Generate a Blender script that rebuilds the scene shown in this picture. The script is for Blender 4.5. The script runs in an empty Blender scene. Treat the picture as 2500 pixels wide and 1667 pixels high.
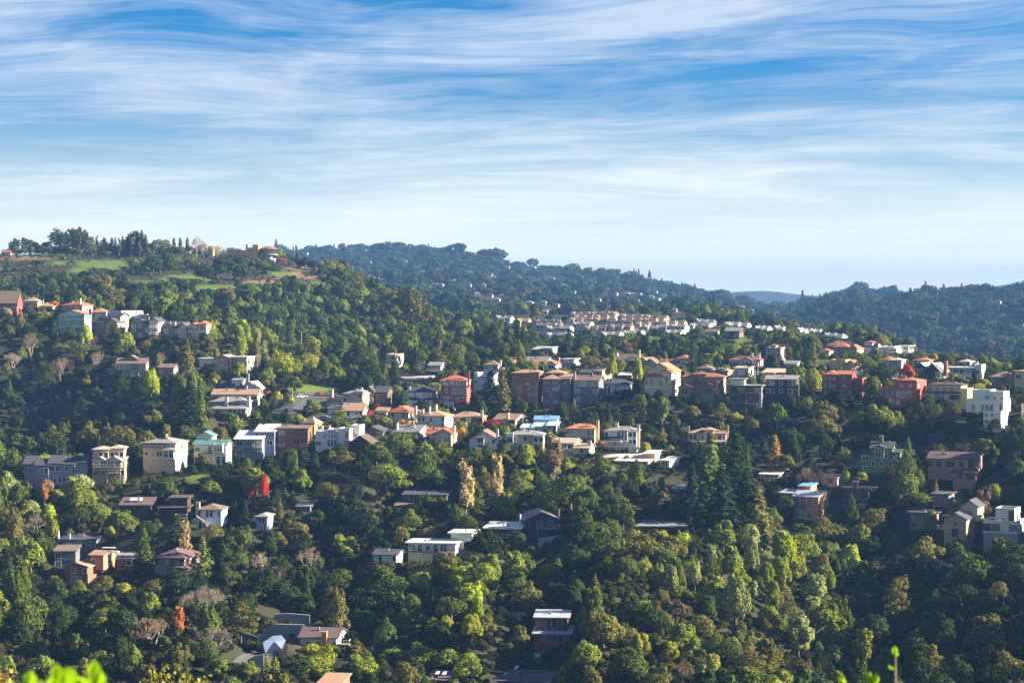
import bpy, math, random
import numpy as np
from mathutils import Vector, Matrix, noise as mnoise

rng = np.random.default_rng(7)
random.seed(7)
SC = bpy.context.scene
COL = SC.collection
R = math.radians

# ------------------------------------------------------------------ camera
F = 5000.0            # focal length in pixels of the 2500 px wide photograph
CX, CY, EYE = 1250.0, 833.5, 735.0
PITCH = math.atan((CY - EYE) / F)
cam = bpy.data.cameras.new('camera')
cam.sensor_width = 36.0
cam.lens = 36.0 * F / 2500.0
cam.clip_start = 0.3
cam.clip_end = 60000.0
cam.dof.use_dof = True
cam.dof.focus_distance = 700.0
cam.dof.aperture_fstop = 8.0
cam_o = bpy.data.objects.new('camera', cam)
COL.objects.link(cam_o)
cam_o.rotation_euler = (R(90) - PITCH, 0, 0)
SC.camera = cam_o

# ------------------------------------------------------------------ light
SUN_AZ, SUN_EL = 88.0, 22.0       # clockwise from the view direction, above the horizon
SUN_STRENGTH, SKY_STRENGTH, EXPOSURE = 5.0, 0.05, 2.42

CLOUD_SEED = 21.7
w = bpy.data.worlds.new('World')
SC.world = w
w.use_nodes = True
nt = w.node_tree
nt.nodes.clear()


class NT:
    """tiny node helper"""
    def __init__(self, tree):
        self.t = tree
    def n(self, kind, **kw):
        nd = self.t.nodes.new(kind)
        ins = kw.pop('ins', {})
        for k, v in kw.items():
            setattr(nd, k, v)
        for k, v in ins.items():
            if isinstance(v, bpy.types.NodeSocket):
                self.t.links.new(v, nd.inputs[k])
            else:
                nd.inputs[k].default_value = v
        return nd
    def math(self, op, a, b=None, c=None):
        ins = {0: a}
        if b is not None: ins[1] = b
        if c is not None: ins[2] = c
        return self.n('ShaderNodeMath', operation=op, ins=ins).outputs[0]
    def ramp(self, f, stops):
        nd = self.n('ShaderNodeValToRGB', ins={0: f})
        e = nd.color_ramp.elements
        while len(e) < len(stops): e.new(0.5)
        for x, (p, c) in zip(e, stops):
            x.position = p
            x.color = (*c, 1) if len(c) == 3 else c
        return nd.outputs[0]
    def mix(self, f, a, b, mode='MIX'):
        nd = self.n('ShaderNodeMix', data_type='RGBA', blend_type=mode)
        for k, v in ((0, f), (6, a), (7, b)):
            if isinstance(v, bpy.types.NodeSocket):
                self.t.links.new(v, nd.inputs[k])
            else:
                nd.inputs[k].default_value = v if k == 0 else ((*v, 1) if len(v) == 3 else v)
        return nd.outputs[2]
    def link(self, a, b):
        self.t.links.new(a, b)


N = NT(nt)
sky = N.n('ShaderNodeTexSky', sky_type='NISHITA', sun_disc=False, sun_elevation=R(SUN_EL), sun_rotation=R(SUN_AZ),
          altitude=200.0, air_density=1.0, dust_density=0.8, ozone_density=3.0)
blue = N.mix(1.0, sky.outputs[0], (0.056, 0.315, 0.55), 'MULTIPLY')
# thin streaks of cirrus: noise over azimuth and the logarithm of elevation, all round the sky
tc = N.n('ShaderNodeTexCoord')
sep = N.n('ShaderNodeSeparateXYZ', ins={0: tc.outputs['Generated']})
X, Y, Z = sep.outputs
az = N.math('ARCTAN2', X, Y)
zc = N.math('MAXIMUM', Z, 0.0)
el = N.math('LOGARITHM', N.math('ADD', zc, 0.06), 2.718)
v0 = N.n('ShaderNodeCombineXYZ', ins={0: N.math('MULTIPLY', az, 4.2), 1: N.math('ADD', N.math('MULTIPLY', el, 4.0), N.math('MULTIPLY', az, -0.75)), 2: CLOUD_SEED})
warp = N.n('ShaderNodeTexNoise', ins={'Vector': v0.outputs[0], 'Scale': 0.9, 'Detail': 2.0, 'Roughness': 0.5})
v1 = N.n('ShaderNodeVectorMath', operation='MULTIPLY_ADD', ins={0: warp.outputs['Color'], 1: (1.5, 0.9, 0.0), 2: v0.outputs[0]})
# broad patches of veil
n1 = N.n('ShaderNodeTexNoise', ins={'Vector': v1.outputs[0], 'Scale': 1.25, 'Detail': 4.0, 'Roughness': 0.5})
# wisps drawn out along the wind, two lengths
v2 = N.n('ShaderNodeVectorMath', operation='MULTIPLY', ins={0: v1.outputs[0], 1: (1.15, 3.6, 1.0)})
n2 = N.n('ShaderNodeTexNoise', ins={'Vector': v2.outputs[0], 'Scale': 1.6, 'Detail': 9.0, 'Roughness': 0.66})
v3 = N.n('ShaderNodeVectorMath', operation='MULTIPLY', ins={0: v1.outputs[0], 1: (4.5, 11.0, 1.0)})
n3 = N.n('ShaderNodeTexNoise', ins={'Vector': v3.outputs[0], 'Scale': 1.5, 'Detail': 9.0, 'Roughness': 0.7})
cl = N.math('ADD', N.math('ADD', N.math('MULTIPLY', n1.outputs[0], 0.70), N.math('MULTIPLY', n2.outputs[0], 0.34)), N.math('MULTIPLY', n3.outputs[0], 0.26))
cov = N.ramp(cl, [(0.535, (0, 0, 0)), (0.62, (0.30, 0.30, 0.30)), (0.77, (1, 1, 1))])
cov2 = N.math('MULTIPLY', cov, N.n('ShaderNodeMapRange', ins={0: Z, 1: 0.15, 2: 0.6, 3: 0.95, 4: 0.4}).outputs[0])  # unseen cirrus overhead thinned to cut the sky's fill light
# thicker veil towards the horizon, thinner overhead
veil = N.n('ShaderNodeMapRange', interpolation_type='SMOOTHSTEP', ins={0: Z, 1: 0.01, 2: 0.125, 3: 0.93, 4: 0.0})
inv = N.math('SUBTRACT', 1.0, N.math('MULTIPLY', N.math('SUBTRACT', 1.0, cov2), N.math('SUBTRACT', 1.0, veil.outputs[0])))
cov3 = N.math('MINIMUM', inv, 0.97)
ccol = N.mix(N.n('ShaderNodeMapRange', ins={0: Z, 1: 0.0, 2: 0.10, 3: 0.0, 4: 1.0}).outputs[0], (5.6, 5.8, 4.6), (2.55, 2.95, 3.6))
skymix = N.mix(cov3, blue, ccol)
bg = N.n('ShaderNodeBackground', ins={0: skymix, 1: SKY_STRENGTH})
out = N.n('ShaderNodeOutputWorld')
N.link(bg.outputs[0], out.inputs[0])

sun = bpy.data.lights.new('sun', 'SUN')
sun.energy = SUN_STRENGTH
sun.angle = R(0.5)
sun.color = (1.0, 0.87, 0.67)
sun_o = bpy.data.objects.new('sun', sun)
COL.objects.link(sun_o)
sd = Vector((math.sin(R(SUN_AZ)) * math.cos(R(SUN_EL)), math.cos(R(SUN_AZ)) * math.cos(R(SUN_EL)), math.sin(R(SUN_EL))))
sun_o.rotation_euler = sd.to_track_quat('Z', 'Y').to_euler()

SC.view_settings.view_transform = 'Standard'
SC.view_settings.look = 'None'
SC.view_settings.exposure = EXPOSURE
SC.view_settings.gamma = 1.0
cy = SC.cycles
cy.max_bounces = 4
cy.diffuse_bounces = 2
cy.glossy_bounces = 2
cy.transmission_bounces = 3
cy.transparent_max_bounces = 4
cy.volume_bounces = 0
cy.use_denoising = True
cy.caustics_reflective = False
cy.caustics_refractive = False

# ------------------------------------------------------------------ helpers
def P(px, py, D):
    """the point that shows at photo pixel (px, py) at forward distance D"""
    x = (px - CX) / F
    y = -(py - CY) / F
    yy = math.cos(PITCH) + math.sin(PITCH) * y
    zz = -math.sin(PITCH) + math.cos(PITCH) * y
    return Vector((x / yy * D, D, zz / yy * D))

def pix(p):
    """photo pixel of a world point"""
    x, y, z = p
    fwd = y * math.cos(PITCH) - z * math.sin(PITCH)
    up = y * math.sin(PITCH) + z * math.cos(PITCH)
    return CX + F * x / fwd, CY - F * up / fwd

def tag(o, label=None, cat=None, group=None, kind=None):
    if label: o['label'] = label
    if cat: o['category'] = cat
    if group: o['group'] = group
    if kind: o['kind'] = kind
    return o

def empty(name, loc=(0, 0, 0), rz=0.0):
    o = bpy.data.objects.new(name, None)
    o.location = loc
    o.rotation_euler = (0, 0, rz)
    o.empty_display_size = 0.5
    COL.objects.link(o)
    return o

def obj(name, mesh, parent=None, loc=(0, 0, 0), rz=0.0):
    o = bpy.data.objects.new(name, mesh)
    o.location = loc
    if rz: o.rotation_euler = (0, 0, rz)
    if parent is not None: o.parent = parent
    COL.objects.link(o)
    return o

class MB:
    """collects faces into one mesh"""
    def __init__(self):
        self.v, self.f, self.m = [], [], []
    def poly(self, pts, m=0):
        k = len(self.v)
        self.v += [tuple(p) for p in pts]
        self.f.append(tuple(range(k, k + len(pts))))
        self.m.append(m)
    def solid(self, bot, top, m=0):
        """prism between two rings of equal length (counter-clockwise from above)"""
        k, n = len(self.v), len(bot)
        self.v += [tuple(p) for p in bot] + [tuple(p) for p in top]
        for i in range(n):
            j = (i + 1) % n
            self.f.append((k + i, k + j, k + n + j, k + n + i)); self.m.append(m)
        self.f.append(tuple(k + n - 1 - i for i in range(n))); self.m.append(m)
        self.f.append(tuple(k + n + i for i in range(n))); self.m.append(m)
    def box(self, x0, x1, y0, y1, z0, z1, m=0):
        if x0 > x1: x0, x1 = x1, x0
        if y0 > y1: y0, y1 = y1, y0
        if z0 > z1: z0, z1 = z1, z0
        self.solid([(x0, y0, z0), (x1, y0, z0), (x1, y1, z0), (x0, y1, z0)], [(x0, y0, z1), (x1, y0, z1), (x1, y1, z1), (x0, y1, z1)], m)
    def tube(self, pts, radii, n=6, m=0):
        pts = [Vector(p) for p in pts]
        k0 = len(self.v)
        for i, p in enumerate(pts):
            d = (pts[min(i + 1, len(pts) - 1)] - pts[max(i - 1, 0)])
            d = d.normalized() if d.length > 1e-6 else Vector((0, 0, 1))
            a = d.orthogonal().normalized()
            b = d.cross(a)
            for j in range(n):
                t = 2 * math.pi * j / n
                q = p + (a * math.cos(t) + b * math.sin(t)) * radii[i]
                self.v.append(tuple(q))
        for i in range(len(pts) - 1):
            for j in range(n):
                a0, a1 = k0 + i * n + j, k0 + i * n + (j + 1) % n
                self.f.append((a0, a1, a1 + n, a0 + n)); self.m.append(m)
        self.f.append(tuple(k0 + n - 1 - j for j in range(n))); self.m.append(m)
        e = k0 + (len(pts) - 1) * n
        self.f.append(tuple(e + j for j in range(n))); self.m.append(m)
    def mesh(self, name, *mats, smooth=False):
        me = bpy.data.meshes.new(name)
        me.from_pydata(self.v, [], self.f)
        for x in mats: me.materials.append(x)
        if any(self.m): me.polygons.foreach_set('material_index', self.m)
        if smooth: me.polygons.foreach_set('use_smooth', [True] * len(self.f))
        me.update()
        return me
    def build(self, name, parent, *mats, smooth=False, loc=(0, 0, 0), rz=0.0):
        return obj(name, self.mesh(name, *mats, smooth=smooth), parent, loc, rz)

# ------------------------------------------------------------------ materials
_MATS = {}

def new_mat(key):
    m = bpy.data.materials.new(key)
    m.use_nodes = True
    m.node_tree.nodes.clear()
    return m, NT(m.node_tree)

def mat(kind, col, rough=0.8):
    """procedural surface: kind in stucco, shingle, tile, metal, wood, concrete, paint, asphalt, bark, tarp"""
    key = (kind, tuple(round(c, 3) for c in col), rough)
    if key in _MATS: return _MATS[key]
    m, T = new_mat(kind)
    tcn = T.n('ShaderNodeTexCoord')
    oc = tcn.outputs['Object']
    big = T.n('ShaderNodeTexNoise', ins={'Vector': oc, 'Scale': 0.35, 'Detail': 4.0, 'Roughness': 0.6})
    fine = T.n('ShaderNodeTexNoise', ins={'Vector': oc, 'Scale': 5.0, 'Detail': 4.0, 'Roughness': 0.6})
    lo = tuple(c * 0.80 for c in col); hi = tuple(min(0.92, c * 1.14) for c in col)
    c = T.mix(big.outputs[0], lo, hi)
    h = fine.outputs[0]
    bs, bd = 0.25, 0.03
    if kind in ('tile', 'shingle'):
        bk = T.n('ShaderNodeTexBrick', offset=0.5, ins={'Vector': oc, 'Scale': 1.0, 'Mortar Size': 0.03, 'Brick Width': 0.45 if kind == 'tile' else 0.6, 'Row Height': 0.42 if kind == 'tile' else 0.3,
                 'Color1': (*lo, 1), 'Color2': (*hi, 1), 'Mortar': (*(x * 0.55 for x in col), 1)})
        c = T.mix(0.55, c, bk.outputs[0])
        vn = T.n('ShaderNodeTexNoise', ins={'Vector': oc, 'Scale': 1.7, 'Detail': 2.0})
        c = T.mix(T.math('MULTIPLY', vn.outputs[0], 0.5), c, tuple(x * 0.62 for x in col))
        wv = T.n('ShaderNodeTexWave', wave_type='BANDS', bands_direction='X' if kind == 'tile' else 'Z', ins={'Vector': oc, 'Scale': 0.9 if kind == 'tile' else 1.6, 'Distortion': 0.3})
        h = T.math('ADD', wv.outputs[1], T.math('MULTIPLY', fine.outputs[0], 0.5))
        bs, bd = 0.5, 0.06
    elif kind == 'wood':
        wv = T.n('ShaderNodeTexWave', wave_type='BANDS', bands_direction='Z', ins={'Vector': oc, 'Scale': 1.3, 'Distortion': 0.15})
        c = T.mix(T.math('MULTIPLY', wv.outputs[1], 0.3), c, tuple(x * 0.5 for x in col))
        h = wv.outputs[1]
        bs, bd = 0.4, 0.04
    elif kind == 'metal':
        pass
    stain = T.n('ShaderNodeTexNoise', ins={'Vector': T.n('ShaderNodeVectorMath', operation='MULTIPLY', ins={0: oc, 1: (1.3, 1.3, 0.18)}).outputs[0], 'Scale': 1.0, 'Detail': 5.0, 'Roughness': 0.65})
    sm = T.ramp(stain.outputs[0], [(0.52, (0, 0, 0)), (0.78, (1, 1, 1))])
    c = T.mix(T.math('MULTIPLY', sm, 0.3), c, tuple(x * 0.5 + 0.02 for x in col))
    bp = T.n('ShaderNodeBump', ins={'Strength': bs, 'Distance': bd, 'Height': h})
    b = T.n('ShaderNodeBsdfPrincipled', ins={'Base Color': c, 'Roughness': rough, 'Specular IOR Level': 0.5 if kind == 'metal' else 0.25, 'Normal': bp.outputs[0]})
    o = T.n('ShaderNodeOutputMaterial')
    T.link(b.outputs[0], o.inputs[0])
    _MATS[key] = m
    return m

def glass_mat():
    if 'glass' in _MATS: return _MATS['glass']
    m, T = new_mat('window_glass')
    oi = T.n('ShaderNodeObjectInfo')
    c = T.ramp(oi.outputs['Random'], [(0.0, (0.012, 0.016, 0.024)), (0.55, (0.03, 0.035, 0.045)), (0.8, (0.10, 0.11, 0.12)), (1.0, (0.34, 0.34, 0.32))])
    b = T.n('ShaderNodeBsdfPrincipled', ins={'Base Color': c, 'Roughness': 0.06, 'Specular IOR Level': 0.6})
    o = T.n('ShaderNodeOutputMaterial')
    T.link(b.outputs[0], o.inputs[0])
    _MATS['glass'] = m
    return m
# ------------------------------------------------------------------ terrain
# ground line by columns of the view: (distance, photo row where the bare ground shows)
NEAR = [(3, -2.0), (25, -7.5), (100, -33.0), (200, -65.0), (300, -88.0), (370, -92.0)]
NEAR = [(d, EYE - z / d * F) for d, z in NEAR]
PROF = {
 0: [(430, 1680), (480, 1565), (520, 1470), (560, 1370), (600, 1270), (640, 1200), (670, 1160), (720, 1120), (780, 1060), (850, 960), (900, 880), (940, 822), (985, 775), (1050, 772), (1150, 755), (1250, 715), (1350, 665), (1450, 628), (1500, 620), (1600, 640), (1800, 760), (2400, 800), (3000, 780), (3900, 640), (4300, 680)],
 400: [(430, 1685), (480, 1575), (540, 1430), (580, 1310), (620, 1225), (655, 1150), (700, 1095), (760, 1030), (830, 945), (860, 918), (920, 850), (945, 826), (1000, 802), (1080, 785), (1200, 720), (1350, 655), (1450, 620), (1520, 612), (1650, 650), (1800, 760), (2400, 800), (3000, 780), (3900, 636), (4300, 680)],
 600: [(430, 1685), (480, 1590), (540, 1440), (580, 1320), (620, 1230), (655, 1150), (700, 1100), (740, 1030), (780, 1000), (810, 965), (860, 915), (920, 870), (960, 850), (1020, 840), (1080, 810), (1200, 735), (1350, 665), (1450, 628), (1530, 622), (1650, 660), (1800, 770), (2400, 790), (3000, 740), (3900, 625), (4300, 660)],
 800: [(430, 1685), (470, 1590), (540, 1430), (580, 1345), (620, 1240), (660, 1150), (700, 1095), (740, 1045), (780, 992), (830, 965), (880, 945), (930, 915), (1000, 890), (1080, 860), (1150, 800), (1250, 735), (1350, 688), (1420, 662), (1500, 658), (1600, 700), (1800, 790), (2200, 760), (2600, 700), (2850, 672), (3100, 676), (3600, 640), (3900, 620), (4300, 650)],
 950: [(430, 1690), (480, 1600), (560, 1375), (600, 1295), (640, 1200), (680, 1125), (720, 1065), (750, 1035), (790, 995), (840, 955), (900, 915), (980, 880), (1080, 850), (1150, 815), (1230, 780), (1300, 745), (1370, 728), (1450, 745), (1700, 800), (1900, 770), (2300, 740), (2600, 690), (2850, 666), (3100, 672), (3600, 630), (3900, 610), (4300, 650)],
 1100: [(430, 1690), (480, 1605), (560, 1375), (595, 1310), (640, 1200), (680, 1125), (710, 1085), (745, 1045), (780, 1008), (820, 985), (860, 940), (900, 910), (980, 885), (1080, 860), (1200, 830), (1300, 800), (1370, 790), (1450, 800), (1600, 815), (1800, 790), (2100, 755), (2400, 720), (2700, 680), (2850, 668), (3050, 672), (3500, 640), (3900, 622), (4300, 660)],
 1300: [(430, 1690), (470, 1600), (520, 1490), (560, 1390), (590, 1325), (640, 1205), (668, 1130), (700, 1095), (735, 1062), (760, 1025), (775, 985), (790, 958), (815, 940), (850, 912), (900, 892), (1000, 875), (1150, 858), (1280, 846), (1380, 832), (1450, 806), (1550, 778), (1650, 764), (1750, 772), (1900, 768), (2200, 745), (2600, 715), (3000, 700), (3300, 690), (3700, 668), (3900, 655), (4300, 690)],
 1500: [(430, 1690), (480, 1585), (530, 1465), (580, 1335), (620, 1260), (650, 1185), (675, 1125), (695, 1105), (735, 1055), (755, 1010), (775, 975), (790, 960), (815, 940), (850, 915), (900, 895), (1000, 870), (1150, 852), (1280, 842), (1400, 820), (1500, 790), (1600, 764), (1680, 756), (1800, 768), (2200, 755), (2600, 730), (3000, 715), (3600, 690), (3900, 680), (4300, 705)],
 1700: [(430, 1690), (480, 1585), (540, 1440), (590, 1320), (620, 1265), (650, 1195), (680, 1115), (710, 1088), (740, 1045), (760, 1005), (785, 985), (805, 960), (850, 920), (900, 897), (1000, 872), (1100, 850), (1250, 835), (1400, 815), (1500, 788), (1580, 768), (1650, 760), (1800, 772), (2200, 765), (2600, 752), (3000, 748), (3600, 730), (3900, 722), (4300, 742)],
 1900: [(430, 1690), (480, 1590), (540, 1450), (585, 1350), (620, 1275), (650, 1195), (680, 1130), (700, 1090), (725, 1045), (745, 1005), (765, 985), (800, 960), (850, 920), (900, 897), (1000, 875), (1100, 850), (1250, 828), (1400, 808), (1480, 800), (1560, 806), (1800, 845), (2200, 825), (2600, 800), (3000, 782), (3600, 768), (3900, 765), (4300, 762)],
 2100: [(430, 1690), (480, 1595), (540, 1460), (580, 1365), (620, 1285), (640, 1205), (670, 1140), (690, 1095), (708, 1050), (728, 1005), (745, 982), (800, 935), (850, 908), (950, 882), (1080, 866), (1150, 845), (1250, 835), (1400, 835), (1600, 870), (1800, 900), (2150, 850), (2350, 800), (2550, 760), (2680, 752), (2900, 775), (3300, 760), (3600, 725), (3800, 718), (4300, 745)],
 2300: [(430, 1690), (480, 1600), (540, 1465), (580, 1360), (615, 1300), (640, 1195), (662, 1130), (680, 1070), (700, 1020), (725, 985), (780, 940), (830, 918), (900, 900), (960, 897), (1100, 920), (1300, 950), (1800, 920), (2100, 855), (2300, 800), (2500, 755), (2700, 722), (2780, 718), (3000, 740), (3600, 740), (4300, 745)],
 2500: [(430, 1690), (480, 1605), (540, 1470), (580, 1360), (610, 1305), (640, 1195), (655, 1130), (675, 1065), (700, 1025), (750, 975), (830, 935), (880, 918), (930, 910), (1000, 925), (1200, 960), (1800, 930), (2100, 860), (2300, 800), (2500, 750), (2700, 722), (2800, 718), (3000, 740), (3600, 740), (4300, 745)],
}
FAR_ROWS = [(5200, 742), (6000, 739), (7000, 737.5), (8200, 737)]
UC = sorted(PROF)
DG = np.concatenate([np.geomspace(3, 400, 36), np.arange(408, 1720, 6.0), np.geomspace(1730, 4400, 90), np.geomspace(4500, 8200, 20)])
UG = np.concatenate([np.arange(-2600, -500, 150.0), np.arange(-500, 3001, 22.0), np.arange(3050, 5100, 150.0)])

def _prof_v(D):
    """rows: profile columns, at the distances D"""
    L = np.log(D)
    A = []
    for u in UC:
        pr = NEAR + PROF[u] + FAR_ROWS
        d = np.log([p[0] for p in pr]); v = np.array([p[1] for p in pr], float)
        A.append(np.interp(L, d, v))
    return np.array(A)

def _cub(x):
    return x * x * (3 - 2 * x)

_PV = _prof_v(DG)
# soften the breaks along each profile (not the steep near part)
for _ in range(2):
    S = _PV.copy()
    S[:, 36:-1] = 0.25 * _PV[:, 35:-2] + 0.5 * _PV[:, 36:-1] + 0.25 * _PV[:, 37:]
    _PV = S
VG = np.zeros((len(UG), len(DG)))
for i, u in enumerate(UG):
    uc = min(max(u, UC[0]), UC[-1])
    k = max(0, min(len(UC) - 2, int(np.searchsorted(UC, uc) - 1)))
    t = (uc - UC[k]) / (UC[k + 1] - UC[k])
    t = _cub(min(max(t, 0), 1)) * 0.6 + t * 0.4
    VG[i] = _PV[k] * (1 - t) + _PV[k + 1] * t
# far faint ridges beyond the valley
for i, u in enumerate(UG):
    for (uc, hw, top, d0, dw) in ((1800, 200, 27, 6900, 700), (2700, 420, 60, 7300, 600)):
        VG[i] -= top * math.exp(-((u - uc) / hw) ** 2) * np.exp(-((DG - d0) / dw) ** 2)
# relief of the real ground: metres of height, worked out from world position
XG = (UG[:, None] - CX) / F * DG[None, :]
YG = np.repeat(DG[None, :], len(UG), 0)
ZG = (EYE - VG) / F * YG
def _relief(x, y):
    d = y
    a = 0.0
    if d > 380:
        s = min(1.0, (d - 380) / 60)
        a += s * 1.6 * mnoise.fractal(Vector((x / 38, y / 38, 0.3)), 1.0, 2.0, 4)
        if d > 1000:
            a += min(1.0, (d - 1000) / 200) * 5.0 * mnoise.fractal(Vector((x / 130, y / 170, 5.3)), 1.0, 2.0, 4)
        if d > 1800:
            a += min(1.0, (d - 1800) / 500) * 9.0 * mnoise.fractal(Vector((x / 330, y / 420, 9.1)), 1.0, 2.0, 4) * (1.0 if d < 4500 else 0.4)
    return a
for i in range(len(UG)):
    for j in range(len(DG)):
        if DG[j] > 380: ZG[i, j] += _relief(XG[i, j], YG[i, j])
# spurs and gullies running down towards the viewer
_SP1 = ([-300, 150, 450, 800, 1150, 1330, 1480, 1750, 2090, 2500, 2900], [5, -3, 6, -8, 6, -2, 9, 2, -10, 7, 0])
_SP2 = ([-300, 80, 330, 500, 760, 1000, 3000], [-3, -9, -4, 8, 1, 0, 0])
for j in range(len(DG)):
    d = DG[j]
    w1 = min(max((d - 425) / 40, 0), 1) * min(max((645 - d) / 50, 0), 1)
    w2 = min(max((d - 680) / 60, 0), 1) * min(max((930 - d) / 50, 0), 1)
    if w1: ZG[:, j] += w1 * np.interp(UG, *_SP1)
    if w2: ZG[:, j] += w2 * np.interp(UG, *_SP2)
VG = EYE - ZG / YG * F

# building plots: (column, row of the plot's ground, distance, half width): the slope is benched to carry them
PLOT = [(6, 772, 970, 36), (76, 757, 990, 16), (176, 764, 985, 24), (176, 816, 940, 30), (239, 775, 985, 17), (243, 828, 935, 19), (276, 782, 985, 20), (321, 786, 980, 19), (342, 832, 930, 24), (415, 824, 930, 21), (472, 828, 925, 12), (321, 920, 865, 35), (406, 917, 870, 18), (543, 912, 880, 23), (565, 968, 820, 31), (573, 982, 795, 55), (561, 1014, 770, 43), (607, 1136, 705, 33), (715, 1112, 712, 37), (755, 1062, 735, 13), (785, 1094, 700, 15), (879, 1112, 690, 27), (907, 1062, 715, 27), (862, 996, 800, 24), (861, 1020, 775, 25), (917, 996, 810, 29), (1019, 998, 805, 35), (1108, 1000, 800, 32), (972, 1034, 765, 26), (930, 1010, 790, 14), (1052, 1044, 750, 34), (1137, 1048, 760, 39), (1232, 1036, 760, 26), (1319, 1062, 735, 19), (1072, 1086, 708, 32), (991, 1064, 715, 29), (1179, 1096, 690, 33), (1282, 1100, 690, 44), (1416, 1082, 725, 36), (1515, 1104, 705, 39), (1377, 1118, 695, 25), (1542, 1134, 672, 40), (1623, 1142, 670, 11), (1727, 1096, 715, 45), (1183, 955, 845, 17), (1283, 988, 790, 33), (1346, 990, 785, 20), (1432, 984, 785, 30), (1505, 962, 795, 31), (1459, 925, 835, 11), (1526, 928, 850, 16), (1607, 966, 785, 33), (1714, 986, 775, 52), (1820, 1004, 765, 38), (1907, 985, 772, 37), (1810, 921, 835, 18), (1876, 922, 840, 14), (1666, 908, 880, 16), (1818, 900, 915, 38), (1888, 884, 985, 18), (1788, 826, 1150, 18), (2062, 970, 768, 18), (2045, 912, 870, 19), (2080, 874, 1060, 12), (2052, 852, 1120, 34), (2119, 868, 1080, 19), (2168, 874, 1080, 16), (2205, 868, 1090, 13), (2184, 912, 850, 16), (2247, 932, 830, 15), (2249, 888, 890, 19), (2341, 934, 845, 29), (2446, 954, 820, 30), (2504, 962, 815, 26), (2212, 994, 735, 26), (2299, 1000, 725, 41), (2404, 1050, 685, 44), (2517, 1026, 690, 23), (2152, 1146, 662, 26), (2325, 1192, 655, 59), (2253, 1290, 620, 31), (2332, 1335, 605, 26), (2441, 1348, 605, 41), (1879, 1178, 662, 23), (1968, 1268, 640, 30), (2026, 1182, 660, 18), (2088, 1244, 645, 32), (1618, 1304, 610, 62), (1665, 1204, 648, 25), (74, 1200, 652, 14), (266, 1184, 652, 38), (389, 1152, 660, 39), (513, 1134, 672, 39), (331, 1272, 618, 37), (424, 1290, 618, 32), (511, 1308, 618, 29), (638, 1296, 608, 14), (741, 1248, 632, 17), (187, 1340, 585, 45), (159, 1408, 562, 25), (187, 1424, 550, 27), (292, 1384, 560, 30), (414, 1430, 548, 36), (1037, 1244, 640, 53), (1054, 1372, 568, 58), (1226, 1316, 585, 44), (1323, 1312, 588, 43), (940, 1372, 560, 28), (777, 1594, 478, 45), (804, 1690, 445, 26), (1348, 1592, 478, 44), (1068, 1676, 452, 28), (1271, 1684, 450, 65), (954, 896, 955, 12), (1061, 912, 905, 15), (1199, 906, 885, 17), (1310, 893, 925, 26), (1331, 905, 890, 27), (1388, 902, 905, 14), (1530, 892, 925, 30), (1588, 904, 905, 14), (1312, 870, 1080, 14), (615, 632, 1490, 15), (514, 626, 1490, 6), (15, 622, 1470, 11), (1431, 922, 860, 15), (1238, 897, 905, 14), (1718, 915, 850, 18), (1757, 918, 845, 19), (2093, 916, 850, 11), (2165, 892, 960, 15), (2012, 872, 1010, 12), (2354, 893, 900, 14), (1930, 902, 905, 15), (1737, 822, 1200, 15)]
def _bench():
    global VG, ZG
    num = np.zeros_like(VG); den = np.zeros_like(VG)
    for (pu, pv, pd, hw) in PLOT:
        s = pd / 700.0
        i0, i1 = np.searchsorted(UG, [pu - 200, pu + 200]); j0, j1 = np.searchsorted(DG, [pd - 70 * s, pd + 80 * s])
        i = int(np.clip(np.searchsorted(UG, pu), 0, len(UG) - 1))
        cur = float(np.interp(pd, DG, VG[i]))
        dv = pv + 1.5 - cur
        du = np.maximum(0, np.abs(UG[i0:i1] - pu) - hw) / 42.0
        dd = (DG[j0:j1] - pd) / (20.0 * s)
        w = np.exp(-(du ** 2)[:, None] - (dd ** 2)[None, :])
        num[i0:i1, j0:j1] += w * dv; den[i0:i1, j0:j1] += w
    VG = VG + num / (den + 0.12)
    ZG = (EYE - VG) / F * YG
for _ in range(3): _bench()

def ground_v(u, D):
    """photo row of the ground at column u and distance D"""
    i = np.clip(np.searchsorted(UG, u) - 1, 0, len(UG) - 2)
    t = (u - UG[i]) / (UG[i + 1] - UG[i])
    col = VG[i] * (1 - t) + VG[i + 1] * t
    return np.interp(D, DG, col)

def ground_z(x, y):
    u = CX + F * x / y
    return (EYE - float(ground_v(u, y))) / F * y

def hit(px, py, dmin=405.0, dmax=4300.0):
    """distance at which the sight line through (px, py) meets the ground"""
    i = int(np.clip(np.searchsorted(UG, px) - 1, 0, len(UG) - 2))
    t = (px - UG[i]) / (UG[i + 1] - UG[i])
    col = VG[i] * (1 - t) + VG[i + 1] * t
    j0 = int(np.searchsorted(DG, dmin))
    for j in range(j0, len(DG) - 1):
        if DG[j] > dmax: break
        if col[j] <= py:
            if j == j0: return float(DG[j])
            a, b = col[j - 1], col[j]
            return float(DG[j - 1] + (DG[j] - DG[j - 1]) * (a - py) / max(a - b, 1e-6))
    # grazing: nearest approach
    j1 = int(np.searchsorted(DG, dmax))
    k = j0 + int(np.argmin(col[j0:j1]))
    return float(DG[k])

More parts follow.
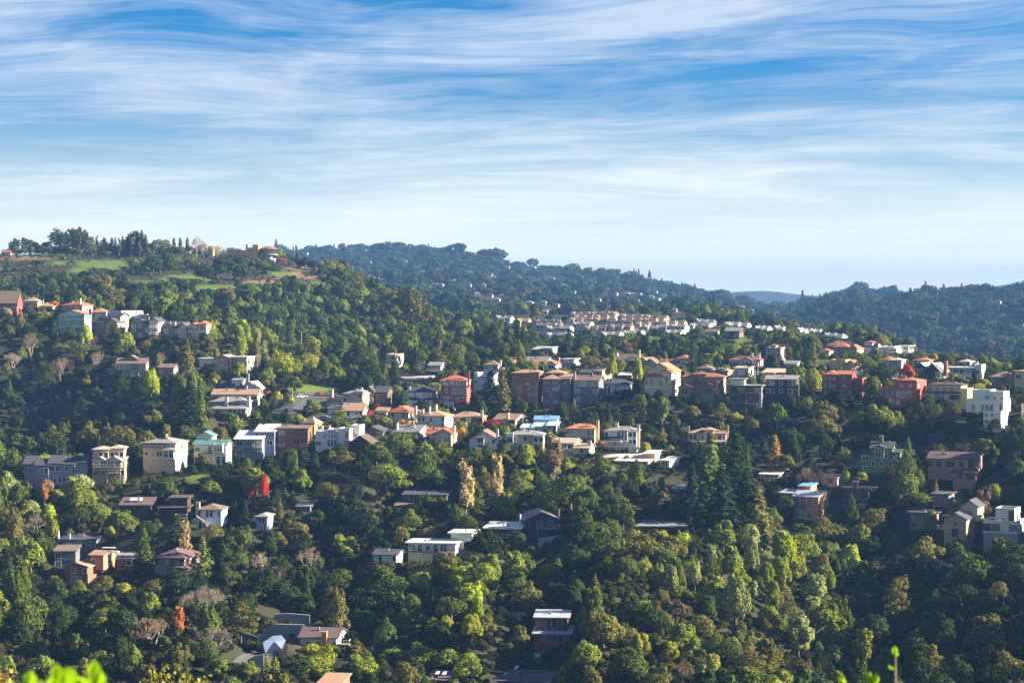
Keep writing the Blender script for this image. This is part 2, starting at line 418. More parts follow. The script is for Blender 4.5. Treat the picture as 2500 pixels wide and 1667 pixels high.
# lawns, dry grass and bare earth: patches of ground cover with outlines of their own, (u, v, half width, half height, kind)
PATCH = [
 (95, 621, 75, 9, 'g'), (140, 642, 26, 8, 'g'), (250, 645, 62, 12, 'g'), (292, 660, 20, 9, 'g'), (190, 660, 22, 6, 'g'), (455, 680, 60, 14, 'g'), (530, 702, 60, 9, 'g'), (350, 688, 30, 6, 'g'), (420, 612, 55, 8, 'g'),
 (735, 655, 45, 8, 'd'), (720, 672, 60, 12, 'd'), (690, 668, 34, 8, 'g'), (770, 692, 26, 9, 'g'), (640, 690, 50, 8, 'd'), (560, 640, 30, 6, 'd'), (60, 632, 70, 6, 'd'),
 (760, 948, 60, 12, 'g'), (1810, 832, 45, 12, 'g'), (1850, 838, 24, 9, 'g'), (1290, 1395, 95, 16, 'l'), (1230, 1372, 60, 9, 'l'), (1330, 1345, 60, 14, 'l'),
 (905, 800, 30, 22, 'b'), (985, 800, 34, 26, 'b'), (560, 880, 40, 8, 'e'), (700, 1575, 60, 20, 'e'), (1380, 765, 60, 6, 'g'),
 (2020, 884, 20, 8, 'g'), (1955, 905, 20, 6, 'g'), (480, 1160, 30, 4, 'g'), (300, 1350, 60, 20, 'e'),
]
KCOL = {'g': (0.115, 0.175, 0.015), 'd': (0.24, 0.15, 0.07), 'b': (0.085, 0.07, 0.045), 'l': (0.06, 0.10, 0.022), 'e': (0.13, 0.085, 0.055)}
cols = np.zeros((len(UG), len(DG), 4), np.float32)
cols[..., :3] = (0.036, 0.040, 0.020)
cols[..., 3] = 1
PM = np.zeros((len(UG), len(DG)), np.float32)
VV = VG + 0
for (pu, pv, hw, hh, k) in PATCH:
    D0 = hit(pu, pv)
    near = (YG > D0 * 0.86) & (YG < D0 * 1.16)
    for i in np.where(np.abs(UG - pu) < hw * 1.6)[0]:
        for j in np.where(near[i])[0]:
            r = ((UG[i] - pu) / hw) ** 2 + ((VV[i, j] - pv) / (hh * 0.8)) ** 2
            r += 0.9 * mnoise.noise(Vector((XG[i, j] / 16, YG[i, j] / 16, 2.0))) + 0.35 * mnoise.noise(Vector((XG[i, j] / 5, YG[i, j] / 5, 8.0)))
            if r < 1.25:
                t = min(1.0, (1.25 - r) / 0.4)
                cols[i, j, :3] = cols[i, j, :3] * (1 - t) + np.array(KCOL[k]) * t
                PM[i, j] = max(PM[i, j], t * (1.0 if k in 'gle' else 0.6))

def bare(u, D):
    i = int(np.clip(np.searchsorted(UG, u), 0, len(UG) - 1)); j = int(np.clip(np.searchsorted(DG, D), 0, len(DG) - 1))
    return float(PM[i, j])

nu, nd_ = len(UG), len(DG)
verts = np.stack([XG, YG, ZG], -1).reshape(-1, 3)
ii, jj = np.meshgrid(np.arange(nu - 1), np.arange(nd_ - 1), indexing='ij')
a = (ii * nd_ + jj).ravel()
faces = np.stack([a, a + nd_, a + nd_ + 1, a + 1], -1)

def np_mesh(name, verts, faces, mat_=None, smooth=False):
    me = bpy.data.meshes.new(name)
    me.vertices.add(len(verts))
    me.vertices.foreach_set('co', np.asarray(verts, np.float32).ravel())
    nf, k = faces.shape
    me.loops.add(nf * k)
    me.polygons.add(nf)
    me.loops.foreach_set('vertex_index', np.asarray(faces, np.int32).ravel())
    me.polygons.foreach_set('loop_start', np.arange(0, nf * k, k, dtype=np.int32))
    me.polygons.foreach_set('loop_total', np.full(nf, k, np.int32))
    if smooth: me.polygons.foreach_set('use_smooth', np.ones(nf, bool))
    if mat_: me.materials.append(mat_)
    me.update(calc_edges=True)
    return me

gm, T = new_mat('hillside_ground')
att = T.n('ShaderNodeAttribute', attribute_name='cover')
geo = T.n('ShaderNodeNewGeometry')
g1 = T.n('ShaderNodeTexNoise', ins={'Vector': geo.outputs['Position'], 'Scale': 0.09, 'Detail': 6.0, 'Roughness': 0.65})
g2 = T.n('ShaderNodeTexNoise', ins={'Vector': geo.outputs['Position'], 'Scale': 0.9, 'Detail': 5.0, 'Roughness': 0.7})
c = T.mix(g1.outputs[0], att.outputs['Color'], (0.07, 0.058, 0.034))
c = T.mix(0.62, c, att.outputs['Color'])
c = T.mix(T.math('MULTIPLY', g2.outputs[0], 0.75), c, T.mix(1.0, c, (0.42, 0.45, 0.42), 'MULTIPLY'))
bp = T.n('ShaderNodeBump', ins={'Strength': 0.6, 'Distance': 0.5, 'Height': g2.outputs[0]})
b = T.n('ShaderNodeBsdfPrincipled', ins={'Base Color': c, 'Roughness': 0.95, 'Specular IOR Level': 0.1, 'Normal': bp.outputs[0]})
o = T.n('ShaderNodeOutputMaterial')
T.link(b.outputs[0], o.inputs[0])
me = np_mesh('hillside', verts, faces, gm, smooth=True)
ca = me.color_attributes.new('cover', 'FLOAT_COLOR', 'POINT')
ca.data.foreach_set('color', cols.reshape(-1))
hillside = tag(obj('hillside', me), 'wooded hillside and far hills', kind='structure')

# the ground that the photographer stands on
mbv = MB()
mbv.poly([(-30, -60, -2.5), (30, -60, -2.5), (2.2, 3.2, -2.03), (-2.2, 3.2, -2.03)])
tag(mbv.build('lookout_ground', None, mat('stucco', (0.11, 0.09, 0.06))), kind='structure')

# ------------------------------------------------------------------ haze
HAZE_DENSITY, HAZE_COLOR = 1.2e-4, (0.10, 0.225, 0.48)
hm, T = new_mat('haze_air')
pv_ = T.n('ShaderNodeVolumePrincipled', ins={'Color': (*HAZE_COLOR, 1), 'Density': HAZE_DENSITY, 'Anisotropy': 0.0})
o = T.n('ShaderNodeOutputMaterial')
T.link(pv_.outputs[0], o.inputs['Volume'])
zmin, zmax = float(ZG.min()) - 1.0, float(ZG.max()) + 30.0
mbh = MB()
mbh.box(-6500, 6500, -90, 8260, zmin - 1, zmax)
tag(mbh.build('haze', None, hm), 'pale blue haze filling the valley air', 'haze', kind='stuff')
# ------------------------------------------------------------------ foliage materials
def foliage_mat(instancer):
    m, T = new_mat('foliage_mass' if instancer else 'foliage')
    if instancer:
        at = T.n('ShaderNodeAttribute', attribute_type='INSTANCER', attribute_name='tint')
        base = at.outputs['Color']
    else:
        base = T.n('ShaderNodeObjectInfo').outputs['Color']
    g = T.n('ShaderNodeNewGeometry')
    nz = T.n('ShaderNodeTexNoise', ins={'Vector': g.outputs['Position'], 'Scale': 0.55, 'Detail': 3.0, 'Roughness': 0.7})
    # leaf to leaf and clump to clump differences in hue
    var = T.ramp(nz.outputs[0], [(0.28, (0.72, 0.76, 0.72)), (0.5, (1.0, 1.0, 1.0)), (0.75, (1.35, 1.27, 1.0))])
    isl = T.ramp(g.outputs['Random Per Island'], [(0.0, (0.7, 0.74, 0.8)), (0.6, (1.0, 1.0, 1.0)), (1.0, (1.35, 1.28, 1.0))])
    c = T.mix(1.0, base, T.mix(1.0, var, isl, 'MULTIPLY'), 'MULTIPLY')
    df = T.n('ShaderNodeBsdfDiffuse', ins={'Color': c})
    tr = T.n('ShaderNodeBsdfTranslucent', ins={'Color': T.mix(1.0, c, (1.25, 1.2, 0.6), 'MULTIPLY')})
    mx = T.n('ShaderNodeMixShader', ins={0: 0.24, 1: df.outputs[0], 2: tr.outputs[0]})
    o = T.n('ShaderNodeOutputMaterial')
    T.link(mx.outputs[0], o.inputs[0])
    return m

FOL, FOLM = foliage_mat(False), foliage_mat(True)
BARK = mat('bark', (0.10, 0.075, 0.055))
BARK_PALE = mat('bark', (0.30, 0.25, 0.20))
BARK_RED = mat('bark', (0.13, 0.07, 0.045))

def leaves(pts, nrm, size, jitter=0.42, aspect=1.35, g=None):
    """one small bent leaf spray (two triangles folded along the middle) at each point"""
    g = g or rng
    n = len(pts)
    nrm = nrm + g.normal(0, jitter, (n, 3))
    nrm /= np.linalg.norm(nrm, axis=1)[:, None] + 1e-9
    r = g.normal(0, 1, (n, 3))
    a = np.cross(nrm, r); a /= np.linalg.norm(a, axis=1)[:, None] + 1e-9
    b = np.cross(nrm, a)
    s = (size * g.uniform(0.65, 1.3, n))[:, None] * 0.5
    fold = nrm * s * g.uniform(0.1, 0.5, n)[:, None]
    v = np.stack([pts - a * s * aspect, pts - b * s + fold, pts + a * s * aspect, pts + b * s + fold], 1).reshape(-1, 3)
    k = np.arange(n)[:, None] * 4
    f = k + np.array([[0, 1, 2, 3]])
    return v, f

def lobes_points(lobes, n, g, inner=0.20, low=-0.75):
    """points over the outside of a heap of ellipsoids"""
    L = np.array(lobes, float)
    area = (L[:, 3] * L[:, 4] + L[:, 3] * L[:, 5] + L[:, 4] * L[:, 5])
    cnt = np.maximum(8, (n * area / area.sum()).astype(int))
    P_, N_ = [], []
    for l, c in zip(L, cnt):
        d = g.normal(0, 1, (int(c * 1.7), 3)); d /= np.linalg.norm(d, axis=1)[:, None]
        d = d[d[:, 2] > low]
        r = 1.0 - np.abs(g.normal(0, inner, len(d)))
        # bumpy surface so that the lobes break up
        r *= 1 + 0.10 * np.sin(d[:, 0] * 7 + l[0] * 3) * np.sin(d[:, 1] * 7 + l[1]) + 0.05 * np.sin(d[:, 2] * 13)
        p = l[:3] + d * l[3:6] * r[:, None]
        keep = np.ones(len(p), bool)
        for m in L:
            if m is l or np.allclose(m, l): continue
            q = (p - m[:3]) / (m[3:6] * 0.82)
            keep &= (q ** 2).sum(1) > 1
        P_.append(p[keep]); N_.append(d[keep] / l[3:6])
    P_ = np.concatenate(P_); N_ = np.concatenate(N_)
    N_ /= np.linalg.norm(N_, axis=1)[:, None]
    if len(P_) > n:
        k = g.choice(len(P_), n, replace=False); P_, N_ = P_[k], N_[k]
    return P_, N_

def trunk_mesh(name, H, r0, limbs, g, bark, lean=0.05, split=0.45):
    mb = MB()
    ax, ay = g.uniform(-lean, lean, 2) * H
    path = [(0, 0, -1.2), (ax * 0.2, ay * 0.2, H * 0.25), (ax * 0.6, ay * 0.6, H * 0.55), (ax, ay, H * 0.85)]
    mb.tube(path, [r0 * 1.25, r0 * 0.85, r0 * 0.55, r0 * 0.15], 6)
    for k in range(limbs):
        z0 = H * g.uniform(split * 0.6, 0.68)
        t = g.uniform(0, 2 * math.pi)
        L = H * g.uniform(0.25, 0.42)
        up = g.uniform(0.35, 0.9)
        x0, y0 = ax * z0 / H, ay * z0 / H
        mid = (x0 + math.cos(t) * L * 0.5, y0 + math.sin(t) * L * 0.5, z0 + L * up * 0.4)
        end = (x0 + math.cos(t) * L, y0 + math.sin(t) * L, z0 + L * up)
        mb.tube([(x0, y0, z0), mid, end], [r0 * 0.45, r0 * 0.28, r0 * 0.08], 4)
    return mb.mesh(name, bark, smooth=True)

PROTO = {}   # kind -> list of dict(trunk, crown, crown_mass, H, W)

def add_proto(kind, crown_v, crown_f, trunk, H, W):
    me = np_mesh(kind + '_crown', crown_v, crown_f, FOL)
    PROTO.setdefault(kind, []).append(dict(trunk=trunk, crown=me, H=H, W=W, v=crown_v, f=crown_f))

def mk_oak(seed, H=9.0, W=9.0, n=3600, flat=0.80, nl=13, leaf=0.43, kind='oak_tree', bark=None):
    g = np.random.default_rng(seed)
    R0 = W / 2
    lob = [(0, 0, H * 0.58, R0 * 0.72, R0 * 0.72, H * 0.30)]
    for k in range(nl):
        t = k * 2.399 + g.uniform(-0.4, 0.4)
        q = math.sqrt((k + 0.5) / nl)
        rr = R0 * q * g.uniform(0.58, 0.72)
        zz = H * (0.80 - 0.42 * q ** 2 * g.uniform(0.7, 1.2)) - H * 0.02
        s = R0 * g.uniform(0.26, 0.50)
        lob.append((math.cos(t) * rr * g.uniform(0.85, 1.2), math.sin(t) * rr, zz + H * g.uniform(-0.05, 0.06), s, s * g.uniform(0.8, 1.2), s * g.uniform(flat * 0.85, flat * 1.15)))
    # no two alike: lopsided, some limbs lost, a leader or two standing up
    if kind == 'oak_tree':
        keep = [lob[0]] + [q for q in lob[1:] if g.uniform() > 0.14]
        for _ in range(int(g.integers(1, 4))):
            t = g.uniform(0, 6.283); rr = R0 * g.uniform(0.1, 0.5); s_ = R0 * g.uniform(0.16, 0.28)
            keep.append((math.cos(t) * rr, math.sin(t) * rr, H * g.uniform(0.78, 0.9), s_, s_, s_ * g.uniform(0.8, 1.6)))
        sx, sy, sh = g.uniform(0.78, 1.22), g.uniform(0.78, 1.22), g.uniform(-0.22, 0.22)
        lob = [(q[0] * sx + (q[2] - H * 0.5) * sh, q[1] * sy, q[2], q[3] * sx, q[4] * sy, q[5]) for q in keep]
    p, nn = lobes_points(lob, n, g)
    gapn = np.array([mnoise.noise(Vector((q[0] * 0.75 + seed, q[1] * 0.75, q[2] * 0.75))) for q in p])
    keep_ = gapn > -0.34
    p, nn = p[keep_], nn[keep_]
    v, f = leaves(p, nn, leaf, g=g)
    add_proto(kind, v, f, trunk_mesh(kind + '_trunk', H, H * 0.035, 5, g, bark or BARK), H, W)

def mk_upright(seed, H=11.0, W=7.0, n=3400, leaf=0.42, kind='laurel_tree', spikes=9):
    """egg shaped crown made of upright flame-like shoots"""
    g = np.random.default_rng(seed)
    R0 = W / 2
    lob = [(0, 0, H * 0.48, R0 * 0.66, R0 * 0.66, H * 0.36)]
    for k in range(spikes * 2):
        t = k * 2.399 + g.uniform(-0.5, 0.5)
        hi = k % 2
        rr = R0 * (g.uniform(0.1, 0.42) if hi else g.uniform(0.45, 0.68))
        zz = H * (g.uniform(0.62, 0.78) if hi else g.uniform(0.3, 0.56))
        s = R0 * g.uniform(0.22, 0.34)
        lob.append((math.cos(t) * rr, math.sin(t) * rr, zz, s, s, H * g.uniform(0.13, 0.22)))
    p, nn = lobes_points(lob, n, g)
    v, f = leaves(p, nn + np.array([0, 0, 0.15]), leaf, g=g)
    add_proto(kind, v, f, trunk_mesh(kind + '_trunk', H, H * 0.025, 4, g, BARK), H, W)

def mk_conifer(seed, H=20.0, W=8.0, levels=30, per=9, leaf=0.55, kind='conifer_tree', power=0.75, droop=0.25, gap=0.0, low=0.06):
    g = np.random.default_rng(seed)
    pts, nr = [], []
    for l in range(levels):
        q = l / (levels - 1)
        z0 = H * (low + (0.985 - low) * q)
        rad = W / 2 * (1 - q) ** power * g.uniform(0.82, 1.12) + 0.12
        m = max(3, int(per * (0.55 + 0.7 * (1 - q))))
        t0 = g.uniform(0, 6.28)
        for b in range(m):
            t = t0 + b * 6.283 / m + g.uniform(-0.25, 0.25)
            L = rad * g.uniform(0.62, 1.15)
            if gap and g.uniform() < gap: continue
            k = max(2, int(L / 0.42))
            for s in range(k):
                u = (s + 1) / k
                if u < 0.25 and L > 1.5: continue
                r = L * u
                z = z0 - droop * L * u ** 1.6 + 0.12 * L * (u > 0.85) + g.normal(0, 0.10)
                side = g.normal(0, 0.16 * L * u + 0.05)
                pts.append((math.cos(t) * r - math.sin(t) * side, math.sin(t) * r + math.cos(t) * side, z))
                nr.append((math.cos(t) * 0.8, math.sin(t) * 0.8, 0.75))
    p = np.array(pts); nn = np.array(nr); nn /= np.linalg.norm(nn, axis=1)[:, None]
    v, f = leaves(p, nn, leaf * 1.25, jitter=0.35, aspect=1.7, g=g)
    mb = MB()
    mb.tube([(0, 0, -1.5), (0, 0, H * 0.4), (0, 0, H * 0.97)], [H * 0.022, H * 0.015, 0.04], 6)
    add_proto(kind, v, f, mb.mesh(kind + '_trunk', BARK_RED, smooth=True), H, W)

def mk_pine(seed, H=16.0, W=11.0, kind='pine_tree', n=2300):
    g = np.random.default_rng(seed)
    lob = []
    for k in range(22):
        q = (k + 0.5) / 22
        z = H * (0.30 + 0.64 * q)
        rad = W / 2 * math.sin(min(1.0, (1 - q) * 1.25 + 0.12) * 1.45)
        t = k * 2.399 + g.uniform(-0.5, 0.5)
        rr = rad * g.uniform(0.35, 0.75)
        s = rad * g.uniform(0.30, 0.46) + 0.4
        lob.append((math.cos(t) * rr, math.sin(t) * rr, z, s, s, s * 0.34))
    p, nn = lobes_points(lob, n, g, low=-0.5)
    v, f = leaves(p, nn + np.array([0, 0, 0.3]), 0.5, jitter=0.5, aspect=1.6, g=g)
    add_proto(kind, v, f, trunk_mesh(kind + '_trunk', H, H * 0.025, 7, g, BARK, lean=0.03, split=0.5), H, W)

def mk_euc(seed, H=20.0, W=10.0, kind='eucalyptus_tree', n=2300):
    """tall open crown, clumps at the ends of pale limbs with gaps between"""
    g = np.random.default_rng(seed)
    lob = []
    mb = MB()
    mb.tube([(0, 0, -1.5), (0.2, 0.1, H * 0.35), (0.0, 0.3, H * 0.7), (0.3, 0, H * 0.9)], [H * 0.022, H * 0.016, H * 0.010, 0.05], 6)
    for k in range(18):
        q = (k + 0.5) / 18
        z = H * (0.22 + 0.70 * q)
        t = k * 2.399 + g.uniform(-0.6, 0.6)
        rr = W / 2 * g.uniform(0.3, 0.78) * (1.0 - 0.55 * abs(q - 0.45))
        s = W * g.uniform(0.13, 0.22)
        c = (math.cos(t) * rr, math.sin(t) * rr, z)
        lob.append((*c, s, s, s * g.uniform(0.7, 1.2)))
        mb.tube([(0, 0, z - H * 0.16), (c[0] * 0.6, c[1] * 0.6, z - H * 0.05), c], [H * 0.008, H * 0.006, 0.04], 4)
    p, nn = lobes_points(lob, n, g, inner=0.25, low=-0.9)
    v, f = leaves(p, nn, 0.55, jitter=0.8, aspect=1.8, g=g)
    add_proto(kind, v, f, mb.mesh(kind + '_trunk', BARK_PALE, smooth=True), H, W)

def mk_poplar(seed, H=18.0, W=4.2, n=2800, kind='poplar_tree'):
    g = np.random.default_rng(seed)
    pts, nr = [], []
    mb = MB()
    mb.tube([(0, 0, -1.2), (0, 0, H * 0.5), (0, 0, H * 0.97)], [H * 0.014, H * 0.009, 0.03], 5)
    nb = 34
    for b in range(nb):
        z0 = H * g.uniform(0.10, 0.72)
        t = b * 2.399
        q = z0 / H
        env = W / 2 * math.sin(math.pi * min(1, (q * 0.95 + 0.16))) ** 0.7
        L = H * g.uniform(0.16, 0.30)
        top = (math.cos(t) * env * g.uniform(0.5, 1.0), math.sin(t) * env * g.uniform(0.5, 1.0), min(z0 + L, H * 0.99))
        mid = (top[0] * 0.7, top[1] * 0.7, z0 + L * 0.4)
        mb.tube([(0, 0, z0), mid, top], [0.09, 0.07, 0.03], 3)
        m = n // nb
        for s in range(m):
            u = g.uniform(0.25, 1.0)
            x = np.array(mid) * (1 - u) + np.array(top) * u + g.normal(0, 0.24, 3) * np.array([1, 1, 1.8])
            pts.append(x); nr.append((math.cos(t), math.sin(t), 0.2))
    p, nn = np.array(pts), np.array(nr)
    v, f = leaves(p, nn, 0.36, jitter=0.7, aspect=1.9, g=g)
    add_proto(kind, v, f, mb.mesh(kind + '_trunk', BARK_PALE, smooth=True), H, W)

def mk_bare(seed, H=9.0, W=9.0, kind='bare_tree', depth=5):
    """leafless: forking limbs down to fine twigs; crown = the twigs"""
    g = np.random.default_rng(seed)
    tr, tw = MB(), MB()
    def grow(p, d, L, r, k):
        d = d.normalized()
        q = p + d * L + Vector(g.normal(0, 0.06 * L, 3))
        (tr if k > depth - 3 else tw).tube([p, (p + q) / 2 + Vector(g.normal(0, 0.05 * L, 3)), q], [r, r * 0.85, r * 0.68], 5 if k > 3 else 3)
        if k == 0: return
        m = 3 if k > 1 else 4
        for _ in range(m):
            a = Vector(g.normal(0, 1, 3)); a = (a - a.dot(d) * d).normalized()
            nd = d * g.uniform(0.6, 1.0) + a * g.uniform(0.45, 0.9) + Vector((0, 0, 0.16))
            grow(q, nd, L * g.uniform(0.62, 0.82), max(r * 0.58, 0.022), k - 1)
    for s in range(3):
        t = s * 2.1 + g.uniform(0, 1)
        grow(Vector((0, 0, -0.6)), Vector((math.cos(t) * 0.35, math.sin(t) * 0.35, 1)), H * 0.27, H * 0.016, depth)
    v = np.array(tw.v)
    sc = H / max(v[:, 2].max(), 1e-3)
    tr.v = [(x * sc, y * sc, z * sc) for x, y, z in tr.v]; tw.v = [(x * sc, y * sc, z * sc) for x, y, z in tw.v]
    v = np.array(tw.v)
    Wd = max(np.ptp(v[:, 0]), np.ptp(v[:, 1]))
    me = bpy.data.meshes.new(kind + '_twigs')
    me.from_pydata(tw.v, [], tw.f); me.materials.append(FOL); me.update()
    PROTO.setdefault(kind, []).append(dict(trunk=tr.mesh(kind + '_trunk', BARK_PALE, smooth=True), crown=me, H=H, W=Wd, v=None, f=None, tw=tw))

def mk_palm(seed, H=9.0, kind='palm_tree'):
    g = np.random.default_rng(seed)
    tr, cr = MB(), MB()
    tr.tube([(0, 0, -1), (0.15, 0, H * 0.4), (0.1, 0.1, H * 0.8)], [0.32, 0.24, 0.22], 7)
    for k in range(22):
        t = k * 2.399
        up = g.uniform(-0.35, 1.1)
        L = g.uniform(1.9, 2.6)
        pts = []
        for s in range(7):
            u = s / 6
            r = L * u * math.cos(up * 0.6)
            z = H * 0.8 + L * (u * up * 0.8 - 0.75 * u ** 2.2)
            pts.append((0.1 + math.cos(t) * r, 0.1 + math.sin(t) * r, z, 0.42 * math.sin(math.pi * min(1, u * 0.9 + 0.1)) + 0.03))
        sx, sy = -math.sin(t), math.cos(t)
        for s in range(6):
            a, b = pts[s], pts[s + 1]
            for sg in (-1, 1):
                cr.poly([(a[0], a[1], a[2]), (a[0] + sg * sx * a[3], a[1] + sg * sy * a[3], a[2] - a[3] * 0.45), (b[0] + sg * sx * b[3], b[1] + sg * sy * b[3], b[2] - b[3] * 0.45), (b[0], b[1], b[2])])
    PROTO.setdefault(kind, []).append(dict(trunk=tr.mesh(kind + '_trunk', BARK, smooth=True), crown=cr.mesh('palm_fronds', FOL), H=H, W=4.6, v=None, f=None))

for s in range(9): mk_oak(100 + s, nl=9 + s % 5 * 2, flat=0.65 + 0.08 * (s % 4))
for s in range(3): mk_oak(140 + s, H=7.0, W=10.5, flat=0.55, nl=18)
for s in range(2): mk_oak(150 + s, H=12.0, W=9.0, flat=1.0, nl=16)
for s in range(4): mk_upright(200 + s)
mk_upright(210, H=12, W=5.4, spikes=7)
for s in range(3): mk_conifer(300 + s)
mk_conifer(310, H=22, W=7, levels=34, power=0.9, droop=0.35)
mk_conifer(320, H=18, W=9, levels=24, per=10, gap=0.06, droop=0.12, power=0.85, kind='fir_tree', leaf=0.5)
mk_conifer(321, H=18, W=9, levels=22, per=10, gap=0.1, droop=0.18, power=0.8, kind='fir_tree', leaf=0.5)
for s in range(3): mk_pine(400 + s)
for s in range(3): mk_euc(500 + s)
for s in range(3): mk_poplar(600 + s)
for s in range(3): mk_bare(700 + s)
mk_bare(710, H=9, W=6)
for s in range(3): mk_oak(800 + s, H=3.2, W=4.6, n=900, nl=10, leaf=0.36, kind='shrub', flat=0.75)
for s in range(2): mk_upright(820 + s, H=3.4, W=3.2, n=800, leaf=0.34, kind='shrub', spikes=6)
mk_upright(900, H=9, W=3.0, n=1700, leaf=0.34, kind='cypress_tree', spikes=5)
mk_conifer(901, H=9, W=3.4, levels=26, per=9, leaf=0.36, kind='cypress_tree', power=0.55, droop=-0.3)
for s in range(2): mk_palm(950 + s)

# small plain crowns for the far woods
def far_proto(kind, seed, n, leaf):
    g = np.random.default_rng(seed)
    if kind == 'round':
        lob = [(0, 0, 5.5, 3.2, 3.2, 3.0)] + [(math.cos(k * 2.4) * 2.6, math.sin(k * 2.4) * 2.6, 5.0 + 2.2 * ((k * 37) % 10) / 10, 2.0, 2.0, 1.8) for k in range(7)]
        p, nn = lobes_points(lob, n, g)
        return leaves(p, nn, leaf, g=g)
    pts, nr = [], []
    for k in range(n):
        q = g.uniform(0, 1) ** 1.3
        z = 1.5 + 15 * q
        r = 3.0 * (1 - q) ** 0.8 * g.uniform(0.8, 1.1) + 0.15
        t = g.uniform(0, 6.283)
        pts.append((math.cos(t) * r, math.sin(t) * r, z)); nr.append((math.cos(t), math.sin(t), 0.5))
    return leaves(np.array(pts), np.array(nr), leaf, jitter=0.4, aspect=1.5, g=g)

FARP = []
for s in range(4):
    v, f = far_proto('round', 1000 + s, 300, 1.25)
    FARP.append(np_mesh('far_round_crown', v, f, FOLM))
for s in range(3):
    v, f = far_proto('cone', 1010 + s, 260, 1.15)
    FARP.append(np_mesh('far_cone_crown', v, f, FOLM))

# ------------------------------------------------------------------ woods that nobody could count: one object each
def scatter(name, label, cat, meshes, pts, rotz, scl, tint, idx):
    col = bpy.data.collections.new(name + '_kinds')
    for k, me in enumerate(meshes):
        col.objects.link(bpy.data.objects.new('%s_kind_%02d' % (name, k), me))
    me = bpy.data.meshes.new(name)
    n = len(pts)
    me.vertices.add(n)
    me.vertices.foreach_set('co', np.asarray(pts, np.float32).ravel())
    def att(nm, typ, key, arr):
        a = me.attributes.new(nm, typ, 'POINT')
        a.data.foreach_set(key, np.asarray(arr).ravel())
    rv = np.zeros((n, 3), np.float32); rv[:, 2] = rotz
    att('rot', 'FLOAT_VECTOR', 'vector', rv)
    att('scl', 'FLOAT_VECTOR', 'vector', np.asarray(scl, np.float32))
    tv = np.ones((n, 4), np.float32); tv[:, :3] = tint
    att('tint', 'FLOAT_COLOR', 'color', tv)
    att('kid', 'INT', 'value', np.asarray(idx, np.int32))
    o = obj(name, me)
    gt = bpy.data.node_groups.new(name + '_nodes', 'GeometryNodeTree')
    gt.interface.new_socket('Geometry', in_out='INPUT', socket_type='NodeSocketGeometry')
    gt.interface.new_socket('Geometry', in_out='OUTPUT', socket_type='NodeSocketGeometry')
    G = NT(gt)
    gi, go = G.n('NodeGroupInput'), G.n('NodeGroupOutput')
    ci = G.n('GeometryNodeCollectionInfo')
    ci.inputs[0].default_value = col
    ci.inputs[1].default_value = True
    ci.inputs[2].default_value = True
    def named(nm, dt):
        q = G.n('GeometryNodeInputNamedAttribute', data_type=dt)
        q.inputs[0].default_value = nm
        return q.outputs[0]
    ip = G.n('GeometryNodeInstanceOnPoints')
    G.link(gi.outputs[0], ip.inputs['Points'])
    G.link(ci.outputs[0], ip.inputs['Instance'])
    ip.inputs['Pick Instance'].default_value = True
    G.link(named('kid', 'INT'), ip.inputs['Instance Index'])
    er = G.n('FunctionNodeEulerToRotation')
    G.link(named('rot', 'FLOAT_VECTOR'), er.inputs[0])
    G.link(er.outputs[0], ip.inputs['Rotation'])
    G.link(named('scl', 'FLOAT_VECTOR'), ip.inputs['Scale'])
    G.link(ip.outputs[0], go.inputs[0])
    md = o.modifiers.new('scatter', 'NODES')
    md.node_group = gt
    return tag(o, label, cat, kind='stuff')

def mass_mesh(kind, i):
    d = PROTO[kind][i]
    if 'mass' not in d:
        m2 = d['crown'].copy()
        m2.materials.clear(); m2.materials.append(FOLM)
        d['mass'] = m2
    return d['mass']
# ------------------------------------------------------------------ houses
WC = {'brick': (0.34, 0.19, 0.14), 'cream': (0.58, 0.47, 0.31), 'white': (0.64, 0.62, 0.57), 'beige': (0.46, 0.37, 0.26), 'tan': (0.42, 0.29, 0.18), 'taupe': (0.22, 0.17, 0.14), 'brown': (0.13, 0.085, 0.06), 'dkbrown': (0.055, 0.038, 0.03),
      'red': (0.42, 0.075, 0.05), 'dkred': (0.26, 0.06, 0.05), 'maroon': (0.24, 0.065, 0.06), 'terra': (0.34, 0.115, 0.075), 'salmon': (0.62, 0.30, 0.22), 'pink': (0.50, 0.32, 0.28), 'lilac': (0.64, 0.56, 0.62), 'grey': (0.28, 0.28, 0.29),
      'dkgrey': (0.10, 0.10, 0.11), 'slate': (0.12, 0.12, 0.145), 'blue': (0.42, 0.54, 0.66), 'paleblue': (0.60, 0.70, 0.76), 'teal': (0.30, 0.58, 0.60), 'green': (0.12, 0.20, 0.085), 'palegreen': (0.55, 0.62, 0.46), 'olive': (0.32, 0.33, 0.22),
      'yellow': (0.74, 0.56, 0.20), 'ochre': (0.58, 0.34, 0.10), 'orange': (0.55, 0.24, 0.11), 'rust': (0.28, 0.10, 0.06), 'sand': (0.56, 0.44, 0.28), 'lime': (0.52, 0.52, 0.14), 'plum': (0.24, 0.15, 0.16), 'bluegrey': (0.19, 0.22, 0.31), 'violet': (0.25, 0.23, 0.31)}
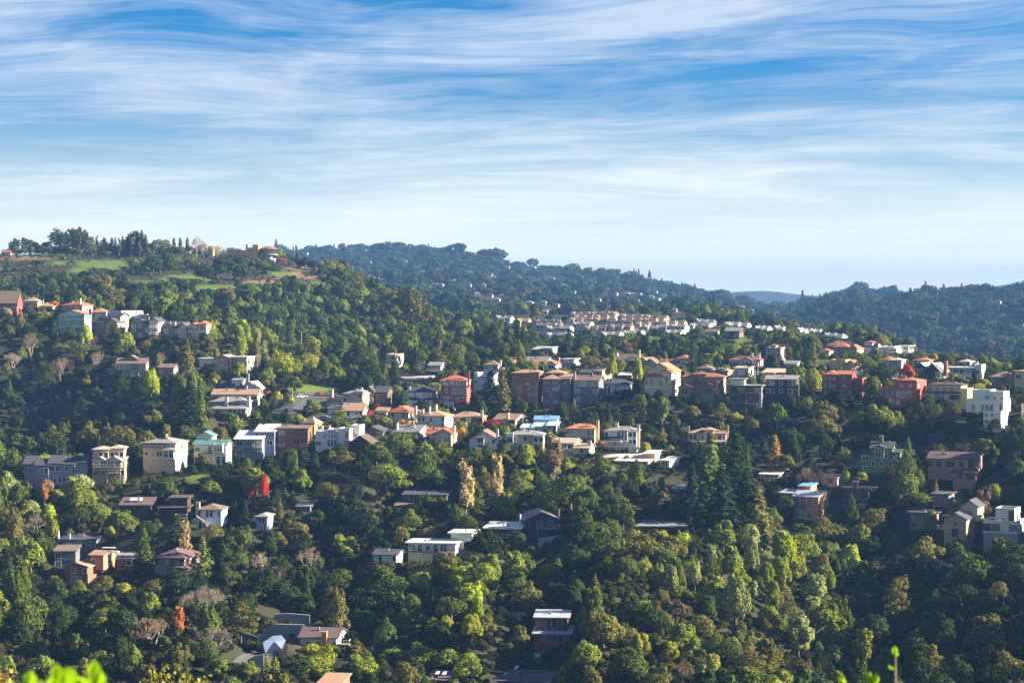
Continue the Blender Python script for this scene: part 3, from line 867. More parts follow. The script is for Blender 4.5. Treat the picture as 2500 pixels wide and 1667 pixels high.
RC = {'tile': ('tile', (0.44, 0.135, 0.075)), 'orange': ('tile', (0.52, 0.19, 0.09)), 'tan': ('tile', (0.38, 0.23, 0.15)), 'redbrn': ('tile', (0.30, 0.11, 0.075)), 'brn': ('shingle', (0.19, 0.13, 0.10)), 'dkbrn': ('shingle', (0.10, 0.07, 0.06)), 'plum': ('shingle', (0.13, 0.085, 0.085)),
      'gry': ('shingle', (0.25, 0.24, 0.235)), 'ltgry': ('shingle', (0.40, 0.38, 0.35)), 'dk': ('shingle', (0.07, 0.07, 0.085)), 'nvy': ('shingle', (0.05, 0.06, 0.10)), 'wht': ('metal', (0.60, 0.60, 0.58)), 'crm': ('metal', (0.70, 0.62, 0.50)), 'blu': ('metal', (0.16, 0.34, 0.55)),
      'turq': ('metal', (0.42, 0.70, 0.66)), 'dteal': ('shingle', (0.09, 0.20, 0.21)), 'silver': ('metal', (0.36, 0.38, 0.42)), 'solar': ('metal', (0.03, 0.035, 0.07)), 'beige': ('shingle', (0.46, 0.37, 0.28)), 'mag': ('metal', (0.5, 0.05, 0.09))}
GLASS = glass_mat()
WHITE_TRIM = mat('paint', (0.78, 0.77, 0.74))
DARK_TRIM = mat('paint', (0.07, 0.055, 0.05))
TRIMS = {'w': WHITE_TRIM, 'd': DARK_TRIM, 't': mat('paint', (0.10, 0.30, 0.32)), 'b': mat('paint', (0.30, 0.24, 0.18))}
CAP = mat('concrete', (0.30, 0.28, 0.26))
_WM = {}

def window_mesh(w, h, arch, trim):
    key = (round(w, 1), round(h, 1), arch, trim)
    if key in _WM: return _WM[key]
    w, h = max(key[0], 0.5), max(key[1], 0.5)
    fr, pn = MB(), MB()
    b, dp = 0.13, 0.10
    fr.box(-w / 2 - b, -w / 2, -dp, 0.04, -h / 2 - b, h / 2 + b)
    fr.box(w / 2, w / 2 + b, -dp, 0.04, -h / 2 - b, h / 2 + b)
    fr.box(-w / 2, w / 2, -dp * 1.25, 0.04, -h / 2 - b, -h / 2)
    if not arch:
        fr.box(-w / 2, w / 2, -dp, 0.04, h / 2, h / 2 + b)
    nv = max(0, int(round(w / 0.95)) - 1)
    for k in range(nv):
        x = -w / 2 + w * (k + 1) / (nv + 1)
        fr.box(x - 0.045, x + 0.045, -dp * 0.8, 0.03, -h / 2, h / 2)
    if h > 1.7 and not arch:
        fr.box(-w / 2, w / 2, -dp * 0.7, 0.03, h * 0.18, h * 0.18 + 0.08)
    pn.box(-w / 2 - 0.01, w / 2 + 0.01, -0.035, 0.03, -h / 2 - 0.01, h / 2 + 0.01)
    if arch:
        n, r = 8, w / 2
        ring_o = [(math.cos(math.pi * i / n) * (r + b), h / 2 + math.sin(math.pi * i / n) * (r + b)) for i in range(n + 1)]
        ring_i = [(math.cos(math.pi * i / n) * r, h / 2 + math.sin(math.pi * i / n) * r) for i in range(n + 1)]
        for i in range(n):
            q = [ring_i[i], ring_o[i], ring_o[i + 1], ring_i[i + 1]]
            fr.solid([(x, -dp, z) for x, z in q], [(x, 0.04, z) for x, z in q])
        q = ring_i
        pn.solid([(x, -0.035, z) for x, z in q], [(x, 0.03, z) for x, z in q])
    r = (fr.mesh('window_frame', TRIMS[trim]), pn.mesh('window_pane', GLASS))
    _WM[key] = r
    return r

def slab_roof(mb, prof, axis, a, b):
    """profile (q, z) ring swept from a to b along x or y"""
    if axis == 'x':
        mb.solid([(a, q, z) for q, z in prof], [(b, q, z) for q, z in prof])
    else:
        mb.solid([(q, a, z) for q, z in prof], [(q, b, z) for q, z in prof])

def roof_part(kind, h, x0, x1, y0, y1, e, o, wall):
    """returns roof MB; adds gable triangles to the wall MB"""
    mb = MB()
    t = 0.22
    if kind == 'h' or kind == 'p':
        xa, xb, ya, yb = x0 - o, x1 + o, y0 - o, y1 + o
        mb.box(xa, xb, ya, yb, e - 0.05, e + t)
        zt = e + t
        W_, D_ = xb - xa, yb - ya
        if kind == 'p' or abs(W_ - D_) < 0.8:
            c = ((xa + xb) / 2, (ya + yb) / 2, zt + h)
            for q in (((xa, ya), (xb, ya)), ((xb, ya), (xb, yb)), ((xb, yb), (xa, yb)), ((xa, yb), (xa, ya))):
                mb.poly([(*q[0], zt), (*q[1], zt), c])
        elif W_ > D_:
            r = D_ / 2 * 0.9
            a, b = (xa + r, (ya + yb) / 2, zt + h), (xb - r, (ya + yb) / 2, zt + h)
            mb.poly([(xa, ya, zt), (xb, ya, zt), b, a]); mb.poly([(xb, yb, zt), (xa, yb, zt), a, b])
            mb.poly([(xa, yb, zt), (xa, ya, zt), a]); mb.poly([(xb, ya, zt), (xb, yb, zt), b])
        else:
            r = W_ / 2 * 0.9
            a, b = ((xa + xb) / 2, ya + r, zt + h), ((xa + xb) / 2, yb - r, zt + h)
            mb.poly([(xb, ya, zt), (xb, yb, zt), b, a]); mb.poly([(xa, yb, zt), (xa, ya, zt), a, b])
            mb.poly([(xa, ya, zt), (xb, ya, zt), a]); mb.poly([(xb, yb, zt), (xa, yb, zt), b])
    elif kind in ('gx', 'gy'):
        q0, q1 = (y0, y1) if kind == 'gx' else (x0, x1)
        m = (q0 + q1) / 2
        sl = h / max(m - q0, 0.1)
        prof = [(q0 - o, e - o * sl), (m, e + h), (q1 + o, e - o * sl), (q1 + o, e - o * sl + t), (m, e + h + t * 1.15), (q0 - o, e - o * sl + t)]
        if kind == 'gx':
            slab_roof(mb, prof, 'x', x0 - o, x1 + o)
            wall.solid([(x0, y0, e), (x0, y1, e), (x0, m, e + h - 0.02)], [(x1, y0, e), (x1, y1, e), (x1, m, e + h - 0.02)])
        else:
            slab_roof(mb, prof, 'y', y0 - o, y1 + o)
            wall.solid([(x0, y0, e), (x1, y0, e), (m, y0, e + h - 0.02)], [(x0, y1, e), (x1, y1, e), (m, y1, e + h - 0.02)])
    elif kind == 's':      # rises to the back
        sl = h / max(y1 - y0, 0.1)
        slab_roof(mb, [(y0 - o, e - o * sl), (y1 + o, e + h + o * sl), (y1 + o, e + h + o * sl + t), (y0 - o, e - o * sl + t)], 'x', x0 - o, x1 + o)
        wall.solid([(x0, y0, e), (x0, y1, e), (x0, y1, e + h - 0.02)], [(x1, y0, e), (x1, y1, e), (x1, y1, e + h - 0.02)])
    elif kind in ('sr', 'sl'):   # high side right / left
        sl = h / max(x1 - x0, 0.1)
        za, zb = (e, e + h) if kind == 'sr' else (e + h, e)
        k = sl if kind == 'sr' else -sl
        slab_roof(mb, [(x0 - o, za - o * k), (x1 + o, zb + o * k), (x1 + o, zb + o * k + t), (x0 - o, za - o * k + t)], 'y', y0 - o, y1 + o)
        c = x1 if kind == 'sr' else x0
        wall.solid([(x0, y0, e), (x1, y0, e), (c, y0, e + h - 0.02)], [(x0, y1, e), (x1, y1, e), (c, y1, e + h - 0.02)])
    elif kind == 'F':      # flat with wide eaves
        mb.box(x0 - o * 1.6, x1 + o * 1.6, y0 - o * 1.8, y1 + o, e, e + 0.3)
    else:                  # flat behind a parapet
        mb.box(x0 + 0.25, x1 - 0.25, y0 + 0.25, y1 - 0.25, e - 0.3, e + 0.02)
        p = 0.28
        wall.box(x0, x1, y0, y0 + p, e, e + 0.45); wall.box(x0, x1, y1 - p, y1, e, e + 0.45)
        wall.box(x0, x0 + p, y0 + p, y1 - p, e, e + 0.45); wall.box(x1 - p, x1, y0 + p, y1 - p, e, e + 0.45)
    return mb

HOUSES = []   # for the trees: dict(rect, D, short, root)

def B(x0, x1, yb, yt, roof='h8', front='', right='', left='', d=9.0, y=0.0, w=None, r=None, o=0.5, trim=None):
    return dict(x0=x0, x1=x1, yb=yb, yt=yt, roof=roof, front=front, right=right, left=left, d=d, y=y, w=w, r=r, o=o, trim=trim)

def facade(root, spec, W_, z0, z1, place, trim, wallm):
    """windows, doors and balconies on one face; place(x along face, out, z) -> (location, rotation)"""
    rows = spec.split('/')
    rh = (z1 - z0) / len(rows)
    for ri, row in enumerate(rows):
        zb = z1 - (ri + 1) * rh
        n = len(row)
        if n == 0: continue
        sw = W_ / n
        for k, ch in enumerate(row):
            if ch == '.': continue
            x = -W_ / 2 + sw * (k + 0.5)
            dims = {'w': (0.95, 1.15), 'W': (1.7, 1.35), 'L': (2.7, 1.7), 'T': (1.0, 2.1), 'A': (1.0, 1.5), 'D': (1.0, 2.1), 'G': (2.7, 2.2), 'B': (1.9, 2.1), 'R': (sw * 0.9, 1.5), 'V': (sw * 0.84, rh * 0.8), 'K': (sw * 0.95, 1.9), 'o': (0.7, 0.7)}[ch]
            ww, hh = min(dims[0] * 1.18, sw * 0.92 - 0.26), min(dims[1] * 1.12, rh * 0.80)
            if ww < 0.35: ww = 0.35
            zc = zb + rh * 0.54
            if ch in 'TADGBK': zc = zb + max(hh / 2 + 0.15, min(rh * 0.46, hh / 2 + 0.45))
            if ch == 'G' or ch == 'D':
                mb = MB()
                mb.box(-ww / 2, ww / 2, -0.06, 0.03, -hh / 2, hh / 2)
                for q in range(3 if ch == 'G' else 1):
                    zz = -hh / 2 + hh * (q + 0.5) / (3 if ch == 'G' else 1)
                    mb.box(-ww / 2 + 0.1, ww / 2 - 0.1, -0.09, -0.05, zz - hh * 0.12, zz + hh * 0.12)
                l, rz = place(x, 0.0, zc)
                mb.build('garage_door' if ch == 'G' else 'door', root, TRIMS[trim if ch == 'G' else 'b'], loc=l, rz=rz)
                continue
            fm, pm = window_mesh(ww, hh, ch == 'A', trim)
            l, rz = place(x, 0.0, zc)
            wo = obj('window', fm, root, l, rz)
            obj('pane', pm, wo)
            if ch in 'BK':
                bw = min(sw * 1.02, max(ww + 1.2, sw * 0.85))
                bl = MB()
                bl.box(-bw / 2, bw / 2, -1.5, -0.005, -0.18, 0.0)
                l, rz = place(x, 0.0, zc - hh / 2 - 0.05)
                bo = bl.build('balcony', root, wallm, loc=l, rz=rz)
                rl = MB()
                rl.box(-bw / 2, bw / 2, -1.5, -1.42, 0.88, 0.98)
                rl.box(-bw / 2, -bw / 2 + 0.07, -1.42, -0.01, 0.88, 0.98); rl.box(bw / 2 - 0.07, bw / 2, -1.42, -0.01, 0.88, 0.98)
                m = max(4, int(bw / 0.45))
                for q in range(m + 1):
                    xx = -bw / 2 + 0.035 + (bw - 0.07) * q / m
                    rl.box(xx - 0.03, xx + 0.03, -1.48, -1.43, 0.0, 0.88)
                rl.build('railing', bo, TRIMS[trim])

def house(wall, roof, label, short, blocks, yaw=-14.0, ch=(), deck=(), D=None, trim='w', cat='house', name='house', found=4.0, wkind='stucco', sky=(), name_tag=None):
    xs = [b['x0'] for b in blocks] + [b['x1'] for b in blocks]
    main = blocks[0]
    yb = max(b['yb'] for b in blocks)
    px = (main['x0'] + main['x1']) / 2
    D = D or hit(px, yb)
    s = F / D
    base = P(px, yb, D)
    azr = math.atan((px - CX) / F)
    root = empty(name, base, R(yaw) - azr)
    tag(root, label, cat)
    cs = math.cos(R(yaw))
    elev = max(0.0, math.atan2(-base.z, D))
    wm0 = WC[wall]
    top = 1e9
    for b in blocks:
        x0, x1 = (b['x0'] - px) / s / cs, (b['x1'] - px) / s / cs
        z0, e = (yb - b['yb']) / s, (yb - b['yt']) / s
        y0, y1 = -b['y'], -b['y'] + b['d']
        if b['y'] < 0: z0 -= 2.0
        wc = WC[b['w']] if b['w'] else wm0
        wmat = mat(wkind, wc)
        rk = ''.join(c for c in b['roof'] if c.isalpha()); rp = ''.join(c for c in b['roof'] if c.isdigit())
        hp = float(rp) if rp else 0.0
        dep = b['d'] + 2 * b['o']
        h = max(0.75 if rk in ('h', 'gx', 'p') else 0.5, hp / s - (dep / 2 if rk in ('h', 'gx', 'p') else (dep if rk == 's' else 0.0)) * math.tan(elev))
        if rk == 'gy': h = max(0.5, hp / s)
        wl = MB()
        zlow = z0 - (found if b['yb'] >= yb - 6 else 0.0)
        wl.box(x0, x1, y0, y1, zlow, e)
        rm = roof_part(rk, h, x0, x1, y0, y1, e, b['o'], wl)
        wl.build('wall', root, wmat)
        rkind, rcol = RC[b['r'] or roof]
        rm.build('roof', root, mat(rkind, rcol, 0.45 if rkind == 'metal' else 0.85))
        tr = b['trim'] or trim
        nrows = len(b['front'].split('/')) if b['front'] else 1
        if nrows > 1 and e - z0 > 5:
            for q in range(1, nrows):
                zz = e - (e - z0) * q / nrows
                fb = MB(); fb.box(x0 - 0.06, x1 + 0.06, y0 - 0.09, y1 + 0.06, zz - 0.11, zz + 0.11)
                fb.build('floor_band', root, mat('paint', tuple(min(0.75, c * 1.25 + 0.02) for c in wc)))
        if rk in ('h', 'gx', 's', 'f', 'F') and x1 - x0 > 6 and name == 'house':
            for q in range(1 + int((x1 - x0) / 9)):
                vx = x0 + (x1 - x0) * rng.uniform(0.2, 0.8); vy = y0 + b['d'] * rng.uniform(0.25, 0.42)
                vz = e + (h * 0.72 if rk in ('h', 'gx') else (h * (vy - y0) / b['d'] if rk == 's' else 0.0))
                vt = MB(); vt.box(vx - 0.22, vx + 0.22, vy - 0.22, vy + 0.22, vz - 0.6, vz + rng.uniform(0.5, 0.95))
                vt.build('roof_vent', root, DARK_TRIM if q % 2 else CAP)
        if b['front']: facade(root, b['front'], x1 - x0, z0, e, lambda x, q, z, c=(x0 + x1) / 2, yy=y0: ((c + x, yy - 0.002, z), 0.0), tr, wmat)
        if b['right']: facade(root, b['right'], b['d'], z0, e, lambda x, q, z, c=(y0 + y1) / 2, xx=x1: ((xx + 0.002, c + x, z), R(90)), tr, wmat)
        if b['left']: facade(root, b['left'], b['d'], z0, e, lambda x, q, z, c=(y0 + y1) / 2, xx=x0: ((xx - 0.002, c - x, z), R(-90)), tr, wmat)
        top = min(top, b['yt'] - hp)
    for c in ch:      # chimney: (x, y bottom, y top, width px, wall colour, metres back)
        cx_, c0, c1, cw = c[:4]
        cc = WC[c[4]] if len(c) > 4 and c[4] else wm0
        yo = c[5] if len(c) > 5 else 3.0
        wd = cw / s
        mb = MB()
        xx = (cx_ - px) / s / cs
        mb.box(xx - wd / 2, xx + wd / 2, yo, yo + max(0.8, wd * 0.8), (yb - c0) / s - 1.0, (yb - c1) / s)
        co = mb.build('chimney', root, mat('stucco', cc))
        cp = MB()
        cp.box(xx - wd / 2 - 0.12, xx + wd / 2 + 0.12, yo - 0.12, yo + max(0.8, wd * 0.8) + 0.12, (yb - c1) / s, (yb - c1) / s + 0.16)
        cp.build('chimney_cap', co, CAP)
        top = min(top, c1)
    for (d0, d1, dy, dp, tr_) in deck:   # deck: x0, x1, row of the floor, metres deep, trim
        a, b_ = (d0 - px) / s / cs, (d1 - px) / s / cs
        z = (yb - dy) / s
        mb = MB()
        mb.box(a, b_, -dp, -0.01, z - 0.25, z)
        do = mb.build('deck', root, mat('wood', WC['taupe']))
        rl = MB()
        rl.box(a, b_, -dp, -dp + 0.08, z + 0.9, z + 1.0)
        n = max(3, int((b_ - a) / 0.6))
        for k in range(n + 1):
            x = a + 0.04 + (b_ - a - 0.08) * k / n
            rl.box(x - 0.035, x + 0.035, -dp + 0.01, -dp + 0.07, z, z + 0.9)
        for x in (a, b_ - 0.08):
            rl.box(x, x + 0.08, -dp + 0.08, -0.01, z + 0.9, z + 1.0)
        rl.build('railing', do, TRIMS[tr_])
        m = max(1, int((b_ - a) / 4))
        for k in range(m + 1):
            x = a + 0.1 + (b_ - a - 0.2) * k / m
            p = MB()
            p.box(x - 0.1, x + 0.1, -dp + 0.1, -dp + 0.3, -found, z - 0.25)
            p.build('deck_post', do, TRIMS['b'])
    for (q0, q1, r0, r1, yo, kind) in sky:    # skylight or solar panel lying on a roof: x0, x1, row bottom, row top, metres back
        a, b_ = (q0 - px) / s / cs, (q1 - px) / s / cs
        mb = MB()
        za, zb_ = (yb - r0) / s, (yb - r1) / s
        mb.solid([(a, yo, za), (b_, yo, za), (b_, yo + 2.2, zb_), (a, yo + 2.2, zb_)], [(a, yo - 0.03, za + 0.14), (b_, yo - 0.03, za + 0.14), (b_, yo + 2.17, zb_ + 0.14), (a, yo + 2.17, zb_ + 0.14)])
        mb.build('solar_panel' if kind == 's' else 'skylight', root, mat('metal', (0.03, 0.04, 0.08) if kind == 's' else (0.6, 0.66, 0.72), 0.25))
    side = max(b['d'] for b in blocks) * abs(math.sin(R(yaw))) * s
    HOUSES.append(dict(rect=(min(xs) - 3, top - 2, max(xs) + side * (1 if yaw < 0 else 0) + 2, yb), D=D, short=short, px=(min(xs) + max(xs)) / 2, py=(top + yb) / 2, root=root))
    return root
# ---- upper row on the left spur
house('dkred', 'brn', 'dark red house under a broad brown shingle roof at the photo\'s left edge', 'dark red house at the left edge', [B(-30, 41, 772, 739, 'gx28', '.W.L', 'w', d=11)], D=970)
house('sand', 'tan', 'small pale yellow house with tan roof beside an orange shrub', 'small pale yellow house', [B(60, 92, 756, 736, 'h9', 'W.W', 'w', d=8), B(92, 126, 757, 748, 'h9', 'ww', d=7, y=-1)], D=990, ch=[(99, 740, 733, 5)])
house('cream', 'tile', 'cream house with red tiled hip roof and tall thin chimney', 'red-tiled house with the thin chimney', [B(152, 200, 764, 746, 'h10', '.TT.TT', 'TTT', w='grey', d=9)], yaw=-35, D=985, ch=[(193, 758, 729, 4, 'white', 0.5)])
house('teal', 'tile', 'teal-blue hillside house with red gable roof and long balcony', 'teal-blue hillside house', [B(145, 206, 816, 768, 'gy10', 'WKWK/WWW/VVVV', 'W/w/.', d=10, trim='t')], yaw=-18, D=940, deck=[(143, 207, 781, 2.0, 't')], ch=[(214, 764, 755, 6, 'dkred', 3)])
house('white', 'orange', 'white house with low orange tiled roof behind the teal-blue house', 'low orange-tiled house', [B(222, 256, 775, 763, 'h9', 'w.w', 'w', d=9)], yaw=-20, D=985)
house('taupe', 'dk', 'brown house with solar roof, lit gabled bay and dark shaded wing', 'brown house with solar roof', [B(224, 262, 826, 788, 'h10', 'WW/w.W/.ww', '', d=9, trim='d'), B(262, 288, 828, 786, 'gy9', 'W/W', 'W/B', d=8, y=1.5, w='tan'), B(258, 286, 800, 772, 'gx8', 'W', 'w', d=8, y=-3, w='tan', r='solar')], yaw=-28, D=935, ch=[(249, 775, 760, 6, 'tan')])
house('white', 'wht', 'plain white flat-roofed box house behind the solar roof', 'white box house', [B(256, 296, 782, 761, 'f', 'W.W', 'w', d=8)], yaw=-10, D=985)
house('white', 'wht', 'white house with bright white gable roof and low wing', 'white-roofed gable house', [B(302, 340, 786, 777, 'gx18', 'w.w', 'W', d=10), B(340, 358, 784, 769, 'f', 'w', d=7)], yaw=-12, D=980)
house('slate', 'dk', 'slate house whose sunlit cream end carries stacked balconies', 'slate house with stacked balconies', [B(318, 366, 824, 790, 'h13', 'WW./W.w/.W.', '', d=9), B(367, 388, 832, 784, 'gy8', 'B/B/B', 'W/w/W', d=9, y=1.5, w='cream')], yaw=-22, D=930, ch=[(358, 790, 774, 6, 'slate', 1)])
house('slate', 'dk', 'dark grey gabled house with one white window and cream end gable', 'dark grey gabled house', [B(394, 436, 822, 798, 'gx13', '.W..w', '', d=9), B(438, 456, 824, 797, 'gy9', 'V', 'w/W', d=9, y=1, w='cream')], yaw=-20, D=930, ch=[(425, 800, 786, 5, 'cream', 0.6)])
house('cream', 'tile', 'cream villa with red tiles, arched windows and square tower', 'cream villa with square tower', [B(459, 484, 826, 797, 'gy8', 'ooo/AAA', '', d=9), B(484, 504, 828, 792, 'h8', 'w/K', 'w/W', d=8, y=0.5)], yaw=-16, D=925, trim='d')
# ---- left middle
house('taupe', 'brn', 'long low taupe house with brown roof and balcony above the dark ravine', 'long taupe house above the ravine', [B(286, 356, 920, 887, 'gx13', 'RR.R/K.KR', 'w/w', d=9), B(304, 334, 890, 878, 'gy10', '', d=7, y=-2)], yaw=-8, D=865)
house('taupe', 'brn', 'small taupe cottage half hidden behind a dark conifer', 'small taupe cottage', [B(388, 424, 917, 897, 'gx8', 'w.W', 'w', d=8)], D=870)
house('orange', 'gry', 'modern orange and white house with flat wings and glazed gable', 'modern orange and white house', [B(520, 566, 912, 876, 'gy9', 'TTT/.VT', 'TT/TT', d=10), B(485, 519, 897, 876, 'F', '.w', 'w', d=8, y=-1, w='white', r='wht'), B(567, 600, 902, 872, 'F', 'TT/WW', 'T.T/W.W', d=10, y=-1, w='cream', r='crm')], yaw=-20, D=880)
house('blue', 'dk', 'blue-grey house with dormer, side gable and tall grey chimney', 'blue-grey house with dormer', [B(534, 596, 966, 950, 'gx20', 'W.W.', '', d=12), B(590, 634, 968, 952, 'gy20', 'w', 'w.W', d=11, y=1.0, r='beige'), B(563, 589, 942, 929, 's4', 'W.w', d=4, y=-2, w='paleblue', r='gry')], yaw=-16, D=820, ch=[(601, 940, 913, 6, 'grey', 2)])
house('beige', 'tan', 'long low house with pinkish tan roof and broad deck', 'long pinkish-roofed house', [B(518, 628, 982, 963, 'gx13', 'WW.W.WW', 'W', d=9)], yaw=-12, D=795, deck=[(600, 650, 976, 3.0, 'd')], ch=[(596, 957, 943, 5, 'beige', 4)])
house('grey', 'gry', 'grey house with stepped roofs and a band of white-framed windows', 'grey house with stepped roofs', [B(518, 604, 1014, 998, 'h10', 'WWW.WWTW', 'W', d=7, y=2.5, w='white'), B(514, 600, 1000, 982, 'h13', 'wwww.ww.W', 'W', d=8, y=-1)], yaw=-14, D=770, ch=[(552, 988, 970, 8, 'white', 0.2), (604, 990, 968, 7, 'white', 1.0)])
house('bluegrey', 'wht', 'shaded blue-grey house under a ribbed white metal roof', 'ribbed white metal roof', [B(574, 640, 1136, 1072, 's22', 'WRB/B.W/W.W', '', d=11), B(617, 664, 1100, 1056, 's20', 'WW', 'W/w', d=11, y=-5)], yaw=-10, D=705)
house('rust', 'brn', 'rust-brown timber house with slanting beams', 'rust-brown timber house', [B(678, 752, 1112, 1046, 's8', 'RR.R/K.RK/.W.W', 'W/W', d=9, trim='b')], yaw=-10, D=712, wkind='wood')
house('lime', 'tan', 'yellow-green square tower with brown pyramid roof', 'yellow-green tower', [B(742, 768, 1062, 1034, 'p17', 'T/W', 'w/W', d=5.5, trim='b')], yaw=-28, D=735)
house('lilac', 'tan', 'lilac stucco house with tall glazed bay and white sunlit end', 'lilac house with tall glazed bay', [B(770, 800, 1092, 1055, 'f', '.w/W.', '', d=8), B(800, 824, 1092, 1050, 'f', 'VVV/VVV', '', d=8, y=0.8), B(825, 854, 1094, 1048, 'f', '.T/.B', 'W/w', d=9, y=0.4), B(850, 870, 1075, 1042, 'f', 'w', 'w', d=8, y=-4, w='white')], yaw=-14, D=700, ch=[(781, 1050, 1041, 3), (799, 1048, 1041, 3)])
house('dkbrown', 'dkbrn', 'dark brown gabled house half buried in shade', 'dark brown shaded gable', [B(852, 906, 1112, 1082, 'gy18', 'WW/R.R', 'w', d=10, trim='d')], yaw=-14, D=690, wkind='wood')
house('brown', 'dk', 'low house with dark gable roof between oaks', 'low dark-gabled house', [B(880, 934, 1062, 1053, 'gy11', 'w.w', '', d=10)], yaw=-14, D=715)
# ---- middle terrace
house('cream', 'gry', 'large cream house on several levels with stout chimney', 'large cream house on several levels', [B(838, 886, 994, 962, 'h12', 'W.W/TTT', 'W/W', d=9), B(788, 832, 996, 979, 'gx8', 'w..', '', d=7, y=2, w='white', r='tan'), B(826, 850, 985, 968, 'h6', '.w', d=7, y=1), B(868, 886, 975, 957, 'h6', 'W', 'w', d=6, y=0.5)], yaw=-16, D=800, ch=[(808, 975, 952, 9, 'cream', 0), (877, 960, 947, 5, 'sand', 3)])
house('cream', 'tan', 'cream house with long tan-red tiled roof above a carport', 'tan-tiled house above a carport', [B(836, 886, 1020, 1002, 'gx18', '.L.RR', 'W', d=10), B(798, 838, 1008, 998, 's8', '', '', d=9, y=-1, w='paleblue', r='dk')], yaw=-10, D=775, deck=[(856, 892, 1017, 2.5, 'w')])
house('brown', 'dk', 'brown craftsman house with white-edged gable and orange side', 'brown craftsman house', [B(888, 946, 996, 957, 'gx14', 'WWW/B.W', 'W/W', d=11, trim='b'), B(890, 914, 985, 955, 'gy12', 'W/L', '', d=8, y=1.2, w='rust')], yaw=-12, D=810, wkind='wood')
house('white', 'nvy', 'white house with navy hip roofs and angular lower storey', 'white house with navy roofs', [B(984, 1054, 974, 957, 'h12', 'W.T.WT', 'W', d=10), B(986, 1034, 998, 975, 'h4', '..W.', 'W/W', d=8, y=3), B(1034, 1058, 996, 975, 'h3', 'w.', '', d=8, y=1.2)], yaw=-14, D=805, ch=[(995, 960, 945, 7, 'beige', 2), (1056, 965, 942, 6, 'paleblue', 4)])
house('red', 'tile', 'deep red three-storey house with white-banded top floor and tiled roof', 'deep red house with white band', [B(1076, 1140, 985, 943, 'f', '.W.TTTT/WWT.wWW', 'w/w', d=10), B(1075, 1140, 942, 930, 'h15', 'W.W.WWWW', 'W', d=10, w='white'), B(1086, 1108, 1000, 984, 'f', 'TT', '', d=6, y=2, w='white')], yaw=-8, D=800, ch=[(1143, 940, 907, 5, 'red', 1)])
house('cream', 'tile', 'cream house with red hip roof and blue-framed windows', 'cream hip-roofed house with blue windows', [B(946, 998, 1034, 1007, 'h17', 'WW..RR/....', 'W.W/w', d=11)], yaw=-24, D=765, ch=[(1008, 1010, 992, 6, 'cream', 2), (1018, 1012, 1000, 5, 'cream', 5)])
house('sand', 'tan', 'tan-roofed garage beside the cream hip-roofed house', 'tan-roofed garage', [B(917, 944, 1010, 1003, 'gx9', 'G', '', d=8)], yaw=-20, D=790)
house('white', 'tan', 'white villa with tan roof, domed chimney and small balcony', 'white villa with domed chimney', [B(1019, 1086, 1044, 1016, 'h15', 'WW.T..W/w.A..w', 'w.W/W', d=10)], yaw=-18, D=750, ch=[(1046, 1014, 994, 4, 'white', 1), (1055, 1005, 989, 6, 'sand', 4)])
house('tan', 'tan', 'tan house with shallow hip roofs over an arched terrace wall', 'tan house with arched terrace', [B(1098, 1176, 1032, 1019, 'h14', 'W.W.RR', 'W', d=10, w='sand'), B(1096, 1142, 1048, 1033, 'f', 'AAA', '', d=5, y=3)], yaw=-10, D=760, ch=[(1176, 1030, 1001, 6, 'sand', 0)], trim='d')
house('sand', 'tan', 'low tan house with pinkish roof beside a red hedge', 'low tan house beside the red hedge', [B(1206, 1258, 1036, 1024, 'gx14', 'w.W', 'W.W', d=10)], yaw=-26, D=760, ch=[(1239, 1034, 1008, 6, 'cream', 0)])
house('blue', 'turq', 'light blue house with turquoise metal roofs and glazed sunroom', 'light blue turquoise-roofed house', [B(1300, 1338, 1062, 1041, 's12', 'W.W', '', d=9), B(1273, 1302, 1060, 1044, 's10', '.W', '', d=8, y=1), B(1338, 1360, 1062, 1038, 's10', 'VV', 'RR', d=8, y=2, w='white'), B(1298, 1352, 1040, 1027, 'gx9', '', '', d=6, y=-8, r='blu')], yaw=-8, D=735)
house('cream', 'tile', 'cream cottage with red tiled cross gables and sunlit chimney', 'cream red-gabled cottage', [B(1040, 1104, 1084, 1059, 'gx15', 'W.....', 'W.', d=9), B(1066, 1104, 1086, 1056, 'gy9', '.L', 'w', d=8, y=1.5)], yaw=-12, D=708, ch=[(1107, 1075, 1040, 6, 'white', 0.5)])
house('beige', 'gry', 'low grey-roofed house with a pair of slim chimneys', 'low house with paired chimneys', [B(962, 1020, 1064, 1054, 'gx17', 'w.w', 'w', d=12)], yaw=-24, D=715, ch=[(966, 1053, 1034, 4, 'white', 1), (993, 1044, 1030, 5, 'slate', 5)])
house('lilac', 'brn', 'pale lilac gable house with angular bay window', 'pale lilac gable house', [B(1146, 1212, 1096, 1072, 'gy20', '..w.w/.w...', 'w', d=11), B(1165, 1183, 1096, 1068, 'h4', 'W/W', '', d=3, y=1.4)], yaw=-8, D=690, ch=[(1214, 1075, 1047, 5, 'lilac', 0)])
house('olive', 'gry', 'olive and white contemporary house with two projecting bays', 'olive and white contemporary house', [B(1238, 1326, 1100, 1062, 'h12', '.W.W.w./W.T..W.', 'w/w', d=9), B(1237, 1254, 1088, 1060, 'f', 'L', '', d=3, y=1.5, w='white'), B(1303, 1327, 1098, 1064, 'f', 'RR/VV', '', d=3, y=1.5, w='white')], yaw=-4, D=690, ch=[(1276, 1055, 1047, 6, 'white', 4)])
house('cream', 'orange', 'two-storey cream house with orange tiled roof and tall end chimney', 'two-storey orange-tiled house', [B(1381, 1452, 1082, 1047, 'h13', 'o.o..RR/WA..TTT', 'w/w', d=9)], yaw=-10, D=725, ch=[(1456, 1080, 1027, 7, 'cream', 2)])
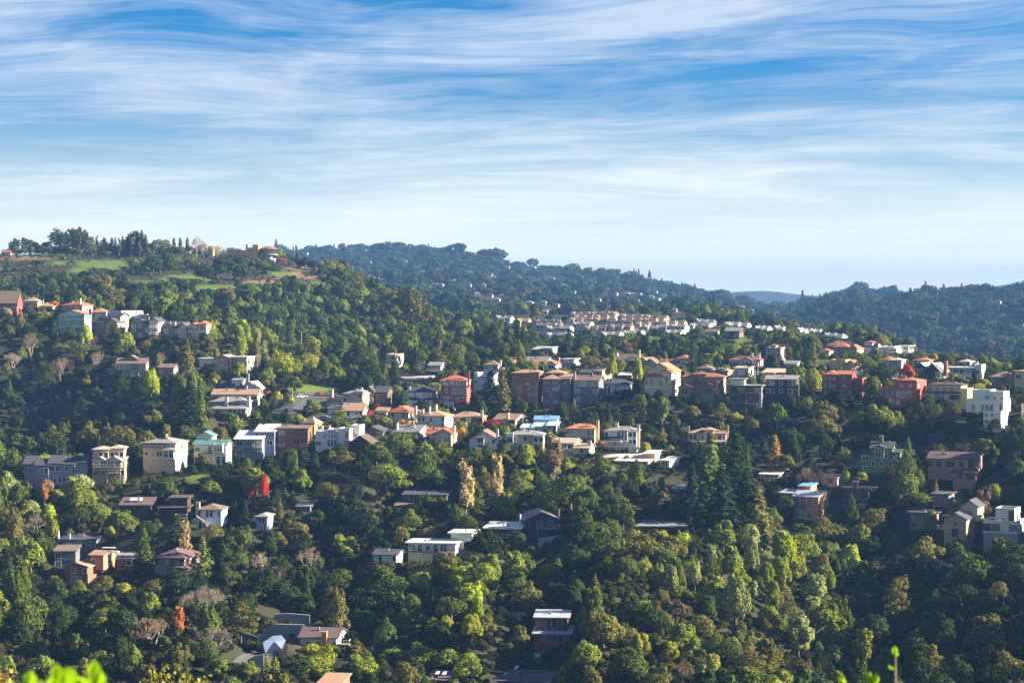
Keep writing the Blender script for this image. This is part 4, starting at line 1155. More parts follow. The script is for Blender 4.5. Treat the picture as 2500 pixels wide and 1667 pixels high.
house('white', 'gry', 'white grey-roofed house with gridded bay tower and two chimneys', 'white house with gridded bay', [B(1476, 1554, 1104, 1053, 'h13', 'W..W..WW/..T...WW/......G.', 'w/w/.', d=9), B(1517, 1533, 1078, 1051, 'p5', 'VV', '', d=3, y=1.3), B(1478, 1519, 1078, 1072, 's7', '', '', d=3, y=3, w='paleblue', r='nvy')], yaw=-8, D=705, ch=[(1502, 1045, 1034, 8, 'cream', 3), (1557, 1090, 1038, 7, 'cream', 1)])
house('pink', 'beige', 'pinkish contemporary house with overlapping shed roofs', 'pinkish contemporary house', [B(1352, 1402, 1118, 1081, 'gx12', 'WKW/W.W', 'W', d=9, w='tan'), B(1403, 1440, 1108, 1092, 'gx11', '.W.', 'W', d=8, y=1)], yaw=-14, D=695, ch=[(1437, 1092, 1076, 8, 'pink', 1)])
house('beige', 'crm', 'low house with bright cream flat roof at the end of a driveway', 'low cream-roofed house', [B(1502, 1582, 1134, 1126, 's12', '..W.w', 'W', d=10), B(1562, 1588, 1118, 1110, 's8', '', '', d=8, y=-6)], yaw=-14, D=672)
house('cream', 'crm', 'small cream cabin with bright roof behind dark conifers', 'small bright-roofed cabin', [B(1612, 1634, 1142, 1124, 's10', 'W', 'W', d=7)], yaw=-28, D=670)
house('sand', 'tan', 'tan villa with tiled roofs, arched windows and end chimneys', 'tan villa with arched windows', [B(1682, 1772, 1078, 1058, 'h13', 'RR.w.w.WW', 'w', d=10), B(1718, 1742, 1075, 1050, 'h7', 'T', '', d=6, y=1.2), B(1692, 1772, 1096, 1078, 'h4', 'AAA..AAA', 'A', d=6, y=2.5)], yaw=-4, D=715, ch=[(1680, 1068, 1042, 5, 'tan', 1), (1775, 1062, 1040, 5, 'pink', 2)])
# ---- house row along the crest, in shade
house('white', 'solar', 'white modern house with blue glazed roof behind a dark fir', 'white blue-glazed house', [B(1166, 1200, 950, 920, 's16', 'o.o/.W.', 'w', d=9), B(1158, 1168, 955, 912, 'f', 'w', d=8, y=0.5)], yaw=-20, D=845)
house('terra', 'tan', 'terracotta four-level house with layered tile roofs', 'terracotta four-level house', [B(1250, 1316, 988, 938, 'h9', 'RR.BW/.W.WW/w..w.', 'w/w', d=8, y=2, trim='b'), B(1250, 1312, 942, 911, 'h9', '..W.', 'w', d=9), B(1296, 1318, 940, 909, 'h5', 'w', 'w', d=6, y=1)], yaw=-12, D=790, trim='d')
house('slate', 'tan', 'tall slate-grey house under terracotta roofs', 'tall slate-grey house', [B(1325, 1366, 990, 926, 'h12', 'RR/KR/.W./WW', 'w/W', d=9, trim='d'), B(1366, 1392, 988, 924, 'gx11', 'W/B/.', 'W/w', d=9, y=-1, trim='d'), B(1332, 1372, 925, 912, 'h9', '', '', d=8, y=-4)], yaw=-8, D=785, ch=[(1401, 925, 908, 5, 'salmon', 2)])
house('slate', 'brn', 'grey house with long brown roof and paired picture windows', 'grey house with paired windows', [B(1402, 1462, 984, 928, 'gx12', 'LLRR/W..W/w..', 'w/w', d=9)], yaw=-12, D=785)
house('bluegrey', 'dk', 'blue-grey house with white sunroom windows above conifers', 'blue-grey sunroom house', [B(1474, 1536, 962, 937, 'h11', 'VVV.TTT', 'VV', d=9)], yaw=-10, D=795, ch=[(1482, 935, 925, 5, 'grey', 2)])
house('tan', 'beige', 'small tan house with sunlit end behind the grey crest houses', 'small tan sunlit-ended house', [B(1448, 1470, 925, 905, 'gx8', 'w', 'W', d=8)], yaw=-30, D=835)
house('brown', 'crm', 'flat cream-roofed house among tall conifers', 'flat cream-roofed house', [B(1510, 1542, 928, 916, 's6', 'w.w', '', d=8)], yaw=-10, D=850)
house('cream', 'orange', 'cream four-storey house with orange gable and arched balcony door', 'cream four-storey gabled house', [B(1574, 1640, 966, 924, '', 'VV.A.A/w.w.w', 'W/W', d=10, r='redbrn'), B(1580, 1640, 924, 905, 'gy18', '.w....', 'w', d=9, y=-0.8, w='sand'), B(1576, 1622, 925, 920, 'h7', '', '', d=3, y=0.6, r='redbrn'), B(1617, 1641, 935, 908, 'gy7', 'A', 'W/w', d=8, y=0.8)], yaw=-20, D=785, found=6)
house('taupe', 'redbrn', 'wide shaded brown house with two forward wings and sunlit chimney', 'wide shaded brown house', [B(1662, 1766, 985, 921, 'h11', '.RRW..WR/..B....W', 'w/w', d=10, trim='b'), B(1658, 1690, 986, 944, 'gy6', 'W/RR', '', d=6, y=3, trim='d'), B(1717, 1746, 986, 942, 'gy7', 'W/.', 'w', d=6, y=3, trim='d'), B(1692, 1724, 930, 914, 'h6', 'w', '', d=7, y=0)], yaw=-6, D=775, ch=[(1752, 955, 931, 7, 'salmon', -2)])
house('slate', 'gry', 'dark grey house with pale-edged flat roof and stacked decks', 'dark grey house with stacked decks', [B(1782, 1858, 1004, 942, 'F', 'WRRW/W.W.W/..R.', 'w/w', d=10, trim='d'), B(1783, 1816, 940, 926, 'F', '', '', d=6, y=-1, w='palegreen')], yaw=-6, D=765, deck=[(1790, 1856, 958, 2.0, 'd'), (1795, 1850, 985, 1.8, 'd')], wkind='wood')
house('dkbrown', 'gry', 'dark brown shingled house with two rows of pale-blinded windows', 'dark brown house with pale blinds', [B(1870, 1944, 985, 926, 'gx10', 'WW.w.RR/WW.w.RR/......', 'w', d=11, trim='w')], yaw=-6, D=772, wkind='wood')
house('lilac', 'beige', 'lilac box house with mono-pitch roof and orange vine', 'lilac box house', [B(1792, 1828, 921, 899, 's4', 'T.w', 'w', d=8)], yaw=-14, D=835)
house('tan', 'beige', 'pair of tan shed roofs beside the flagpole', 'tan shed-roofed house', [B(1862, 1890, 922, 910, 's10', 'R', 'w', d=8), B(1890, 1914, 920, 910, 's9', 'w', 'w', d=8, y=-2)], yaw=-14, D=840)
house('pink', 'redbrn', 'pink villa with red roof, corner porch and low wing', 'pink villa with corner porch', [B(1650, 1682, 908, 876, 'h9', 'W.V/TTT', 'T/T', d=9), B(1608, 1652, 905, 889, 'gx11', 'w.w', '', d=9, y=-1)], yaw=-14, D=880)
house('white', 'redbrn', 'long white villa with red roofs, gabled porch and terrace', 'long white villa with terrace', [B(1780, 1856, 900, 879, 'h9', 'RRR.AAA.W', 'W', d=9), B(1812, 1838, 898, 880, 'gy8', 'AAA', '', d=5, y=1.5)], yaw=-8, D=915, ch=[(1833, 874, 863, 6, 'white', 3), (1850, 874, 864, 6, 'white', 3)])
house('pink', 'brn', 'pale pink towered house on the wooded knoll', 'pale pink towered house', [B(1870, 1906, 884, 850, 'f', 'w.A/w.A/W..', 'A/W', d=9), B(1882, 1894, 860, 845, 'p5', 'w', '', d=5, y=0.6)], yaw=-16, D=985)
house('dkbrown', 'gry', 'dark brown gabled house above the small lawn', 'dark brown house above the lawn', [B(1770, 1806, 826, 808, 'gx8', 'W.w', 'W', d=10), B(1792, 1806, 826, 812, 'f', 'w', 'w', d=6, y=1.5, w='brown')], yaw=-14, D=1150)
house('maroon', 'tile', 'maroon four-storey house with three-sided window bays', 'maroon four-storey house', [B(2043, 2080, 970, 914, 'gx9', '.W./.w./W.w', 'W/w/w', d=9, trim='d'), B(2012, 2043, 970, 915, 'h10', 'wWw/wWw/wWw', '', d=10, y=1, trim='d'), B(2080, 2104, 968, 925, 'f', '..', 'w', d=9, y=-1)], yaw=-10, D=768)
house('ochre', 'redbrn', 'ochre house with small gable behind the maroon house', 'ochre house with small gable', [B(2026, 2064, 908, 880, 'f', 'oooo/w.w', '', d=8), B(2064, 2090, 912, 889, 'gy10', '.W/.w', 'w', d=8, y=1)], yaw=-16, D=870)
house('yellow', 'tile', 'bright yellow villa with red hip roof on the crest', 'bright yellow villa', [B(2067, 2092, 874, 852, 'h11', 'www/AAA', 'w/W', d=9), B(2030, 2068, 872, 848, 'h9', 'w.w', '', d=9, y=-1, w='grey')], yaw=-22, D=1060)
house('sand', 'redbrn', 'low house under long overlapping red roofs behind the yellow villa', 'low red-roofed house', [B(2018, 2086, 852, 843, 'h10', 'w.w.w', 'w', d=10)], yaw=-12, D=1120)
house('white', 'nvy', 'white house with navy roof and red-capped tower on the crest', 'white house with navy roof on the crest', [B(2100, 2138, 868, 846, 'gx9', 'w.W/W.W', 'W/w', d=9), B(2108, 2128, 850, 837, 'h5', 'w', 'w', d=6, y=-1, r='redbrn')], yaw=-22, D=1080)
house('white', 'wht', 'white terraced modern house with broad balconies on the crest', 'white terraced modern house', [B(2152, 2184, 874, 847, 'f', 'KK/KK', 'W/W', d=9), B(2168, 2192, 872, 852, 'f', 'K/K', 'W/W', d=8, y=2, w='cream')], yaw=-20, D=1080)
house('white', 'wht', 'white flat-roofed house with overhanging top floor at the crest\'s end', 'white overhanging-roof house', [B(2192, 2218, 868, 845, 'F', 'RR/RR', 'R/R', d=9)], yaw=-18, D=1090)
house('grey', 'ltgry', 'grey box house under a pale roof beside a flame-red tree', 'grey box beside the flame-red tree', [B(2168, 2200, 912, 880, 'h5', 'w.w/W.W', 'w', d=9)], yaw=-12, D=850)
house('dkbrown', 'gry', 'dark craftsman house with steep grey gables and brick chimney', 'dark craftsman house', [B(2232, 2262, 930, 898, 'gy12', 'WW/..', '', d=9), B(2258, 2296, 932, 905, 'gy19', '..W/...', 'w/W', d=10, y=0.8)], yaw=-20, D=830, ch=[(2302, 910, 882, 8, 'rust', 2)], wkind='wood')
house('white', 'tile', 'white house with red tiled roof behind the dark craftsman house', 'red-tiled house behind the craftsman', [B(2230, 2268, 888, 881, 'h8', 'w.w', 'w', d=9)], D=890)
house('white', 'wht', 'white modern house with window band and palms in front', 'white modern house behind palms', [B(2312, 2370, 934, 898, 'F', 'RRRR/W..W', 'W/w', d=10, w='paleblue'), B(2374, 2394, 915, 892, 'f', 'w', 'W', d=8, y=-1)], yaw=-12, D=845, ch=[(2382, 895, 884, 4, 'white', 2)])
house('taupe', 'tan', 'dark brown house with tan tiled hip roof near the edge', 'dark house with tan hip roof', [B(2417, 2476, 954, 921, 'h14', 'w...w/....', 'w', d=11)], yaw=-10, D=820, ch=[(2470, 918, 905, 8, 'rust', 3)])
house('yellow', 'tan', 'yellow house cut by the photo\'s right edge', 'yellow house at the right edge', [B(2478, 2530, 962, 907, 'h5', 'W.W/B.B', '', d=9)], D=815)
house('red', 'tile', 'bright red stucco house with blue-shuttered windows and corner chimney', 'bright red stucco house', [B(2185, 2238, 994, 932, 'f', '.o.o./LTL./W.TT', 'o.o/../..', d=10), B(2148, 2186, 990, 952, 'h9', 'VVV/VVV', '', d=8, y=0.6, trim='d'), B(2190, 2232, 932, 929, 'h6', '', '', d=8, y=-1)], yaw=-20, D=735, ch=[(2149, 955, 940, 5, 'red', 0)], found=6)
house('yellow', 'dkbrn', 'yellow house on tall columns with dark tiled roofs', 'yellow house on tall columns', [B(2258, 2340, 1000, 960, 'h10', 'K.VV.WW/K.VV.W.', 'w/w', d=9, w='sand'), B(2264, 2342, 952, 940, 'h7', 'w.W.w.w.w', 'w', d=8, y=-1.5, w='sand'), B(2341, 2358, 985, 950, 'f', '', 'w/w', d=8, y=-1)], yaw=-16, D=725, trim='d', deck=[(2250, 2280, 985, 2.0, 'd')], found=8)
house('white', 'wht', 'stepped white modern house with arched windows', 'stepped white modern house', [B(2360, 2448, 1006, 977, 'f', '.A.AAA.A', 'w.W', d=9), B(2368, 2412, 978, 955, 'f', '..W', '', d=6, y=-3), B(2412, 2446, 978, 958, 'f', '.W.W', 'w', d=7, y=-1.2), B(2404, 2446, 1050, 1005, 'f', 'wwW/wwW/.ow', 'w/w/w', d=9, y=1.6)], yaw=-16, D=685, found=8)
house('white', 'dk', 'narrow white house end at the photo\'s right edge', 'narrow white house end', [B(2494, 2540, 1026, 985, 'h5', 'Ww/Ww', '', d=9)], D=690)
# ---- shaded slope on the right
house('green', 'dk', 'green house with steep dark roof, tall porch and square chimney', 'green house with tall porch', [B(2126, 2178, 1146, 1094, 'gx16', '.T.T./W.W.W', 'w/w', d=9), B(2100, 2126, 1142, 1108, 'h6', 'W/w', '', d=7, y=-0.5), B(2136, 2160, 1120, 1092, 'gy5', 'V', '', d=3, y=1.3), B(2176, 2196, 1144, 1104, 'gx8', 'w/W', 'w', d=8, y=-0.5)], yaw=-6, D=662, ch=[(2148, 1085, 1066, 10, 'green', 3)])
house('brick', 'plum', 'large pink-brown house with long double-pitched plum roof', 'large pink-brown house', [B(2266, 2384, 1172, 1120, 'gx18', 'w.W.WW.W.VV/......WW', 'W.w/w.W', d=12), B(2330, 2384, 1192, 1150, 's14', '.W.RR/....', 'w/w', d=4, y=2.5)], yaw=-10, D=655, trim='d', found=8)
house('plum', 'dk', 'dark flat-roofed house with pale roof edge behind pale foliage', 'dark flat-roofed house', [B(2222, 2284, 1290, 1252, 'F', 'W..W/w...', '', d=11, trim='d'), B(2262, 2300, 1226, 1212, 'F', '', '', d=9, y=-9)], yaw=-12, D=620, wkind='wood')
house('tan', 'dk', 'narrow tan house with two stacked gables and arched upper window', 'narrow tan house with stacked gables', [B(2305, 2358, 1335, 1266, 'gy14', '.o./.V./.w.', 'w/w', d=10), B(2330, 2370, 1260, 1240, 'gy14', '.w.', '', d=8, y=-8, w='sand')], yaw=-14, D=605, trim='d', found=6)
house('white', 'dk', 'white modern house with roof terrace and wide black windows', 'white modern house with roof terrace', [B(2400, 2482, 1304, 1273, 'f', 'LL.W', 'W', d=9), B(2424, 2470, 1276, 1245, 'f', '..V', 'w', d=7, y=-3), B(2402, 2484, 1348, 1304, 'f', '.W..', 'w', d=9, y=0.3, w='grey')], yaw=-14, D=605, trim='d', found=6)
house('brown', 'crm', 'red-brown cabin with cream roof beside a golden tree', 'red-brown cabin', [B(1856, 1902, 1178, 1158, 's14', 'W.RR', 'W', d=9, w='rust')], yaw=-16, D=662, ch=[(1872, 1145, 1134, 8, 'dkbrown', 5)], deck=[(1852, 1900, 1172, 2.0, 'b')])
house('orange', 'silver', 'orange-tan house with swept metal roof and tall white-framed windows', 'orange-tan metal-roofed house', [B(1938, 1998, 1268, 1212, 'gx16', 'VV.w/TTT.', 'w.W/w', d=11), B(1898, 1940, 1240, 1207, 's8', '', '', d=9, y=-2), B(1934, 1962, 1205, 1192, 's8', '', '', d=6, y=-7, r='blu')], yaw=-18, D=640, found=6, deck=[(1944, 1975, 1232, 2.0, 'd')])
house('lilac', 'silver', 'small lilac house glimpsed through leafless trees', 'small lilac house behind leafless trees', [B(2008, 2044, 1182, 1166, 's8', '.WW.', 'w', d=8)], D=660)
house('dkgrey', 'dk', 'black glass-fronted house with white balcony panel', 'black glass-fronted house', [B(2056, 2120, 1244, 1194, 'F', 'VVVV/VVVV', 'V/V', d=10, trim='d')], yaw=-14, D=645, deck=[(2090, 2122, 1236, 1.8, 'w')], ch=[(2082, 1190, 1178, 12, 'rust', 3)])
house('brown', 'gry', 'low dark house with long grey roof under the tall conifers', 'low house under the tall conifers', [B(1556, 1680, 1304, 1286, 's14', 'R.RR.R.W', 'W', d=11, trim='d')], yaw=-10, D=610, wkind='wood')
house('brown', 'gry', 'grey roof with sunlit corner behind the tall conifers', 'grey roof with sunlit corner', [B(1640, 1690, 1204, 1194, 's12', 'w..', 'W', d=9)], D=648)
# ---- left lower slope
house('violet', 'dk', 'shaded violet-grey terrace with four sawtooth roofs', 'violet-grey sawtooth terrace', [B(60, 88, 1192, 1132, 'gx20', '.W./.w.', '', d=9), B(88, 120, 1200, 1134, 'gx16', '.RR/..W', '', d=9, y=1.5), B(120, 150, 1185, 1130, 'gx20', 'WW/.LL', '', d=9, y=1), B(150, 182, 1185, 1132, 'gx20', '.W.T/WRR', '', d=9, y=0.8), B(182, 210, 1182, 1128, 'gx16', '.../.w.', 'w/w', d=9)], yaw=-12, D=652, found=6)
house('beige', 'beige', 'tall beige house with two gables and stacked white decks', 'tall beige house with stacked decks', [B(229, 304, 1184, 1124, 'gx9', 'W.LL.W/WLLW/.T.T', 'w/w', d=10), B(227, 264, 1112, 1098, 'h7', '.RR', '', d=7, y=-1), B(266, 300, 1112, 1096, 'h6', 'WWW', '', d=7, y=-2), B(232, 262, 1140, 1124, 'gy9', 'RR', '', d=3, y=1.6), B(264, 298, 1140, 1124, 'gy10', 'RR', '', d=3, y=1.6)], yaw=-8, D=652, deck=[(230, 296, 1138, 3.2, 'w'), (232, 296, 1153, 2.4, 'w')], found=6)
house('beige', 'gry', 'tall plain beige house with sunlit side and glazed corner bay', 'tall beige house with glazed bay', [B(350, 428, 1152, 1082, 'h16', '.w..w/w.WWW/.W.W/....', 'W/w/w', d=12), B(404, 430, 1118, 1098, 'h5', 'VV', 'V', d=3, y=2.2, w='white'), B(352, 400, 1092, 1090, 'h4', '', '', d=2, y=1.2, r='nvy')], yaw=-20, D=660, ch=[(394, 1080, 1062, 6, 'cream', 4)], found=6)
house('palegreen', 'dteal', 'pale grey-green house with dark teal roof and boxed bay', 'pale green teal-roofed house', [B(474, 552, 1134, 1086, 'gx13', 'W.T.W/W.w.TT', 'w/w', d=9), B(472, 510, 1082, 1066, 'gy9', 'o', 'w', d=7, y=-5), B(522, 546, 1104, 1086, 'f', 'L', '', d=3, y=1.2, w='white')], yaw=-12, D=672, deck=[(490, 524, 1104, 1.8, 't')], found=6)
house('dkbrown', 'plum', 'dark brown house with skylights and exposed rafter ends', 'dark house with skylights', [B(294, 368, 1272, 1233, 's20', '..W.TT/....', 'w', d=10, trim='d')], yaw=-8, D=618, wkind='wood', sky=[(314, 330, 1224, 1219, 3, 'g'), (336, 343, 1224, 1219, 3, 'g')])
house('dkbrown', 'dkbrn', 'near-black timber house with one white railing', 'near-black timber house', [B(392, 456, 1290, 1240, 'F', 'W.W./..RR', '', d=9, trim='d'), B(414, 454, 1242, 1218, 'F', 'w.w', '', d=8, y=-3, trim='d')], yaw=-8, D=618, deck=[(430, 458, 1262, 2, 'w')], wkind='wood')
house('paleblue', 'brn', 'pale blue house with cream chimney and glazed conservatory gable', 'pale blue house with conservatory', [B(482, 540, 1285, 1245, 'h16', 'W.LL.W/....', 'w', d=9), B(471, 497, 1286, 1268, 'gy9', 'VVV', '', d=4, y=2.5, w='white'), B(466, 500, 1308, 1290, 'f', 'WW', '', d=5, y=3)], yaw=-12, D=618, ch=[(482, 1262, 1227, 10, 'cream', 0.3)])
house('bluegrey', 'gry', 'small dim blue house deep under trees', 'small dim blue house', [B(624, 652, 1296, 1262, 'h7', 'W/w', '', d=8)], D=608)
house('slate', 'gry', 'grey-roofed cottage in the shaded gully', 'grey-roofed gully cottage', [B(724, 758, 1248, 1236, 's16', 'w.w', '', d=9)], D=632)
house('bluegrey', 'dk', 'shaded blue house with dark hip roof and two white chimneys', 'shaded blue hip-roofed house', [B(142, 232, 1340, 1318, 'h15', 'W...TT.W', 'w', d=10)], yaw=-10, D=585, ch=[(141, 1316, 1298, 4, 'white', 1), (169, 1322, 1304, 5, 'paleblue', 0)])
house('slate', 'brn', 'dark grey box house with two white-framed windows', 'dark grey box house', [B(134, 184, 1408, 1345, 's5', 'W../W../...', '', d=9)], yaw=-8, D=562, wkind='wood')
house('maroon', 'tan', 'red-brown house with shallow tan gables and white-shuttered window', 'red-brown house with shuttered window', [B(160, 214, 1424, 1382, 'gy8', '.W.w/.Ww.', 'w/.', d=10, w='rust'), B(204, 236, 1376, 1358, 'gx9', 'w.', 'w', d=8, y=-4, w='orange')], yaw=-26, D=550, found=5)
house('brown', 'gry', 'long low garage with one white-framed window beside a parked van', 'long low garage', [B(262, 322, 1384, 1363, 's8', '...W', '', d=7)], yaw=-16, D=560)
house('plum', 'plum', 'dim plum-coloured house with steep hip roof behind tall poplars', 'dim plum-coloured house', [B(378, 450, 1402, 1362, 'h26', 'W.wT.B/..ww.', 'w/w', d=12), B(428, 462, 1430, 1385, 'h6', 'w/.', 'w', d=9, y=1)], yaw=-22, D=548, trim='d', found=6)
# ---- lower centre
house('brown', 'dk', 'long dark-roofed house with small white outbuilding under oaks', 'long dark-roofed house', [B(984, 1090, 1222, 1208, 's12', '.W.R.W..', '', d=9), B(970, 1008, 1244, 1232, 's14', '', '', d=7, y=5, w='white', r='brn')], yaw=-8, D=640)
house('white', 'wht', 'long white-roofed house with balcony above a lilac basement wall', 'long white-roofed house', [B(996, 1112, 1372, 1326, 'F', 'WTwTL./...W.B', 'w', d=9, w='lilac', r='wht'), B(1090, 1142, 1345, 1306, 'F', '.w.ww', 'w', d=8, y=-6, w='palegreen')], yaw=-12, D=568, deck=[(1000, 1112, 1345, 2.0, 'd')], found=5)
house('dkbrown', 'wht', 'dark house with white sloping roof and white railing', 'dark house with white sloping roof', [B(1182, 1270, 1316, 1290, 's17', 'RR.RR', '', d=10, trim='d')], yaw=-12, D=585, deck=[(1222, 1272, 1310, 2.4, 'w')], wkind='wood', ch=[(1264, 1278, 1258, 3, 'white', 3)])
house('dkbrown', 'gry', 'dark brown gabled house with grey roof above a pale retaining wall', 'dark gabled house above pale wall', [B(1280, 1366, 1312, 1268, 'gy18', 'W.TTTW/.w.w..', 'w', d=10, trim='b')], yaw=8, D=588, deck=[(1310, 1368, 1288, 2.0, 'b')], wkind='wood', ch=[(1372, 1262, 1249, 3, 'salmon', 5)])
house('grey', 'dk', 'small pale-walled house with dark roof below a large oak', 'small house below the large oak', [B(912, 968, 1372, 1354, 'gx14', '.W..w', 'w', d=9, w='palegreen')], D=560)
house('palegreen', 'plum', 'pale green cottage with plum roof and red brick chimney', 'pale green cottage with brick chimney', [B(732, 822, 1594, 1556, 'gx26', '.W.D..W', 'w', d=11)], yaw=-12, D=478, ch=[(793, 1580, 1541, 13, 'orange', -0.9)], deck=[(824, 856, 1568, 2.0, 'w')])
house('terra', 'tan', 'pinkish tan roof corner cut by the photo\'s bottom edge', 'tan roof at the bottom edge', [B(778, 830, 1690, 1668, 's14', 'w', '', d=9)], D=445)
house('rust', 'silver', 'two-tier timber house with pale blue-white metal roofs', 'two-tier timber house', [B(1304, 1392, 1592, 1547, 's14', '.w.TT./......', 'w', d=9), B(1304, 1384, 1536, 1512, 's13', '..VVVV', 'w', d=8, y=-3)], yaw=-4, D=478, wkind='wood', trim='b', found=6)
house('plum', 'plum', 'dark-roofed house with two bright skylights at the bottom edge', 'dark roof with two skylights', [B(1040, 1096, 1676, 1660, 's24', 'w.W', '', d=9, trim='d')], D=452, sky=[(1056, 1064, 1650, 1646, 2.0, 'g'), (1073, 1081, 1650, 1646, 2.0, 'g')])
house('plum', 'plum', 'broad dark roof with a solar panel at the bottom edge', 'broad dark roof at the bottom edge', [B(1206, 1336, 1684, 1664, 's28', 'W.W.W.', '', d=11, trim='d')], D=450, sky=[(1222, 1244, 1660, 1650, 1.5, 's'), (1240, 1246, 1644, 1641, 5.5, 'g')])
# ---- behind the crest and on the hill
house('cream', 'wht', 'tall cream house end showing between trees', 'tall cream house end', [B(942, 966, 896, 866, 'f', '.W/W.', 'W/w', d=9)], yaw=-25, D=955, deck=[(945, 975, 890, 1.5, 'w')])
house('grey', 'gry', 'grey house with white-railed deck among oaks', 'grey house with white-railed deck', [B(1046, 1076, 912, 892, 'gx8', 'w.w', 'w', d=8)], D=905, deck=[(1044, 1080, 906, 2.5, 'w')])
house('cream', 'tan', 'cream tiled cottage with slim chimney among pale trees', 'cream tiled cottage', [B(1182, 1216, 906, 891, 'h9', 'w.W', 'w', d=9)], yaw=-18, D=885, ch=[(1218, 895, 880, 4, 'white', 2)])
house('palegreen', 'gry', 'pale green house with two low grey gables', 'pale green house with grey gables', [B(1284, 1336, 893, 882, 'gx11', 'W.W.W', '', d=9)], D=925)
house('white', 'tile', 'white cottage with red roof behind a small palm', 'white cottage behind the small palm', [B(1304, 1358, 905, 891, 'gx10', 'W.w.', 'w', d=9), B(1336, 1358, 905, 888, 'gy7', 'W', 'w', d=6, y=1)], D=890)
house('white', 'wht', 'white modern house with flat roof over dark blue lower floor', 'white modern house with blue floor', [B(1375, 1402, 888, 877, 'F', '.W', 'w', d=8), B(1368, 1406, 902, 888, 'f', 'w', '', d=9, y=0.5, w='bluegrey')], D=905, ch=[(1362, 890, 874, 3, 'white', 2)])
house('brown', 'brn', 'brown house with broad brown roof and pale chimney on the crest', 'brown broad-roofed house', [B(1500, 1560, 892, 880, 'gx15', 'w.w.w', 'w', d=11), B(1468, 1500, 892, 882, 'h11', 'w', '', d=9)], D=925, ch=[(1502, 875, 862, 4, 'white', 3), (1557, 870, 855, 5, 'cream', 2)])
house('beige', 'brn', 'beige house with paired gable roofs lit on their ends', 'beige house with paired gables', [B(1575, 1602, 904, 886, 'gy10', 'w', 'W', d=9), B(1550, 1576, 900, 884, 'gy10', 'w', 'w', d=9, y=-2)], yaw=-32, D=905, ch=[(1584, 895, 878, 5, 'cream', 0)])
house('salmon', 'ltgry', 'salmon pink house with pale flat roofs among conifers', 'salmon pink house', [B(1299, 1326, 868, 853, 's7', 'w.', 'w', d=9, w='terra'), B(1326, 1348, 870, 850, 's5', 'w', 'W', d=9, y=0.5)], yaw=-22, D=1080)
hilltop = house('ochre', 'redbrn', 'ochre hilltop house with glazed round room and wide deck', 'ochre hilltop house', [B(600, 630, 632, 606, 'f', '.w.W/W..', '', d=12), B(617, 631, 622, 599, 'f', '', '', d=8, y=0.5), B(557, 600, 632, 612, 'F', 'W.w.W', '', d=9, y=-2)], yaw=-12, D=1490, ch=[(600, 606, 597, 5, 'tan', 4)], trim='d')
house('ochre', 'tan', 'small ochre block beside leafless trees on the hilltop', 'small ochre hilltop block', [B(508, 520, 626, 607, 'f', 'w/W', 'w', d=5)], D=1490)
house('salmon', 'redbrn', 'low red-roofed house on the hill at the far left', 'low red-roofed hill house', [B(4, 26, 622, 616, 'gx6', 'w.w', 'w', d=9)], D=1470)

# the round glazed room of the hilltop house
def round_room():
    D = 1490; s = F / D
    mb = MB()
    base = P(615, 632, D)
    c = P(653, 632, D) - base
    rz = -hilltop.rotation_euler[2]
    c = Matrix.Rotation(rz, 3, 'Z') @ c
    cx_, cy_ = c.x, c.y + 5
    def ring(r, z, n=16): return [(cx_ + math.cos(6.2832 * i / n) * r, cy_ + math.sin(6.2832 * i / n) * r, z) for i in range(n)]
    r = 21 / s
    m = MB(); m.solid(ring(r * 0.8, -4), ring(r * 0.8, 10 / s)); m.build('lower_wall', hilltop, mat('stucco', WC['grey']))
    m = MB(); m.solid(ring(r * 1.18, 10 / s), ring(r * 1.18, 11.4 / s)); dk = m.build('deck', hilltop, mat('stucco', WC['sand']))
    m = MB(); m.solid(ring(r, 11.4 / s), ring(r, 24 / s)); gl = m.build('glazing', hilltop, GLASS)
    m = MB()
    for p in ring(r + 0.02, 0, 14): m.box(p[0] - 0.12, p[0] + 0.12, p[1] - 0.12, p[1] + 0.12, 11.4 / s, 24 / s)
    m.build('mullion', gl, TRIMS['t'])
    m = MB(); m.solid(ring(r * 1.16, 24 / s), ring(r * 1.10, 25.5 / s)); m.solid(ring(r * 1.10, 25.5 / s), ring(r * 0.35, 31 / s)); m.build('round_roof', hilltop, mat('tile', RC['redbrn'][1]))
round_room()

# ---- small houses that fill the gaps along the crest
house('slate', 'dk', 'small dark-roofed house squeezed behind the grey crest houses', 'small dark-roofed crest house', [B(1416, 1446, 922, 910, 'gx8', 'w.W', 'w', d=9)], D=860)
house('white', 'tile', 'small white house with dull red roof among pale trees', 'small white dull-red-roofed house', [B(1224, 1252, 897, 886, 'gx7', 'W.w', 'w', d=8)], D=905)
house('pink', 'brn', 'pinkish grey house behind the palms on the crest', 'pinkish grey house behind palms', [B(1700, 1736, 915, 900, 'h8', 'W.W', 'w', d=9)], D=850)
house('taupe', 'tan', 'taupe house with low tan roof beside the palms', 'taupe house beside the palms', [B(1738, 1776, 918, 906, 'h8', 'w.W.', 'w', d=9)], D=845)
house('paleblue', 'gry', 'pale blue garage behind the maroon house', 'pale blue garage', [B(2082, 2104, 916, 902, 's4', 'G', 'w', d=7)], D=850)
house('cream', 'tile', 'cream house with red roof below the white terraced house', 'cream house below the terraced house', [B(2150, 2180, 892, 878, 'h7', 'W.w', 'w', d=8)], D=960)
house('sand', 'redbrn', 'sand-coloured house with dull red roof between two dark trees', 'sand-coloured house between dark trees', [B(2000, 2024, 872, 858, 'h7', 'w.w', 'w', d=8)], D=1010)
house('white', 'ltgry', 'white house with pale roof behind the white modern house', 'white pale-roofed house', [B(2340, 2368, 893, 884, 'h6', 'w.W', 'w', d=8)], D=900)
